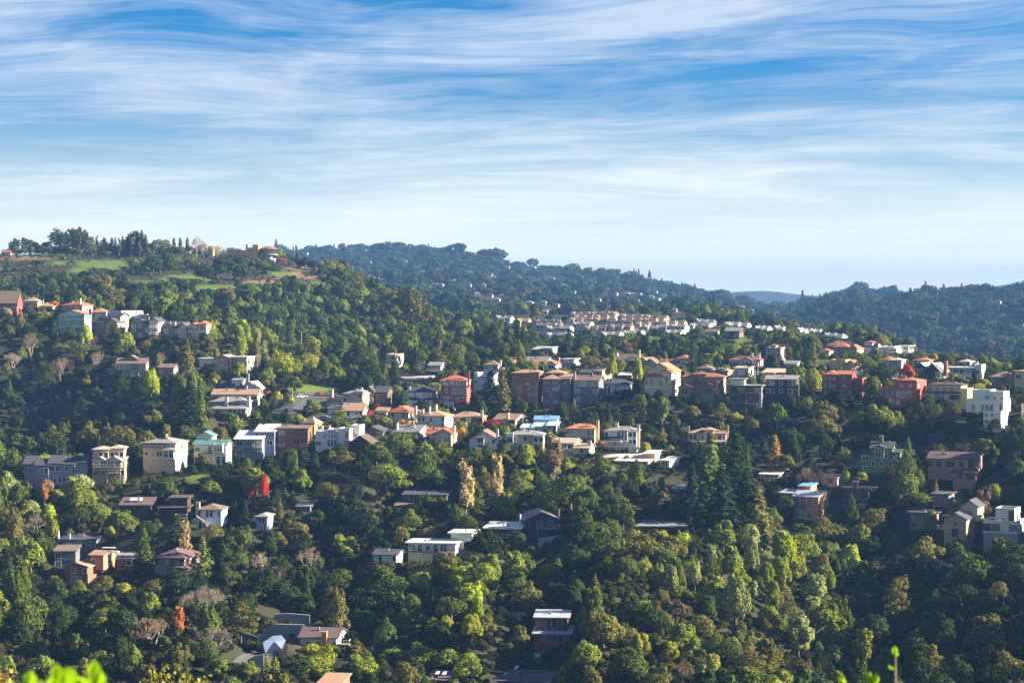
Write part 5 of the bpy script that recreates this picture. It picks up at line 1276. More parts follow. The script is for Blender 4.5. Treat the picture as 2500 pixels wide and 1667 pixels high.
house('beige', 'gry', 'beige grey-roofed house below the pink towered house', 'beige house below the pink tower', [B(1915, 1945, 902, 888, 'gx7', 'W.w', 'w', d=8)], D=905)
house('cream', 'brn', 'cream brown-roofed house beside the dark brown house above the lawn', 'cream house near the lawn', [B(1722, 1752, 822, 810, 'gx6', 'w.W', 'w', d=9)], D=1200)
# ------------------------------------------------------------------ townhouses on the ridge beyond
ORD = ['first', 'second', 'third', 'fourth', 'fifth', 'sixth', 'seventh', 'eighth', 'ninth', 'tenth']
ROWS = [  # x0, x1, row of the base at both ends, height px, units, name of the row, walls, roof
 (1386, 1502, 779, 779, 11, 7, 'topmost row of pale townhouses', 'sand', 'brn'),
 (1506, 1626, 785, 790, 12, 6, 'topmost row\'s eastern half', 'sand', 'brn'),
 (1381, 1502, 796, 796, 13, 6, 'second row of pale townhouses', 'cream', 'brn'),
 (1417, 1540, 816, 812, 14, 6, 'third row of townhouses', 'beige', 'brn'),
 (1542, 1670, 806, 803, 14, 6, 'row below the flat green terrace', 'cream', 'brn'),
 (1392, 1500, 787, 787, 11, 6, 'narrow row between the two topmost rows', 'cream', 'brn'),
 (1506, 1620, 796, 795, 12, 6, 'long row behind the flat green terrace', 'sand', 'brn'),
 (1392, 1440, 806, 806, 13, 3, 'short row beside the autumn tree', 'cream', 'gry'),
 (1560, 1672, 814, 812, 13, 5, 'row just above the paired conifers', 'sand', 'gry'),
 (1300, 1372, 808, 808, 12, 4, 'grey row under the dark-roofed one', 'beige', 'brn'),
 (1676, 1730, 808, 808, 12, 3, 'row leading up to the knoll', 'cream', 'gry'),
 (1460, 1512, 834, 832, 15, 3, 'lowest row above the dark conifers', 'cream', 'gry'),
 (1514, 1564, 828, 826, 13, 3, 'short row between the two tall conifers', 'beige', 'gry'),
 (1618, 1662, 828, 826, 14, 3, 'short row with white balconies', 'white', 'gry'),
 (1322, 1390, 818, 818, 15, 3, 'upper row of the white terrace', 'white', 'gry'),
 (1326, 1394, 838, 838, 18, 4, 'lower row of the white terrace', 'white', 'gry'),
 (1296, 1368, 800, 800, 13, 4, 'dark-roofed row with white gable edges', 'grey', 'dkbrn'),
 (1252, 1290, 800, 800, 16, 2, 'tan pair behind the ridge trees', 'tan', 'tan'),
 (1204, 1246, 789, 790, 11, 3, 'small row at the ridge\'s western end', 'beige', 'gry'),
 (1692, 1740, 798, 800, 12, 3, 'grey-roofed group behind the knoll', 'slate', 'gry'),
 (1758, 1824, 806, 808, 14, 3, 'group above the small lawn', 'beige', 'gry'),
 (1838, 1874, 818, 820, 16, 3, 'stepped group near the crest\'s drop', 'white', 'ltgry'),
 (1884, 1912, 817, 819, 16, 2, 'pair at the crest\'s drop', 'pink', 'ltgry'),
 (1942, 2000, 821, 824, 13, 5, 'cream row on the falling crest', 'cream', 'ltgry'),
 (2004, 2056, 833, 836, 14, 3, 'row with long white balconies on the falling crest', 'white', 'gry'),
]
def rows():
    for (x0, x1, ya, yb, hp, n, nm, wc, rc) in ROWS:
        wpx = (x1 - x0) / n
        for k in range(n):
            a = x0 + wpx * k; b = a + wpx * 0.97
            y = ya + (yb - ya) * k / max(1, n - 1)
            D = hit((a + b) / 2, y, 1000, 1750)
            r = rng.uniform()
            house(wc, rc, '%s townhouse from the west in the %s' % (ORD[k], nm), nm, [B(a, b, y, y - hp * (0.92 + 0.2 * r), 'gx%d' % (5 + k % 3) if k % 3 else 'gy6', ('W./B.' if k % 2 else 'LW/.B'), 'w', d=9, o=0.35)],
                  yaw=-22 + 6 * (k % 2), D=D, name='townhouse', cat='townhouse', found=3, ch=[(a + wpx * 0.8, y - hp * 0.9, y - hp - 7, 2.6, wc, 2.5)])
            HOUSES[-1]['rect'] = HOUSES[-1]['rect'][:3] + (y - hp * 0.35,)
            HOUSES[-1]['root']['group'] = 'townhouses on the ridge beyond'
            HOUSES[-1]['minor'] = True
rows()

# ------------------------------------------------------------------ far houses in the haze
FARH = [(1030, 668, 12), (1100, 652, 8), (1140, 667, 14), (1197, 673, 8), (1206, 678, 8), (1270, 682, 8), (1312, 686, 7), (1345, 684, 16), (1376, 683, 14), (1410, 653, 14), (1302, 655, 9), (1375, 700, 12), (1450, 689, 8), (1446, 702, 7), (1485, 711, 9),
 (1475, 726, 12), (1502, 722, 10), (1062, 700, 14), (1076, 700, 12), (1146, 701, 8), (1165, 723, 16), (1195, 726, 14), (1212, 737, 15), (1226, 729, 16), (1238, 732, 14), (1250, 706, 10), (1290, 745, 18), (1326, 744, 14), (1356, 750, 16), (1358, 728, 12), (1326, 768, 24),
 (893, 615, 6), (901, 617, 6), (902, 643, 7), (905, 679, 12), (917, 684, 16), (932, 688, 14), (941, 706, 6), (748, 622, 6), (1590, 728, 12), (1605, 734, 10), (1621, 725, 10), (1655, 726, 10), (1530, 720, 12), (1545, 722, 12), (1560, 720, 10), (1680, 743, 7), (1717, 742, 7),
 (1810, 752, 12), (1833, 761, 10), (1533, 752, 10), (1645, 764, 14), (2285, 724, 8), (2436, 742, 14), (2300, 751, 20), (2446, 776, 16), (2353, 827, 10), (2495, 797, 8), (1460, 737, 12), (1420, 745, 12), (1440, 760, 14), (1490, 757, 14), (1570, 752, 10),
 (1180, 700, 9), (1215, 690, 8), (1110, 690, 9), (1330, 705, 9), (1400, 715, 10), (1515, 700, 8), (1555, 738, 9), (1600, 715, 8), (990, 640, 7), (1065, 660, 8), (1240, 655, 7), (1760, 748, 8), (1700, 735, 7)]
FAR_RECT = []
def ordinal(n):
    ones = ['', 'first', 'second', 'third', 'fourth', 'fifth', 'sixth', 'seventh', 'eighth', 'ninth', 'tenth', 'eleventh', 'twelfth', 'thirteenth', 'fourteenth', 'fifteenth', 'sixteenth', 'seventeenth', 'eighteenth', 'nineteenth']
    tens = {20: ('twentieth', 'twenty'), 30: ('thirtieth', 'thirty'), 40: ('fortieth', 'forty'), 50: ('fiftieth', 'fifty')}
    if n < 20: return ones[n]
    a, b = tens[n // 10 * 10]
    return a if n % 10 == 0 else b + '-' + ones[n % 10]

def far_houses():
    count = {}
    protos = []
    for (wc, rc) in (('white', 'gry'), ('cream', 'gry'), ('beige', 'tan'), ('tan', 'dk')):
        wl, pn = MB(), MB()
        wl.box(-5, 5, 0, 8, -5, 3.6)
        rf = roof_part('h', 1.9, -5, 5, 0, 8, 3.6, 0.5, wl)
        protos.append((wl.mesh('far_wall', mat('stucco', WC[wc])), rf.mesh('far_roof', mat(*RC[rc])), window_mesh(1.8, 1.3, False, 'w')))
    for k, (x, y, wpx) in enumerate(sorted(FARH)):
        D = hit(x, y, 1780, 4200)
        s = F / D
        e = empty('far_house', P(x, y, D), R(-30 + 40 * ((k * 37) % 10) / 10) - math.atan((x - CX) / F))
        sc = wpx / s / 10.0
        e.scale = (sc, sc, max(0.8, min(1.6, sc * 0.8)))
        wm, rm, (fm, pm) = protos[k % 4]
        obj('wall', wm, e); obj('roof', rm, e)
        for xx, zz in ((-2.6, 2.2), (2.6, 2.2), (0.0, 2.2)):
            wo = obj('window', fm, e, (xx, -0.002, zz)); obj('pane', pm, wo)
        where = 'hill across the valley' if x > 2100 else ("far ridge's upper part" if y < 690 else "far ridge's foot")
        count[where] = count.get(where, 0) + 1
        tag(e, '%s small %s house, %s from the west on the %s' % (('very' if wpx < 9 else 'fairly'), ('white', 'cream', 'tan-roofed', 'dark-roofed')[k % 4], ordinal(count[where]), where), 'house', 'houses on the ' + where)
        FAR_RECT.append((x - wpx * 0.45, y - wpx * 0.6, x + wpx * 0.45, y - wpx * 0.3, D))
far_houses()

# pink block at the end of the ridge
house('salmon', 'redbrn', 'pink block of flats beyond the townhouse ridge', 'pink block of flats', [B(1650, 1674, 772, 761, 'f', 'ww.ww/ww.ww', 'w', d=12)], D=1820, name='apartment_block', cat='building')
# ------------------------------------------------------------------ streets, walls and small things
def strip(name, pts, width, matl, lift=0.18, label=None, n=5):
    """a band of paving laid on the ground along photo points"""
    W3 = []
    for (x, y) in pts:
        D = hit(x, y)
        W3.append(P(x, y, D))
    path = []
    for a, b in zip(W3, W3[1:]):
        m = max(2, int((b - a).length / 2.5))
        for k in range(m): path.append(a.lerp(b, k / m))
    path.append(W3[-1])
    vs, fs = [], []
    for i, p in enumerate(path):
        d = (path[min(i + 1, len(path) - 1)] - path[max(i - 1, 0)]); d.z = 0
        d = d.normalized() if d.length > 1e-6 else Vector((1, 0, 0))
        q = Vector((-d.y, d.x, 0))
        zc = max(ground_z(p.x + q.x * width * t, p.y + q.y * width * t) for t in (-0.5, -0.25, 0, 0.25, 0.5))
        for k in range(n):
            t = (k / (n - 1) - 0.5) * width
            x, y = p.x + q.x * t, p.y + q.y * t
            vs.append((x, y, max(ground_z(x, y), zc - 0.8) + lift))
    for i in range(len(path) - 1):
        for k in range(n - 1):
            a = i * n + k
            fs.append((a, a + 1, a + n + 1, a + n))
    me = np_mesh(name, np.array(vs), np.array(fs), matl, smooth=True)
    for p in path: ROADS.append((p.x, p.y, width))
    return tag(obj(name, me), label, kind='structure')

ROADS = []
ASPH = mat('asphalt', (0.075, 0.075, 0.08), 0.9)
PALE = mat('concrete', (0.42, 0.38, 0.33), 0.9)
strip('street', [(640, 1022), (690, 1004), (725, 992), (760, 978), (790, 970)], 13, ASPH)
strip('street', [(745, 1036), (800, 1030), (850, 1036), (900, 1028)], 6, ASPH)
strip('driveway', [(1452, 1122), (1490, 1114), (1540, 1110), (1600, 1106)], 7, PALE)
strip('street', [(985, 925), (1030, 922), (1080, 920)], 7, PALE)
strip('driveway', [(232, 1362), (262, 1356), (300, 1352)], 6, ASPH)
strip('driveway', [(600, 1640), (640, 1610), (700, 1590)], 8, ASPH)

def block_wall(name, pts, thick, matl, label, cat='wall', low=2.0):
    """free-standing wall seen as a quad outline: [(x, y top, y bottom)] along its length, one distance"""
    x, yt, yb = pts[0]
    D = hit(sum(p[0] for p in pts) / len(pts), max(p[2] for p in pts))
    root = empty(name, P(pts[0][0], max(p[2] for p in pts), D))
    b0 = Vector(root.location)
    mb, cp = MB(), MB()
    for (xa, ta, ba), (xb, tb, bb) in zip(pts, pts[1:]):
        A0, A1, B0, B1 = P(xa, ba, D) - b0, P(xa, ta, D) - b0, P(xb, bb, D) - b0, P(xb, tb, D) - b0
        A0.z -= low; B0.z -= low
        o = Vector((0, thick, 0))
        mb.solid([A0, B0, B0 + o, A0 + o], [A1, B1, B1 + o, A1 + o])
        u = Vector((0, 0, 0.15)); f = Vector((0, -0.06, 0))
        cp.solid([A1 + f, B1 + f, B1 + o - f, A1 + o - f], [A1 + f + u, B1 + f + u, B1 + o - f + u, A1 + o - f + u])
    mb.build('wall_face', root, matl)
    cp.build('coping', root, CAP)
    HOUSES.append(dict(rect=(pts[0][0], min(p[1] for p in pts), pts[-1][0], max(p[2] for p in pts)), D=D, short='', px=x, py=yt, root=root, minor=True))
    return tag(root, label, cat)
CONC = mat('concrete', (0.28, 0.27, 0.28), 0.9)
block_wall('retaining_wall', [(668, 1500, 1526), (700, 1498, 1524), (756, 1502, 1524)], 0.5, CONC, 'upper concrete retaining wall behind the pale green cottage')
block_wall('retaining_wall', [(626, 1562, 1572), (650, 1536, 1556), (672, 1524, 1545), (742, 1526, 1546)], 0.5, CONC, 'lower stepped concrete wall behind the pale green cottage')
block_wall('retaining_wall', [(604, 1612, 1650), (624, 1602, 1645), (644, 1598, 1640)], 0.5, CONC, 'short pale wall below the blue tarpaulin')
block_wall('retaining_wall', [(1314, 1314, 1324), (1345, 1310, 1320), (1374, 1304, 1314)], 0.4, PALE, 'pale footing wall under the dark gabled house')
block_wall('retaining_wall', [(986, 928, 936), (1030, 925, 934), (1052, 924, 933)], 0.4, mat('concrete', (0.22, 0.2, 0.2)), 'grey wall holding the road above the white navy-roofed house')

def tarp():
    D = hit(668, 1596)
    e = empty('tarpaulin', P(668, 1596, D)); b0 = Vector(e.location)
    g = lambda x, y, o=0.0: P(x, y, D) - b0 + Vector((0, o, 0))
    mb = MB()
    A, B_, C_, D_ = g(642, 1567), g(694, 1567, 3), g(688, 1584), g(648, 1594)
    M_ = g(668, 1566, 1.2)
    mb.poly([D_, C_, M_]); mb.poly([D_, M_, A]); mb.poly([C_, B_, M_]); mb.poly([A, M_, g(660, 1560, 5)]); mb.poly([M_, B_, g(680, 1560, 6), g(660, 1560, 5)])
    mb.build('sheet', e, mat('tarp', (0.13, 0.17, 0.28), 0.7))
    po = MB()
    for q in (A, B_, C_, D_): po.tube([q + Vector((0, 0.05, -3)), q], [0.06, 0.06], 5)
    po.build('pole', e, TRIMS['d'])
    tag(e, 'pale blue tarpaulin shelter beside the pale green cottage', 'shelter')
    HOUSES.append(dict(rect=(640, 1562, 696, 1597), D=D, short='', px=0, py=0, root=e, minor=True))
tarp()

# ---- cars
def car(x, y, col, label, yaw, van=False):
    D = hit(x, y)
    b = P(x, y, D); b.z = max(b.z, ground_z(b.x, b.y) + 0.2)
    e = empty('parked_van' if van else 'parked_car', b, R(yaw))
    tag(e, label, 'van' if van else 'car', 'vehicles parked along the streets')
    L, W_, H = (4.9, 1.9, 1.95) if van else (4.5, 1.8, 1.45)
    paint = mat('paint', col, 0.3)
    body = MB()
    prof = [(-L / 2, 0.35), (L / 2, 0.35), (L / 2, 0.72), (L * 0.28, 0.86), (-L / 2, 0.9)] if not van else [(-L / 2, 0.35), (L / 2, 0.35), (L / 2, 0.95), (L * 0.36, 1.05), (-L / 2, 1.05)]
    body.solid([(px_, -W_ / 2, z) for px_, z in prof], [(px_, W_ / 2, z) for px_, z in prof])
    body.build('body', e, paint)
    cb = MB()
    top = [(L * 0.30, 0.86), (L * 0.08, H), (-L * 0.34, H), (-L * 0.46, 0.9)] if not van else [(L * 0.38, 1.05), (L * 0.24, H), (-L * 0.48, H), (-L * 0.5, 1.05)]
    cb.solid([(px_, -W_ / 2 + 0.12, z) for px_, z in top], [(px_, W_ / 2 - 0.12, z) for px_, z in top])
    cb.build('cabin', e, GLASS)
    rf = MB(); rf.box(top[2][0], top[1][0], -W_ / 2 + 0.1, W_ / 2 - 0.1, H + 0.002, H + 0.06); rf.build('roof_panel', e, paint)
    for sx in (-0.31, 0.31):
        for sy in (-1, 1):
            wh = MB(); wh.tube([(L * sx, sy * W_ / 2 - 0.12, 0.33), (L * sx, sy * W_ / 2 + 0.04, 0.33)], [0.33, 0.33], 10)
            wo = wh.build('wheel', e, mat('paint', (0.02, 0.02, 0.02)))
            hb = MB(); hb.tube([(L * sx, sy * (W_ / 2 + 0.042), 0.33), (L * sx, sy * (W_ / 2 + 0.06), 0.33)], [0.19, 0.19], 8); hb.build('hubcap', wo, mat('metal', (0.5, 0.5, 0.5), 0.3))
    for sy in (-0.62, 0.62):
        hl = MB(); hl.box(L / 2, L / 2 + 0.03, sy - 0.2, sy + 0.2, 0.55, 0.7); hl.build('headlight', e, mat('paint', (0.8, 0.8, 0.75), 0.2))
    HOUSES.append(dict(rect=(x - 14, y - 14, x + 14, y), D=D, short='', px=x, py=y, root=e, minor=True))
car(737, 972, (0.80, 0.79, 0.76), 'white car parked at the top of the sunlit street', 25)
car(772, 973, (0.75, 0.75, 0.73), 'white car half behind the red shrub by the cream house', 160)
car(690, 986, (0.03, 0.03, 0.035), 'black car beside the yellow shrubs on the sunlit street', 15)
car(704, 1008, (0.025, 0.025, 0.03), 'black car at the bend above the rust-brown timber house', 70)
car(795, 1026, (0.30, 0.46, 0.72), 'blue car in the shade beside a round clipped tree', -10)
car(862, 1031, (0.55, 0.57, 0.60), 'silver car under the carport of the tan-tiled house', 0)
car(2178, 928, (0.72, 0.72, 0.72), 'pale car parked on the crest above the bright red house', 10)
car(270, 1356, (0.74, 0.75, 0.80), 'white van parked above the long low garage', -8, van=True)

# ---- lamps, poles and other small things
STEEL = mat('metal', (0.45, 0.46, 0.47), 0.4)
POLEW = mat('wood', (0.20, 0.13, 0.09))
def street_lamp(x, yt, yb, label, arm=-1, D=None):
    D = D or hit(x, yb); s = F / D; H = (yb - yt) / s
    b = P(x, yb, D); e = empty('street_lamp', b)
    m = MB(); m.tube([(0, 0, -2), (0, 0, H)], [0.16, 0.10], 7); m.build('post', e, STEEL)
    m = MB(); m.tube([(0, 0, H - 0.1), (arm * 1.4, 0, H + 0.15)], [0.07, 0.06], 6); m.build('arm', e, STEEL)
    m = MB(); m.box(arm * 2.1, arm * 1.2, -0.25, 0.25, H + 0.02, H + 0.3); hd = m.build('lamp_head', e, mat('metal', (0.7, 0.7, 0.68), 0.4))
    m = MB(); m.box(arm * 2.0, arm * 1.3, -0.2, 0.2, H - 0.03, H + 0.015); m.build('lens', hd, mat('paint', (0.8, 0.8, 0.75), 0.2))
    tag(e, label, 'lamp')
    HOUSES.append(dict(rect=(x - 6, yt - 1, x + 4, yb - 12), D=D, short='', px=x, py=yt, root=e, minor=True))
street_lamp(736, 809, 862, 'tall steel street lamp standing clear against the dark hill')
street_lamp(566, 841, 868, 'short street lamp above the modern orange and white house')
street_lamp(714, 948, 968, 'street lamp at the edge of the sunlit street')
street_lamp(180, 1088, 1128, 'street lamp above the violet-grey sawtooth terrace')
street_lamp(1850, 897, 922, 'street lamp next to the white flagpole', arm=1)
street_lamp(1461, 1070, 1098, 'street lamp beside the white house with gridded bay')

def flagpole():
    D = hit(1843, 924); s = F / D; H = (924 - 882) / s
    e = empty('flagpole', P(1843, 924, D))
    m = MB(); m.tube([(0, 0, -2), (0, 0, H)], [0.12, 0.07], 7); m.build('pole', e, mat('paint', (0.8, 0.8, 0.8)))
    n, fw, fh = 13, 1.6, 2.1
    white, red = mat('paint', (0.75, 0.74, 0.72)), mat('paint', (0.5, 0.05, 0.06))
    fl = MB()
    for k in range(7):
        for i in range(5):
            x0, x1 = 0.08 + fw * i / 5, 0.08 + fw * (i + 1) / 5
            y0, y1 = 0.12 * math.sin(i * 1.4), 0.12 * math.sin((i + 1) * 1.4)
            z0, z1 = H - 0.3 - fh * (k + 1) / 7, H - 0.3 - fh * k / 7
            fl.solid([(x0, y0, z0), (x1, y1, z0), (x1, y1 + 0.02, z0), (x0, y0 + 0.02, z0)], [(x0, y0, z1), (x1, y1, z1), (x1, y1 + 0.02, z1), (x0, y0 + 0.02, z1)], 2 if (k < 3 and i < 2) else k % 2)
    fl.build('flag', e, red, white, mat('paint', (0.06, 0.08, 0.25)))
    tag(e, 'white flagpole with a limp red and white flag on the crest', 'flagpole')
    HOUSES.append(dict(rect=(1838, 880, 1856, 918), D=D, short='', px=1843, py=900, root=e, minor=True))
flagpole()

def utility_pole(x, yt, yb, label):
    D = hit(x, yb); s = F / D; H = (yb - yt) / s
    e = empty('utility_pole', P(x, yb, D))
    m = MB(); m.tube([(0, 0, -2), (0, 0, H)], [0.2, 0.15], 7); m.build('pole', e, POLEW)
    m = MB(); m.box(-1.1, 1.1, -0.08, 0.08, H - 0.9, H - 0.72); ca_ = m.build('crossarm', e, POLEW)
    m = MB()
    for q in (-0.95, -0.4, 0.4, 0.95): m.tube([(q, 0, H - 0.72), (q, 0, H - 0.45)], [0.06, 0.04], 5)
    m.build('insulator', ca_, mat('paint', (0.5, 0.5, 0.48), 0.3))
    m = MB(); m.tube([(-0.55, -0.05, H - 2.9), (-0.55, -0.05, H - 1.8)], [0.3, 0.3], 9); m.build('transformer', e, mat('metal', (0.6, 0.6, 0.62), 0.4))
    tag(e, label, 'pole')
    HOUSES.append(dict(rect=(x - 10, yt, x + 10, yb - 10), D=D, short='', px=x, py=yt, root=e, minor=True))
utility_pole(915, 1558, 1606, 'wooden utility pole with grey transformer beside the long clipped hedge')

def hoop():
    D = hit(1312, 1622); s = F / D; H = (1622 - 1603) / s
    e = empty('basketball_hoop', P(1312, 1622, D))
    m = MB(); m.tube([(0, 0.5, -1), (0, 0.5, H - 0.5), (0, 0.1, H)], [0.08, 0.08, 0.06], 6); m.build('post', e, STEEL)
    m = MB(); m.box(-0.7, 0.7, 0, 0.06, H - 0.1, H + 0.9); m.build('backboard', e, mat('paint', (0.55, 0.55, 0.58)))
    m = MB()
    ring = [(math.cos(6.2832 * k / 10) * 0.25, -0.3 + math.sin(6.2832 * k / 10) * 0.25, H + 0.05) for k in range(11)]
    m.tube(ring, [0.03] * 11, 4); m.build('rim', e, mat('paint', (0.5, 0.15, 0.05)))
    tag(e, 'basketball hoop standing below the two-tier timber house', 'hoop')
    HOUSES.append(dict(rect=(1303, 1600, 1321, 1618), D=D, short='', px=1312, py=1610, root=e, minor=True))
hoop()

def canoe():
    D = 583.5
    e = empty('canoe', P(1208, 1306, D - 1.8), R(-12) - math.atan(-42 / F))
    mb = MB()
    n = 12
    L = 4.6
    for i in range(n):
        def sec(k):
            t = -1 + 2 * k / n; w_ = 0.42 * (1 - t * t) ** 0.6 + 0.01; zt = 0.42 + 0.22 * t * t
            return [(t * L / 2, -w_, zt), (t * L / 2, -w_ * 0.8, 0.12), (t * L / 2, 0, 0.0 + 0.1 * t * t), (t * L / 2, w_ * 0.8, 0.12), (t * L / 2, w_, zt)]
        a, b = sec(i), sec(i + 1)
        for q in range(4): mb.poly([a[q], b[q], b[q + 1], a[q + 1]])
    mb.build('hull', e, mat('paint', (0.55, 0.06, 0.03), 0.35))
    m = MB(); m.box(-0.9, -0.6, -0.36, 0.36, 0.33, 0.38); m.box(0.6, 0.9, -0.36, 0.36, 0.33, 0.38); m.build('seat', e, POLEW)
    tag(e, 'red canoe stored under the dark house with white sloping roof', 'canoe')
canoe()

def pylon(x, yt, yb, label):
    D = hit(x, yb, 1600, 2600); s = F / D; H = (yb - yt) / s
    e = empty('transmission_tower', P(x, yb, D))
    legs, br = MB(), MB()
    W0, W1 = H * 0.13, H * 0.03
    c = lambda k, z: (((-1, 1, 1, -1)[k]) * (W0 + (W1 - W0) * z), ((-1, -1, 1, 1)[k]) * (W0 + (W1 - W0) * z), H * z)
    for k in range(4): legs.tube([c(k, -0.05), c(k, 1)], [0.22, 0.14], 4)
    nz = 7
    for i in range(nz):
        for k in range(4):
            br.tube([c(k, i / nz), c((k + 1) % 4, (i + 1) / nz)], [0.11, 0.11], 3); br.tube([c((k + 1) % 4, i / nz), c(k, (i + 1) / nz)], [0.11, 0.11], 3)
    legs.build('tower_leg', e, STEEL); br.build('lattice', e, STEEL)
    for z in (0.72, 0.84, 0.96):
        m = MB(); m.tube([(-H * 0.16, 0, H * z), (0, 0, H * z + 0.8), (H * 0.16, 0, H * z)], [0.12, 0.25, 0.12], 4); m.build('crossarm', e, STEEL)
    tag(e, label, 'tower', 'transmission towers beyond the townhouses')
    FAR_RECT.append((x - 8, yt, x + 8, yb, D))
pylon(1505, 722, 766, 'lattice power tower rising behind the topmost townhouses')
pylon(1485, 730, 764, 'lattice power tower just west of its taller twin')
pylon(1648, 742, 768, 'lattice power tower beside the pink block of flats')
pylon(1250, 735, 785, 'faint lattice power tower on the far slope')
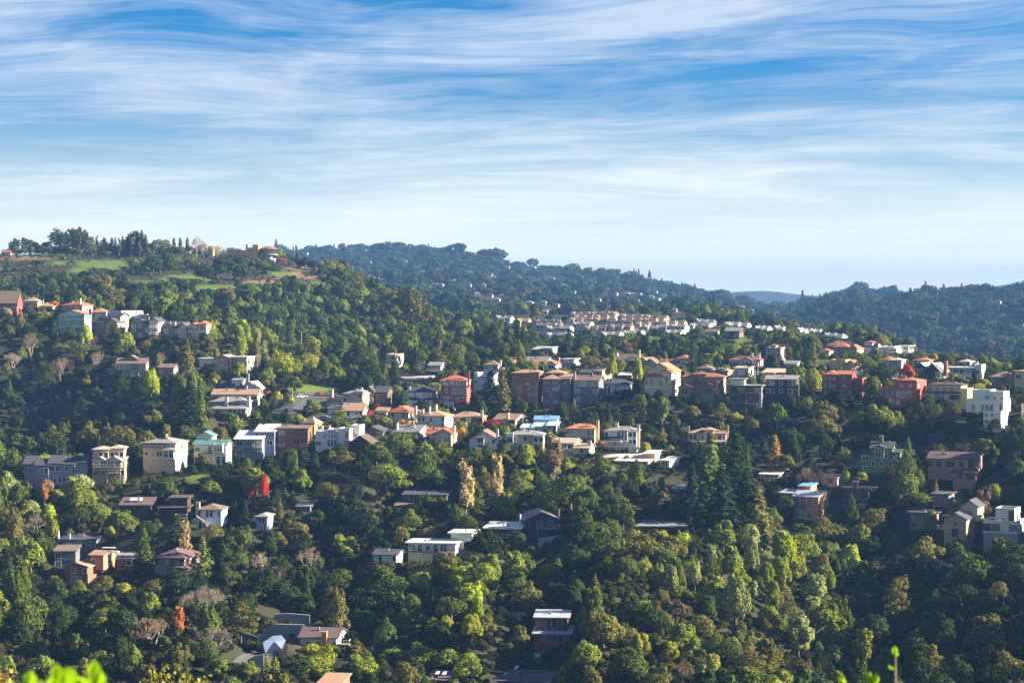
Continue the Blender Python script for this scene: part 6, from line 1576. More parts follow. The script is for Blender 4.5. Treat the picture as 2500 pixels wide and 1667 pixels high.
# ------------------------------------------------------------------ trees told apart in the photograph: kind, column, top row, foot row, width, colour
KIND = {'o': 'oak_tree', 'u': 'laurel_tree', 'c': 'conifer_tree', 'i': 'fir_tree', 'p': 'pine_tree', 'e': 'eucalyptus_tree', 'f': 'poplar_tree', 'n': 'bare_tree', 's': 'shrub', 'y': 'cypress_tree', 'm': 'palm_tree'}
TREES = '''
e 30 588 618 20 d;e 76 584 617 24 d;e 108 590 616 26 d;o 118 592 618 30 d;e 150 566 616 26 d;e 184 558 616 26 d;e 200 566 616 26 d;e 222 576 618 24 v;o 232 594 618 26 d;o 268 594 620 30 d;c 300 576 624 22 B;c 320 568 624 26 B;c 336 564 624 28 B;c 356 572 624 26 d;o 368 592 622 34 d;o 420 596 616 30 v;o 440 600 616 26 g;o 462 602 618 28 v;n 505 590 626 30 t;n 532 598 628 30 t;o 300 604 626 40 d;o 340 602 626 44 d;o 190 600 620 40 d;o 150 600 620 40 B
e 42 582 618 24 d;e 62 580 617 22 d;o 88 588 616 32 B;p 138 553 616 50 d;e 162 562 614 15 d;e 175 555 614 24 d;e 190 555 614 26 d;e 206 562 614 26 v;f 192 566 622 14 b;f 213 570 624 12 b;f 237 574 614 9 b;f 256 578 616 9 b;p 252 583 618 34 d
f 274 580 624 10 b;c 282 578 626 16 B;f 292 580 629 10 b;f 308 582 627 9 b;f 324 582 626 11 t;f 341 585 629 11 b;p 330 560 624 54 B;c 314 572 624 22 B;c 347 562 624 32 B;f 359 590 626 10 b;f 376 586 624 11 b;o 388 582 620 34 g;o 405 584 618 28 g;f 425 581 612 9 b;f 441 580 612 9 b;f 458 580 613 9 b
n 481 574 628 26 k;n 494 584 626 24 k;n 522 598 624 28 t;n 542 600 626 24 t;o 375 622 668 52 d;o 412 628 672 34 d;o 545 624 664 62 d;o 500 640 688 60 B;o 590 622 664 62 d;o 640 632 668 52 g;o 662 638 670 44 d;c 725 616 646 20 d;o 745 628 656 44 d;o 768 634 660 42 d;o 790 652 674 30 d;s 688 630 642 26 r
e 225 668 762 56 b;e 255 680 762 52 v;e 282 700 762 48 v;o 815 672 706 34 g;o 838 690 734 54 g;o 880 700 744 62 G;o 908 715 754 54 g;e 950 702 800 62 v;e 1004 695 806 70 v;e 1085 708 780 64 d;e 1122 725 785 52 d;e 1152 735 780 38 v;o 1180 770 820 60 g;o 1130 775 830 60 G
u 208 787 848 40 L;o 190 835 876 52 g;u 306 808 862 52 L;n 75 808 876 52 w;n 30 860 900 74 w;n 150 868 936 66 k;n 236 855 902 48 k;o 210 884 946 72 d;o 110 890 944 44 g;o 150 838 858 52 v;s 100 757 790 54 v;o 20 792 826 44 g;s 68 738 756 20 d;s 130 733 754 32 o;s 62 727 738 13 y
u 368 893 980 52 L;c 385 862 900 28 v;c 455 825 928 54 v;c 462 918 1050 70 d;c 488 916 1046 44 g;o 325 947 996 64 v;o 300 988 1016 62 d;o 372 975 1006 80 d;o 432 1008 1052 46 g;o 515 886 930 54 d;u 582 880 924 44 G;s 520 922 944 26 L;o 680 832 866 62 v;o 700 836 886 74 g;e 762 822 906 52 l;o 690 905 958 48 d
o 716 915 962 52 g;s 676 956 988 36 l;s 706 962 988 30 l;o 762 972 1014 48 G;s 650 944 972 22 o;s 560 1004 1032 40 g;s 590 1004 1032 44 d;s 622 1002 1032 46 g;s 655 1003 1032 44 d;s 684 1006 1034 38 g;o 574 1016 1056 46 G;c 643 1030 1114 46 g;y 693 1046 1104 26 g;o 762 1066 1100 58 G;u 796 1062 1088 26 p;o 832 1085 1114 42 g;s 730 1012 1034 30 l
o 830 1002 1036 52 G;o 890 1012 1048 42 G;s 936 1016 1044 50 G;s 946 1028 1050 32 b;s 998 1027 1050 36 y;s 1020 1030 1050 28 g;s 1048 1032 1054 32 b;s 980 1024 1046 34 o;u 1126 1038 1080 26 y;s 1142 1062 1080 20 G;s 1178 1026 1044 34 r;s 1206 1026 1044 40 r;s 1192 1024 1042 30 o;c 965 897 966 42 d;o 900 872 946 64 d;s 922 986 1000 20 r;s 902 1001 1018 20 r;s 780 955 968 22 r
m 1087 988 1046 26 G;u 1150 950 978 22 G;c 1198 905 1012 92 d;c 1226 902 1010 50 v;o 975 1052 1114 92 g;o 918 1076 1144 92 g;o 1040 1086 1136 72 g;o 1080 1086 1120 52 G;s 1053 1070 1086 15 y;u 1226 1068 1094 20 l;o 1140 1098 1156 112 g;o 1212 1100 1166 112 v;u 1285 1100 1144 48 L;o 1332 1100 1138 42 g;o 1280 1146 1194 54 l;o 1320 1140 1190 60 g
f 1138 1125 1268 42 t;f 1214 1110 1250 33 t;f 1352 1062 1190 44 k;o 1240 1202 1256 64 G;o 940 1128 1204 104 G;o 998 1246 1310 92 G;o 1042 1206 1256 62 g;o 1082 1212 1262 52 g;o 1185 1292 1382 84 d;o 1272 1322 1362 84 g;o 1140 1256 1296 52 g;o 1392 1152 1256 112 g;o 1432 1184 1266 92 g;o 1472 1122 1176 62 G
s 1418 1106 1124 32 d;s 1440 1104 1122 26 d;o 1390 1128 1150 42 l;o 1442 1132 1164 62 G;o 1484 1134 1160 52 l;o 1424 1152 1206 62 g;c 1562 1135 1206 42 G;o 1540 1172 1226 62 d;s 1440 1068 1082 16 r;s 1468 1074 1092 20 o;s 1517 1082 1100 26 o;s 1577 1078 1104 34 l;o 1615 1046 1094 34 v;s 1637 1086 1108 22 p;s 1530 1112 1122 20 v
y 1590 964 1040 34 g;y 1616 961 1044 32 G;c 1735 1062 1270 118 g;c 1796 1050 1250 124 d;c 1762 1142 1330 134 d;c 1822 1152 1342 124 d;c 1846 1176 1350 120 v;c 1690 1130 1300 90 d;c 1720 1180 1320 100 d;c 1893 1062 1158 62 q;n 1972 1138 1200 44 k;n 1995 1134 1200 40 k;n 2030 1145 1206 44 k;n 2014 1150 1200 36 k;n 1955 1150 1196 36 k
o 1890 1182 1220 54 d;o 1922 1210 1264 72 g;u 2066 1146 1196 38 G;u 2106 1150 1186 46 l;o 2060 1096 1146 54 v;o 2012 978 1036 74 v;o 1900 986 1056 64 g;o 1690 988 1026 62 v;p 1762 988 1036 52 v;o 1792 1004 1036 44 l;o 2150 988 1056 94 G;u 2192 1000 1046 34 l;o 2225 998 1036 42 G;o 2312 1004 1046 62 v;o 2388 1010 1046 58 d
o 1942 882 964 74 g;u 1986 890 970 46 l;c 1966 836 900 28 d;c 1986 836 900 32 v;e 1922 800 872 40 v;o 2112 866 926 64 g;o 2152 888 936 64 d;c 2140 836 888 42 g;u 2126 912 972 58 g;u 2216 886 924 36 r;u 2226 900 934 36 o;n 2192 892 940 36 v;m 2326 905 938 34 G;m 2290 916 938 24 G;m 2346 916 942 26 G;c 2380 900 950 32 d;c 2408 900 948 32 d;o 2402 920 952 38 l;o 2388 934 960 46 l
o 2240 858 884 62 g;c 2252 846 872 24 d;o 2292 850 876 34 d;c 2316 854 874 18 d;o 2360 866 890 62 b;o 2420 880 904 50 g;u 2282 862 884 22 y;c 1580 815 876 46 d;c 1626 820 880 48 d;c 1690 830 920 38 d;c 1708 856 910 30 d;c 1730 870 906 32 g;o 1745 842 880 62 g;o 1782 842 880 52 g;s 1740 820 838 22 l;o 1700 812 856 52 d;c 1850 802 840 42 d;m 1676 876 918 20 G;m 1722 872 904 22 G;m 1770 886 918 28 G;m 1750 892 916 20 G;u 1830 890 920 20 g
c 1390 802 866 42 d;c 1416 810 872 46 d;c 1450 820 874 32 d;c 1470 812 872 36 d;c 1496 816 872 32 d;c 1236 786 870 44 d;c 1262 778 868 40 d;o 1200 792 874 64 d;c 1276 800 870 34 d;c 1120 802 886 62 d;o 1182 822 866 42 g;f 1073 830 864 15 k;o 1070 862 906 62 v;f 1527 830 874 22 k;f 1538 838 874 18 k;u 1495 860 926 28 l;u 1556 866 946 34 l;o 1276 872 908 42 G;u 1240 866 904 38 G;o 1300 880 910 36 l;m 1326 876 910 26 G;o 1440 866 910 62 v;s 1424 888 908 32 y;u 1190 862 888 30 G
o 40 1172 1246 54 g;u 62 1226 1270 48 l;u 116 1226 1296 62 L;f 106 1172 1234 22 o;u 186 1160 1250 74 G;u 216 1192 1240 52 G;o 190 1232 1296 72 d;o 294 1242 1306 94 G;s 266 1282 1316 32 l;n 85 1252 1306 56 w;u 126 1256 1326 38 l;o 30 1282 1346 72 v;o 72 1316 1418 96 G;n 376 1176 1222 28 w;c 348 1282 1380 52 g;f 450 1270 1396 36 t;i 494 1304 1428 76 G;o 562 1302 1356 62 g
o 580 1346 1396 72 g;o 560 1388 1430 62 g;c 547 1206 1246 26 g;c 572 1206 1266 26 g;c 597 1216 1266 28 d;u 622 1138 1212 86 G;u 607 1166 1222 30 r;u 643 1148 1222 27 r;s 650 1200 1222 16 o;s 617 1206 1222 15 r;u 736 1142 1202 54 G;o 512 1168 1216 54 G;c 672 1186 1222 26 d;c 694 1188 1224 24 g;c 713 1196 1230 24 g;c 682 1216 1268 30 v;o 722 1266 1330 94 v;o 840 1306 1372 96 G;n 750 1336 1402 84 w
u 362 1442 1510 78 G;o 66 1436 1572 116 g;n 500 1426 1510 100 w;n 470 1440 1500 70 w;n 520 1430 1490 60 w;n 368 1505 1580 116 k;f 436 1480 1556 26 o;n 520 1525 1606 124 w;y 178 1552 1606 26 l;y 206 1562 1616 32 l;o 60 1566 1620 66 v;n 102 1580 1630 50 w;s 532 1606 1656 66 G;o 600 1612 1668 60 G;y 648 1596 1650 28 G;y 669 1602 1656 28 G;o 762 1594 1662 122 G;o 882 1598 1664 112 G;s 760 1572 1600 60 l;s 812 1570 1600 60 v;s 862 1572 1602 56 v
o 965 1576 1630 90 G;o 1030 1576 1632 92 G;o 1092 1580 1640 86 G;o 1140 1586 1676 92 G;n 1204 1588 1636 70 w;u 1242 1566 1606 42 g;u 1132 1374 1446 96 L;o 1022 1392 1456 104 G;o 955 1402 1476 120 g;o 1100 1452 1526 100 g;u 1164 1456 1530 42 L;u 1150 1492 1566 62 l;u 1088 1496 1548 38 l;o 1000 1482 1550 104 g;o 900 1440 1510 100 d;u 1445 1428 1560 76 g;o 1430 1558 1650 94 G;i 1374 1622 1690 64 l;o 830 1384 1466 100 g
o 1560 1302 1384 122 v;o 1632 1304 1376 102 v;o 1480 1300 1370 110 g;o 1530 1352 1426 84 g;o 1620 1330 1400 90 g;u 1608 1366 1446 38 G;u 1643 1372 1456 34 p;u 1662 1374 1456 34 G;u 1697 1362 1446 42 p;u 1737 1326 1396 38 p;u 1790 1326 1436 58 G;u 1836 1302 1404 44 p;u 1916 1290 1392 74 L;u 1872 1362 1436 46 G;u 1906 1350 1436 76 G;u 1992 1396 1482 68 p;u 2018 1374 1456 72 G;u 1796 1386 1540 84 p;u 1838 1412 1476 40 p;u 1890 1412 1496 54 G
u 1730 1446 1526 54 g;u 1618 1440 1480 54 v;o 1652 1466 1530 112 b;o 1692 1466 1510 54 b;u 1562 1540 1610 64 l;u 1636 1562 1620 58 l;u 1806 1536 1576 34 G;u 1834 1536 1578 32 G;u 1858 1540 1578 30 G;u 1950 1494 1610 84 p;u 1905 1492 1560 66 G;u 1740 1592 1650 54 l;n 1672 1612 1670 70 k;p 1832 1582 1680 116 v;o 1962 1606 1660 80 v;u 2012 1592 1650 40 y;u 1880 1470 1540 70 G;o 1600 1480 1560 80 d;o 1540 1460 1530 90 d
u 2076 1320 1406 68 L;u 2102 1272 1356 74 G;p 2192 1402 1552 70 v;o 2255 1312 1390 116 v;u 2342 1320 1370 48 G;p 2462 1306 1410 110 d;o 2102 1430 1470 74 b;u 2042 1502 1610 96 G;u 2112 1522 1630 74 l;u 2162 1576 1650 48 G;u 2302 1536 1630 64 g;u 2422 1562 1630 64 g;o 2342 1602 1676 96 d;o 2200 1400 1450 60 v;o 2350 1420 1500 110 d;o 2440 1450 1530 110 d;o 2280 1460 1530 90 B;u 2330 1210 1268 50 p;u 2276 1240 1306 44 p;u 2430 1174 1236 48 l;f 2402 1186 1290 40 k;n 2362 1290 1340 50 k;u 2390 1252 1320 46 G;p 2250 1200 1236 60 G
o 2030 1270 1330 120 v;o 2090 1290 1350 90 g;o 1960 1280 1330 80 g;p 1700 1300 1370 40 d;o 1520 1230 1290 70 g;o 1450 1270 1340 90 g;o 1350 1370 1430 80 g;o 1410 1330 1400 90 d;u 1320 1400 1440 30 l;n 1390 1350 1376 60 w;o 640 1390 1470 110 d;o 700 1420 1490 110 d;o 250 1400 1450 70 v;u 300 1420 1460 60 l;o 250 1450 1500 60 g;o 200 1440 1490 70 d;o 420 1370 1420 60 d;o 120 1450 1500 80 d
'''
# ------------------------------------------------------------------ planting
LC = {'d': (0.036, 0.058, 0.018), 'g': (0.080, 0.112, 0.022), 'G': (0.155, 0.195, 0.026), 'l': (0.25, 0.265, 0.026), 'L': (0.25, 0.315, 0.024), 'v': (0.132, 0.125, 0.034), 'B': (0.022, 0.040, 0.022),
      'b': (0.095, 0.075, 0.05), 'w': (0.30, 0.25, 0.20), 'y': (0.46, 0.32, 0.02), 'o': (0.48, 0.17, 0.03), 'r': (0.50, 0.03, 0.03), 't': (0.44, 0.34, 0.18), 'p': (0.225, 0.255, 0.095), 'k': (0.26, 0.18, 0.13), 'q': (0.42, 0.26, 0.05)}
CW = {'d': 'dark green', 'g': 'mid green', 'G': 'fresh green', 'l': 'lime green', 'L': 'bright lime', 'v': 'olive', 'B': 'blackish green', 'b': 'brownish', 'w': 'pale grey', 'y': 'golden yellow', 'o': 'orange', 'r': 'scarlet', 't': 'golden brown', 'p': 'pale green', 'k': 'pinkish brown', 'q': 'amber'}
KW = {'oak_tree': 'spreading tree', 'laurel_tree': 'upright leafy tree', 'conifer_tree': 'cone-shaped conifer', 'fir_tree': 'open-branched fir', 'pine_tree': 'layered pine', 'eucalyptus_tree': 'tall open-crowned tree', 'poplar_tree': 'narrow poplar', 'bare_tree': 'leafless tree', 'shrub': 'bush', 'cypress_tree': 'slim cypress', 'palm_tree': 'palm'}
PLANTED = []   # x, y, radius
INDIV = []

def plant(kind, px, D, H, W, col, z=None, vary=0.18):
    """one tree as an object of its own: Empty > trunk, crown"""
    pr = PROTO[kind][int(rng.integers(len(PROTO[kind])))]
    x = (px - CX) / F * D
    z = ground_z(x, D) if z is None else z
    e = empty(kind, (x, D, z), float(rng.uniform(0, 6.28)))
    e.scale = (W / pr['W'] * rng.uniform(0.94, 1.08), W / pr['W'] * rng.uniform(0.94, 1.08), H / pr['H'])
    obj('trunk', pr['trunk'], e)
    c = obj('crown', pr['crown'], e)
    if kind == 'conifer_tree' and col == 'd': col = 'B'
    b = np.array(LC[col]) * rng.uniform(1 - vary, 1 + vary)
    c.color = (*b, 1)
    PLANTED.append((x, D, W * 0.5))
    u, v = pix((x, D, z))
    INDIV.append(dict(root=e, kind=kind, col=col, px=u, py=v - H * F / D * 0.5, size=W * H * (F / D) ** 2, wpx=W * F / D, hpx=H * F / D, yt=v - H * F / D, D=D))
    return e

for cx_ in np.arange(20, 500, 8.5):
    TREES += ';s %.0f %.0f %.0f %.0f %s' % (cx_ + rng.uniform(-3, 3), 599 + rng.uniform(0, 10), 620 + rng.uniform(-2, 6), rng.uniform(14, 26), 'dvdBgb'[int(rng.integers(6))])
for ln in TREES.replace('\n', ';').split(';'):
    t = ln.split()
    if len(t) != 6: continue
    k, cx_, yt, yb, wpx, col = t[0], float(t[1]), float(t[2]), float(t[3]), float(t[4]), t[5]
    D = hit(cx_, yb)
    s = F / D
    zt = P(cx_, yt, D).z
    x = (cx_ - CX) / F * D
    gz = ground_z(x, D)
    H = max(zt - gz, 1.0)
    plant(KIND[k], cx_, D, H, wpx / s, col, z=gz)

# ---- filling in: what stands between, kept clear of the houses
HR = [(h['rect'], h['D']) for h in HOUSES]
for (pu, pv, hw, hh, k_) in PATCH:
    if k_ in 'gd': HR.append(((pu - hw * 0.8, pv - hh, pu + hw * 0.8, pv + hh * 0.6), hit(pu, pv) - 6))
HT = [((q['px'] - q['wpx'] * 0.42, q['yt'], q['px'] + q['wpx'] * 0.42, q['yt'] + q['hpx'] * 0.72), q['D']) for q in INDIV if q['wpx'] > 14]
HR = HR + HT
def blocked(px, D, yt, yb, wpx):
    """how high a tree here may rise before it hides a house: returns the highest allowed top row, or None when nothing fits"""
    top = yt
    for (x0, y0, x1, y1), hd in HR:
        if hd < D - 4: continue
        if px + wpx * 0.5 < x0 or px - wpx * 0.5 > x1: continue
        if yb < y0: continue
        if hd - D < 14 and x0 - 4 < px < x1 + 4 and yb < y1 + 3: return None
        if hd <= D + 1.5: continue
        if hd > 1400 and x0 > 540 and x1 < 720: cut_all = True
        else: cut_all = False
        cut = y1 - (y1 - y0) * (0.08 + 0.42 * ((px * 7.31 + D * 3.17) % 1.0) ** 1.5)
        if cut_all: cut = y1
        if top < cut:
            if yb - cut < 5: return None
            top = max(top, cut)
    return top
def on_house(x, D):
    for h in HOUSES:
        b = h['root'].location
        if b.y - 3 < D < b.y + 12 and abs(b.x - x) < (h['rect'][2] - h['rect'][0]) / F * D * 0.5 + 1.0: return True
    for (rx, ry, w_) in ROADS:
        if (rx - x) ** 2 + (ry - D) ** 2 < (w_ * 0.5 + 2.2) ** 2: return True
    return False

PL = np.array(PLANTED)
CELL = {}
for i, (x, y, r) in enumerate(PL): CELL.setdefault((int(x // 12), int(y // 12)), []).append(i)
def crowded(x, y, f):
    a, b = int(x // 12), int(y // 12)
    for i in range(a - 1, a + 2):
        for j in range(b - 1, b + 2):
            for k in CELL.get((i, j), ()):
                if (PL[k, 0] - x) ** 2 + (PL[k, 1] - y) ** 2 < (PL[k, 2] * f) ** 2: return True
    return False

SHADE_ZONES = [(800, 1200, 260, 130), (2330, 1520, 280, 190), (200, 980, 260, 120), (1800, 1040, 560, 60), (700, 1450, 260, 100), (1330, 1520, 120, 90), (1500, 1210, 160, 50)]   # shaded slopes: shade put into the leaf colours as darker greens
SUN_ZONES = [(1780, 1470, 300, 190), (1020, 1130, 240, 70), (1060, 1440, 150, 70), (100, 1270, 140, 90), (1430, 1150, 120, 50), (640, 880, 160, 50)]  # sunlit slopes: sunlight put into the leaf colours as paler greens
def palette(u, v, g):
    """mix of leaf colours: shade and sun painted in by zone, varied by noise"""
    k = sum(math.exp(-((u - a) / c) ** 2 - ((v - b) / d) ** 2) for a, b, c, d in SUN_ZONES) - sum(math.exp(-((u - a) / c) ** 2 - ((v - b) / d) ** 2) for a, b, c, d in SHADE_ZONES)
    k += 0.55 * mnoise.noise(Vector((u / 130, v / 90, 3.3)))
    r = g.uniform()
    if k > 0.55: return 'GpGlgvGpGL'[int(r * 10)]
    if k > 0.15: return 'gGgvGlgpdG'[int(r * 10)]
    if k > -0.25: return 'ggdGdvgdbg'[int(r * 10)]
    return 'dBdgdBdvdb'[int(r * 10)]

def fill_near():
    g = np.random.default_rng(11)
    cand = []
    D = 405.0
    while D < 1010:
        step = 9.6 if D < 640 else 8.6
        x0, x1 = (-330 - CX) / F * D, (2830 - CX) / F * D
        x = x0
        while x < x1:
            cand.append((x + g.uniform(-3, 3), D + g.uniform(-3, 3)))
            x += step
        D += step * 1.05
    g.shuffle(cand)
    ind, mass, shr = [], [], []
    for (x, d) in cand:
        if crowded(x, d, 0.8) or on_house(x, d): continue
        u = CX + F * x / d
        v = float(ground_v(u, d)); s = F / d
        z = (EYE - v) / F * d
        if bare(u, d) > 0.3: continue
        wv = mnoise.noise(Vector((x / 55, d / 55, 7.0)))
        if mnoise.noise(Vector((x / 17, d / 20, 21.0))) < -0.30 and g.uniform() < 0.8: continue
        H = min(17.0, float(np.exp(g.normal(2.25 if d < 640 else 2.05, 0.36)))) * (1.0 + 0.35 * wv); W = H * g.uniform(0.75, 1.15)
        if u > 1250 and 955 < v < 1120 or (u < 430 and 850 < v < 1120): H *= 0.62; W *= 0.75
        if d > 860 and u > 1950: H = min(H, 5.0); W = min(W, 5.5)
        k = 'oak_tree'
        r = g.uniform()
        if d > 860 and u > 1950: r = 0.9
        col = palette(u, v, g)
        if r < 0.24: k = 'laurel_tree'; H *= 1.15; W *= 0.8
        elif r < 0.33: k = 'conifer_tree'; H *= 1.5; W *= 0.65; col = 'dgv'[int(g.integers(3))]
        elif r < 0.37: k = 'pine_tree'; H *= 1.2; col = 'dv'[int(g.integers(2))]
        elif r < 0.42: k = 'bare_tree'; col = 'kbw'[int(g.integers(3))]
        if col == 'b':
            if r < 0.5: k = 'bare_tree'
            else: col = 'v'
        if k == 'bare_tree': H = min(H, g.uniform(4.5, 7.5)); W = min(W, H * 0.95)
        top = blocked(u, d, v - H * s, v, W * s)
        if top is None:
            if g.uniform() < 0.6: shr.append((x, d, z, g.uniform(0.8, 1.5), u, v))
            continue
        hh = (v - top) / s
        if hh < H * 0.97:
            if hh < 2.2:
                if hh > 0.9: shr.append((x, d, z, hh, u, v))
                continue
            H = hh; W = min(W, max(hh * 1.15, 2.6)); k = 'oak_tree' if k not in ('laurel_tree',) else k
            if H < 4: k = 'shrub'
        (ind if -70 < u < 2570 else mass).append((H * W * s * s, k, u, d, H, W, col, z))
    # the largest in view are objects of their own, the rest one mass
    ind.sort(key=lambda t: -t[0])
    cap = {'oak_tree': 285, 'laurel_tree': 285, 'conifer_tree': 285, 'shrub': 290, 'pine_tree': 200, 'bare_tree': 200}
    cnt = {}
    for q in INDIV: cnt[q['kind']] = cnt.get(q['kind'], 0) + 1
    for t in ind:
        k = t[1]
        if cnt.get(k, 0) < min(cap.get(k, 0), 285):
            cnt[k] = cnt.get(k, 0) + 1
            plant(k, t[2], t[3], t[4], t[5], t[6], z=t[7])
        else: mass.append(t)
    print('individual', cnt, 'mass', len(mass), 'shrubs', len(shr))
    return mass, shr

MASS, SHR = fill_near()

def hill_wood():
    """oak scrub over the big hill and behind the crest, out to the valley"""
    g = np.random.default_rng(23)
    out_ = []
    for _ in range(18000):
        d = g.uniform(1000, 1760); u = g.uniform(-330, 2830)
        x = (u - CX) / F * d
        if crowded(x, d, 0.6): continue
        v = float(ground_v(u, d)); s = F / d; z = (EYE - v) / F * d
        b = bare(u, d)
        n1_ = mnoise.noise(Vector((x / 60, d / 75, 1.7))); n2_ = mnoise.noise(Vector((x / 22, d / 26, 4.2)))
        if b > 0.25 and not g.uniform() < (0.7 if b < 0.7 else 0.14): continue
        # open grass and scrub near the top of the hill, woods in the folds
        dens = 0.62 + 0.9 * n1_ + (0.25 if u > 560 else -0.05) - (0.75 if (v < 705 and u < 800) else 0.0)
        scrub = g.uniform() > dens
        if b > 0.25: scrub = True
        if 1225 < u < 1690 and 755 < v < 836 and d > 1250:
            if g.uniform() < 0.75: continue
            scrub = g.uniform() < 0.8
        if on_house(x, d): continue
        if scrub:
            if g.uniform() < 0.25: continue
            H = g.uniform(1.2, 3.0); W = H * g.uniform(1.0, 1.7); col = 'vbbgvd'[int(g.integers(6))]; k = 'shrub'
        else:
            H = g.uniform(5, 11) * (1 + 0.3 * n2_); W = H * g.uniform(0.8, 1.2); col = 'dgBdgdvG'[int(g.integers(8))]; k = 'oak_tree'
            if g.uniform() < (0.12 if u < 1900 else 0.0): k = 'conifer_tree'; H *= 1.3; W *= 0.6; col = 'dB'[int(g.integers(2))]
        top = blocked(u, d, v - H * s, v, W * s)
        if top is None: continue
        if (v - top) / s < H * 0.97:
            if (v - top) / s < 1.2: continue
            H = (v - top) / s; W = min(W, H * 1.3); k = 'shrub'
        out_.append((0, k, u, d, H, W, col, z))
    return out_

def under():
    """low growth over the near slope"""
    g = np.random.default_rng(31)
    out_ = []
    for _ in range(27000):
        d = 405 * (1010 / 405) ** g.uniform(); u = g.uniform(-330, 2830)
        x = (u - CX) / F * d
        if on_house(x, d) or bare(u, d) > 0.3: continue
        v = float(ground_v(u, d)); s = F / d; z = (EYE - v) / F * d
        H = g.uniform(0.8, 2.6); W = H * g.uniform(1.0, 1.6)
        top = blocked(u, d, v - H * s, v, W * s)
        if top is None or (v - top) / s < H * 0.9: 
            H *= 0.5; W *= 0.6
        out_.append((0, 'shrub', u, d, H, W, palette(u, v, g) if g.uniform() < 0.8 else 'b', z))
    return out_

def to_mass(name, label, cat, items):
    kinds = ['oak_tree', 'laurel_tree', 'conifer_tree', 'pine_tree', 'shrub']
    meshes, off = [], {}
    for k in kinds:
        off[k] = len(meshes)
        meshes += [mass_mesh(k, i) for i in range(len(PROTO[k]))]
    g = np.random.default_rng(5)
    pts, sc, ti, ix = [], [], [], []
    for (_, k, u, d, H, W, col, z) in items:
        if k not in off: k, col = 'shrub', 'v'
        i = int(g.integers(len(PROTO[k]))); pr = PROTO[k][i]
        pts.append(((u - CX) / F * d, d, z)); sc.append((W / pr['W'], W / pr['W'], H / pr['H']))
        ti.append(np.array(LC[col]) * g.uniform(0.75, 1.25) * (0.45 if name == 'undergrowth' else 1.0)); ix.append(off[k] + i)  # undergrowth darkened: shade between the crowns is put into its colour
    return scatter(name, label, cat, meshes, pts, g.uniform(0, 6.28, len(pts)), sc, np.array(ti), ix)

UND = under()
UND += [(0, 'shrub', u, d, h, h * 1.3, 'g', z) for (x, d, z, h, u, v) in SHR]
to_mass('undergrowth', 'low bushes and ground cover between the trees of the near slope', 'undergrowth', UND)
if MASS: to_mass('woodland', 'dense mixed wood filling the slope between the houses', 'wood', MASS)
HW = hill_wood()
to_mass('hill_scrub', 'dark oak scrub and brush covering the big hill', 'scrub', HW)

def far_woods():
    # far ridge, the hill across the valley, and the floor of the valley between
    pts, sc, ti, ix = [], [], [], []
    g = np.random.default_rng(77)
    for _ in range(30000):
        D = 1770 * (4250 / 1770) ** g.uniform()
        u = g.uniform(-400, 2900)
        v = float(ground_v(u, D))
        x = (u - CX) / F * D; z = (EYE - v) / F * D; s_ = F / D
        dens = mnoise.noise(Vector((x / 140, D / 140, 3)))
        if dens < -0.45: continue
        cm = mnoise.noise(Vector((x / 200, D / 200, 13)))
        con = g.uniform() < (0.12 + 0.3 * cm + (0.08 if u > 1900 else 0))
        k = int(g.integers(4, 7)) if con else int(g.integers(0, 4))
        s = float(np.exp(g.normal(-0.12, 0.32))) * (0.9 if con else 1.2)
        if not con and g.uniform() < 0.1: s *= 1.5
        t = v - (17 if con else 9) * s * s_
        if any(D < hd + 3 and x0 - 4 * s * s_ < u < x1 + 4 * s * s_ and t < y1 and v > y0 for (x0, y0, x1, y1, hd) in FAR_RECT): continue
        pts.append((x, D, z - 0.5)); sc.append((s * g.uniform(0.85, 1.2), s * g.uniform(0.85, 1.2), s * g.uniform(0.75, 1.15)))
        base = np.array(LC['B'] if con else LC['d']) * g.uniform(0.7, 1.4)
        r = g.uniform()
        if r < 0.16: base = np.array(LC['b']) * g.uniform(0.4, 0.8)
        elif r < 0.163: base = np.array((0.20, 0.08, 0.04))
        ti.append(base); ix.append(k)
    n = len(pts)
    scatter('far_forest', 'hazy blue forest covering the far ridge and the hill beyond the valley', 'forest', FARP, pts, g.uniform(0, 6.28, n), sc, np.array(ti), ix)
far_woods()

# ---- labels: each tree by its look and by the house it stands next to
def label_trees():
    ref = [h for h in HOUSES if h['short'] and not h.get('minor')]
    used = {}
    for q in INDIV:
        best = min(ref, key=lambda h: math.hypot((h['px'] - q['px']), (h['py'] - q['py']) * 1.2))
        dx, dy = q['px'] - best['px'], q['py'] - best['py']
        dist = math.hypot(dx, dy)
        if abs(dy) > abs(dx) * 0.8: rel = 'below' if dy > 0 else 'above'
        else: rel = 'east of' if dx > 0 else 'west of'
        size = 'big' if q['size'] > 6500 else ('small' if q['size'] < 1300 else '')
        base = ' '.join(x for x in (size, CW[q['col']], KW[q['kind']]) if x)
        used.setdefault((base, rel, best['short']), []).append((dist, q))
    for (base, rel, short), L in used.items():
        L.sort(key=lambda t: t[0])
        for i, (dist, q) in enumerate(L):
            far_ = ' well' if dist > 130 else ''
            o_ = '' if i == 0 else ', ' + (ORD[i] if i < 10 else 'farther') + ' nearest it'
            lb = '%s%s %s the %s%s' % (base, far_, rel, short, o_)
            if len(lb.replace('-', '').split()) > 16: lb = lb.replace(' nearest it', '').replace('upright leafy ', 'leafy ').replace('tall open-crowned ', 'tall ')
            if len(lb.split()) > 16: lb = lb.replace(' well', '').replace('spreading ', '')
            tag(q['root'], lb, 'bush' if q['kind'] == 'shrub' else 'tree', {'shrub': 'bushes', }.get(q['kind'], q['kind'].replace('_', ' ') + 's') + ' of the near hillside')
label_trees()
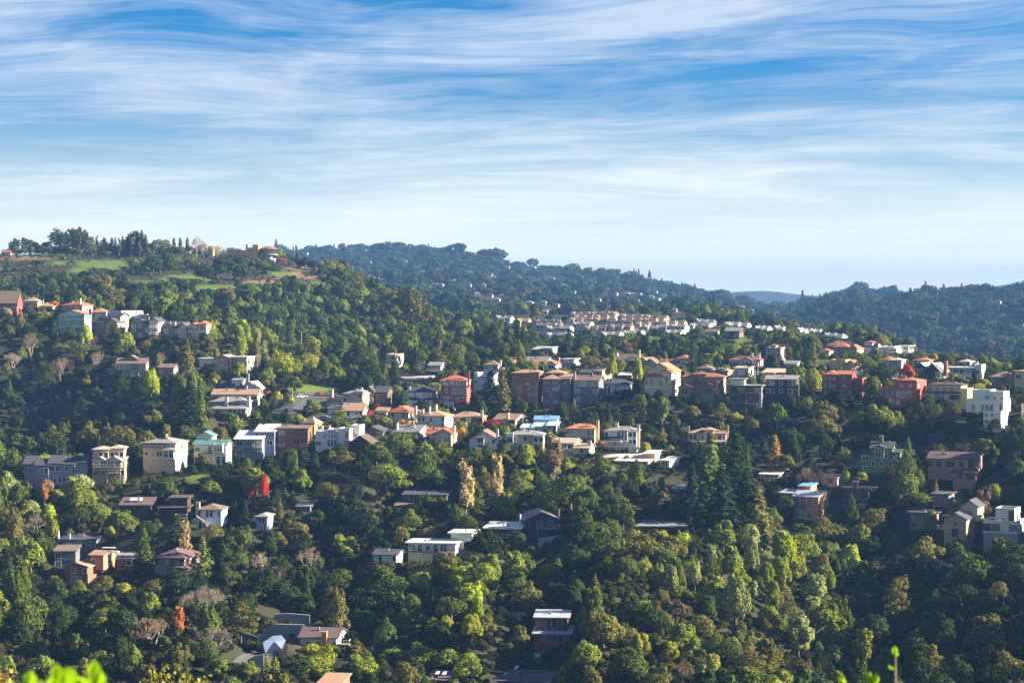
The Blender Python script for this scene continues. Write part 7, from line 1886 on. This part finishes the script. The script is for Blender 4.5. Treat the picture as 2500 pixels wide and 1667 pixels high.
# ------------------------------------------------------------------ shrubs right in front of the lens
def sprig_mat(name, col, tr):
    m, T = new_mat(name)
    g = T.n('ShaderNodeNewGeometry')
    isl = T.ramp(g.outputs['Random Per Island'], [(0.0, (0.7, 0.75, 0.7)), (1.0, (1.25, 1.2, 1.0))])
    c = T.mix(1.0, (*col, 1), isl, 'MULTIPLY')
    df = T.n('ShaderNodeBsdfDiffuse', ins={'Color': c}); t = T.n('ShaderNodeBsdfTranslucent', ins={'Color': c})
    mx = T.n('ShaderNodeMixShader', ins={0: tr, 1: df.outputs[0], 2: t.outputs[0]})
    o = T.n('ShaderNodeOutputMaterial'); T.link(mx.outputs[0], o.inputs[0])
    return m
def leaf_shape(mb, p, d, n, L, W_):
    """one leaf: six-sided blade folded along its rib"""
    d = d.normalized(); s = d.cross(n).normalized(); up = s.cross(d).normalized()
    a, b, c = p, p + d * L * 0.5 + up * L * 0.05, p + d * L
    for sg in (-1, 1):
        l1 = p + d * L * 0.28 + s * sg * W_ * 0.42 - up * W_ * 0.12
        l2 = p + d * L * 0.68 + s * sg * W_ * 0.40 - up * W_ * 0.12
        mb.poly([a, l1, l2, c, b] if sg > 0 else [b, c, l2, l1, a])
def sprigs(name, label, specs, col, leafL, seed, D0, tr=0.45, stem_r=0.004):
    g = np.random.default_rng(seed)
    c0 = P(specs[0][0], 1667, D0)
    base = Vector((c0.x, D0, -(2.0 + (D0 - 3) * 0.25) if D0 > 3.2 else -2.05))
    e = empty(name, base)
    st, lv = MB(), MB()
    for (x, y, D, n) in specs:
        if D0 < 4: y += 22
        tip = P(x, y, D)
        root = Vector((base.x * 0.6 + tip.x * 0.4 + g.normal(0, 0.03), base.y * 0.6 + tip.y * 0.4, base.z - 0.1))
        m1 = root.lerp(tip, 0.5) + Vector(g.normal(0, 0.05, 3))
        path = [root, m1, root.lerp(tip, 0.8), tip]
        st.tube([p - base for p in path], [stem_r * 2, stem_r * 1.6, stem_r, stem_r * 0.6], 5)
        for k in range(n):
            t = 0.62 + 0.38 * (k + 1) / n
            p = (path[1].lerp(path[2], (t - 0.5) / 0.3) if t < 0.8 else path[2].lerp(path[3], (t - 0.8) / 0.2)) - base
            a = k * 2.399 + g.uniform(-0.3, 0.3)
            d = Vector((math.cos(a), math.sin(a), g.uniform(0.2, 0.9)))
            leaf_shape(lv, p, d, Vector((0, 0, 1)), leafL * g.uniform(0.8, 1.15), leafL * g.uniform(0.6, 0.8))
        leaf_shape(lv, tip - base, Vector((g.normal(0, 0.2), g.normal(0, 0.2), 1)), Vector((0, -1, 0)), leafL, leafL * 0.7)
    st.build('stem', e, mat('bark', (0.16, 0.14, 0.06)), smooth=True)
    lv.build('foliage', e, sprig_mat('sprig_leaf', col, tr), smooth=True)
    return tag(e, label, 'shrub')
sprigs('leafy_shrub', 'blurred bright green shrub close to the lens at the lower left', [(68, 1668, 3.2, 5), (140, 1650, 3.2, 6), (165, 1668, 3.15, 6), (228, 1640, 3.3, 5), (160, 1690, 3.2, 9), (248, 1690, 3.2, 6), (50, 1700, 3.2, 8), (205, 1700, 3.15, 8), (110, 1705, 3.2, 7), (180, 1655, 3.25, 4), (90, 1690, 3.25, 8), (125, 1680, 3.1, 8), (235, 1668, 3.2, 7), (262, 1700, 3.3, 7), (150, 1700, 3.0, 10), (215, 1690, 3.3, 9), (30, 1690, 3.3, 6)], (0.30, 0.50, 0.015), 0.036, 41, 3.15)
sprigs('leafy_sprig', 'single upright bright green sprig at the bottom edge in front of dark woods', [(2186, 1600, 6.0, 16)], (0.28, 0.48, 0.015), 0.030, 42, 6.0)
sprigs('leafy_sprig', 'low bright green sprig tip beside the taller one at the bottom edge', [(2128, 1662, 6.0, 10), (2140, 1668, 6.0, 8), (2058, 1666, 6.0, 8)], (0.28, 0.48, 0.015), 0.030, 43, 6.0)

def near_bush(x, yt, D, wpx, Hm, col, label, seed):
    """sunlit bush of small leaves a short way down the slope"""
    g = np.random.default_rng(seed)
    s = F / D; W_ = wpx / s
    top = P(x, yt, D)
    base = Vector((top.x, D, top.z - Hm))
    e = empty('hillside_bush', base)
    tw, pts, nr = MB(), [], []
    for k in range(46):
        t = g.uniform(0, 6.283); q = math.sqrt(g.uniform())
        ex, ey = math.cos(t) * q * W_ * 0.55, math.sin(t) * q * W_ * 0.55
        h = Hm * (1 - 0.35 * q * q) * g.uniform(0.72, 1.0)
        path = [Vector((ex * 0.1, ey * 0.1, -0.4)), Vector((ex * 0.6, ey * 0.6, h * 0.5)), Vector((ex, ey, h))]
        tw.tube(path, [0.012, 0.009, 0.004], 4)
        for _ in range(95):
            u = g.uniform(0.35, 1.0)
            p = path[1].lerp(path[2], (u - 0.35) / 0.65) + Vector(g.normal(0, 0.055, 3))
            pts.append(p); nr.append((g.normal(), g.normal(), 0.6))
    v, f = leaves(np.array(pts), np.array(nr), 0.04, jitter=0.6, aspect=1.3, g=g)
    tw.build('stem', e, mat('bark', (0.22, 0.13, 0.08)))
    obj('foliage', np_mesh('bush_foliage', v, f, sprig_mat('bush_leaf', col, 0.35)), e)
    return tag(e, label, 'bush')
near_bush(400, 1606, 22, 200, 1.5, (0.26, 0.24, 0.05), 'sunlit yellow-green bush with bare red stems at the bottom edge', 51)
near_bush(470, 1640, 24, 130, 1.3, (0.22, 0.23, 0.05), 'lower yellow-green bush beside the sunlit one at the bottom edge', 52)
near_bush(8, 1636, 20, 90, 1.5, (0.30, 0.22, 0.07), 'yellowish bush in the very bottom left corner', 53)
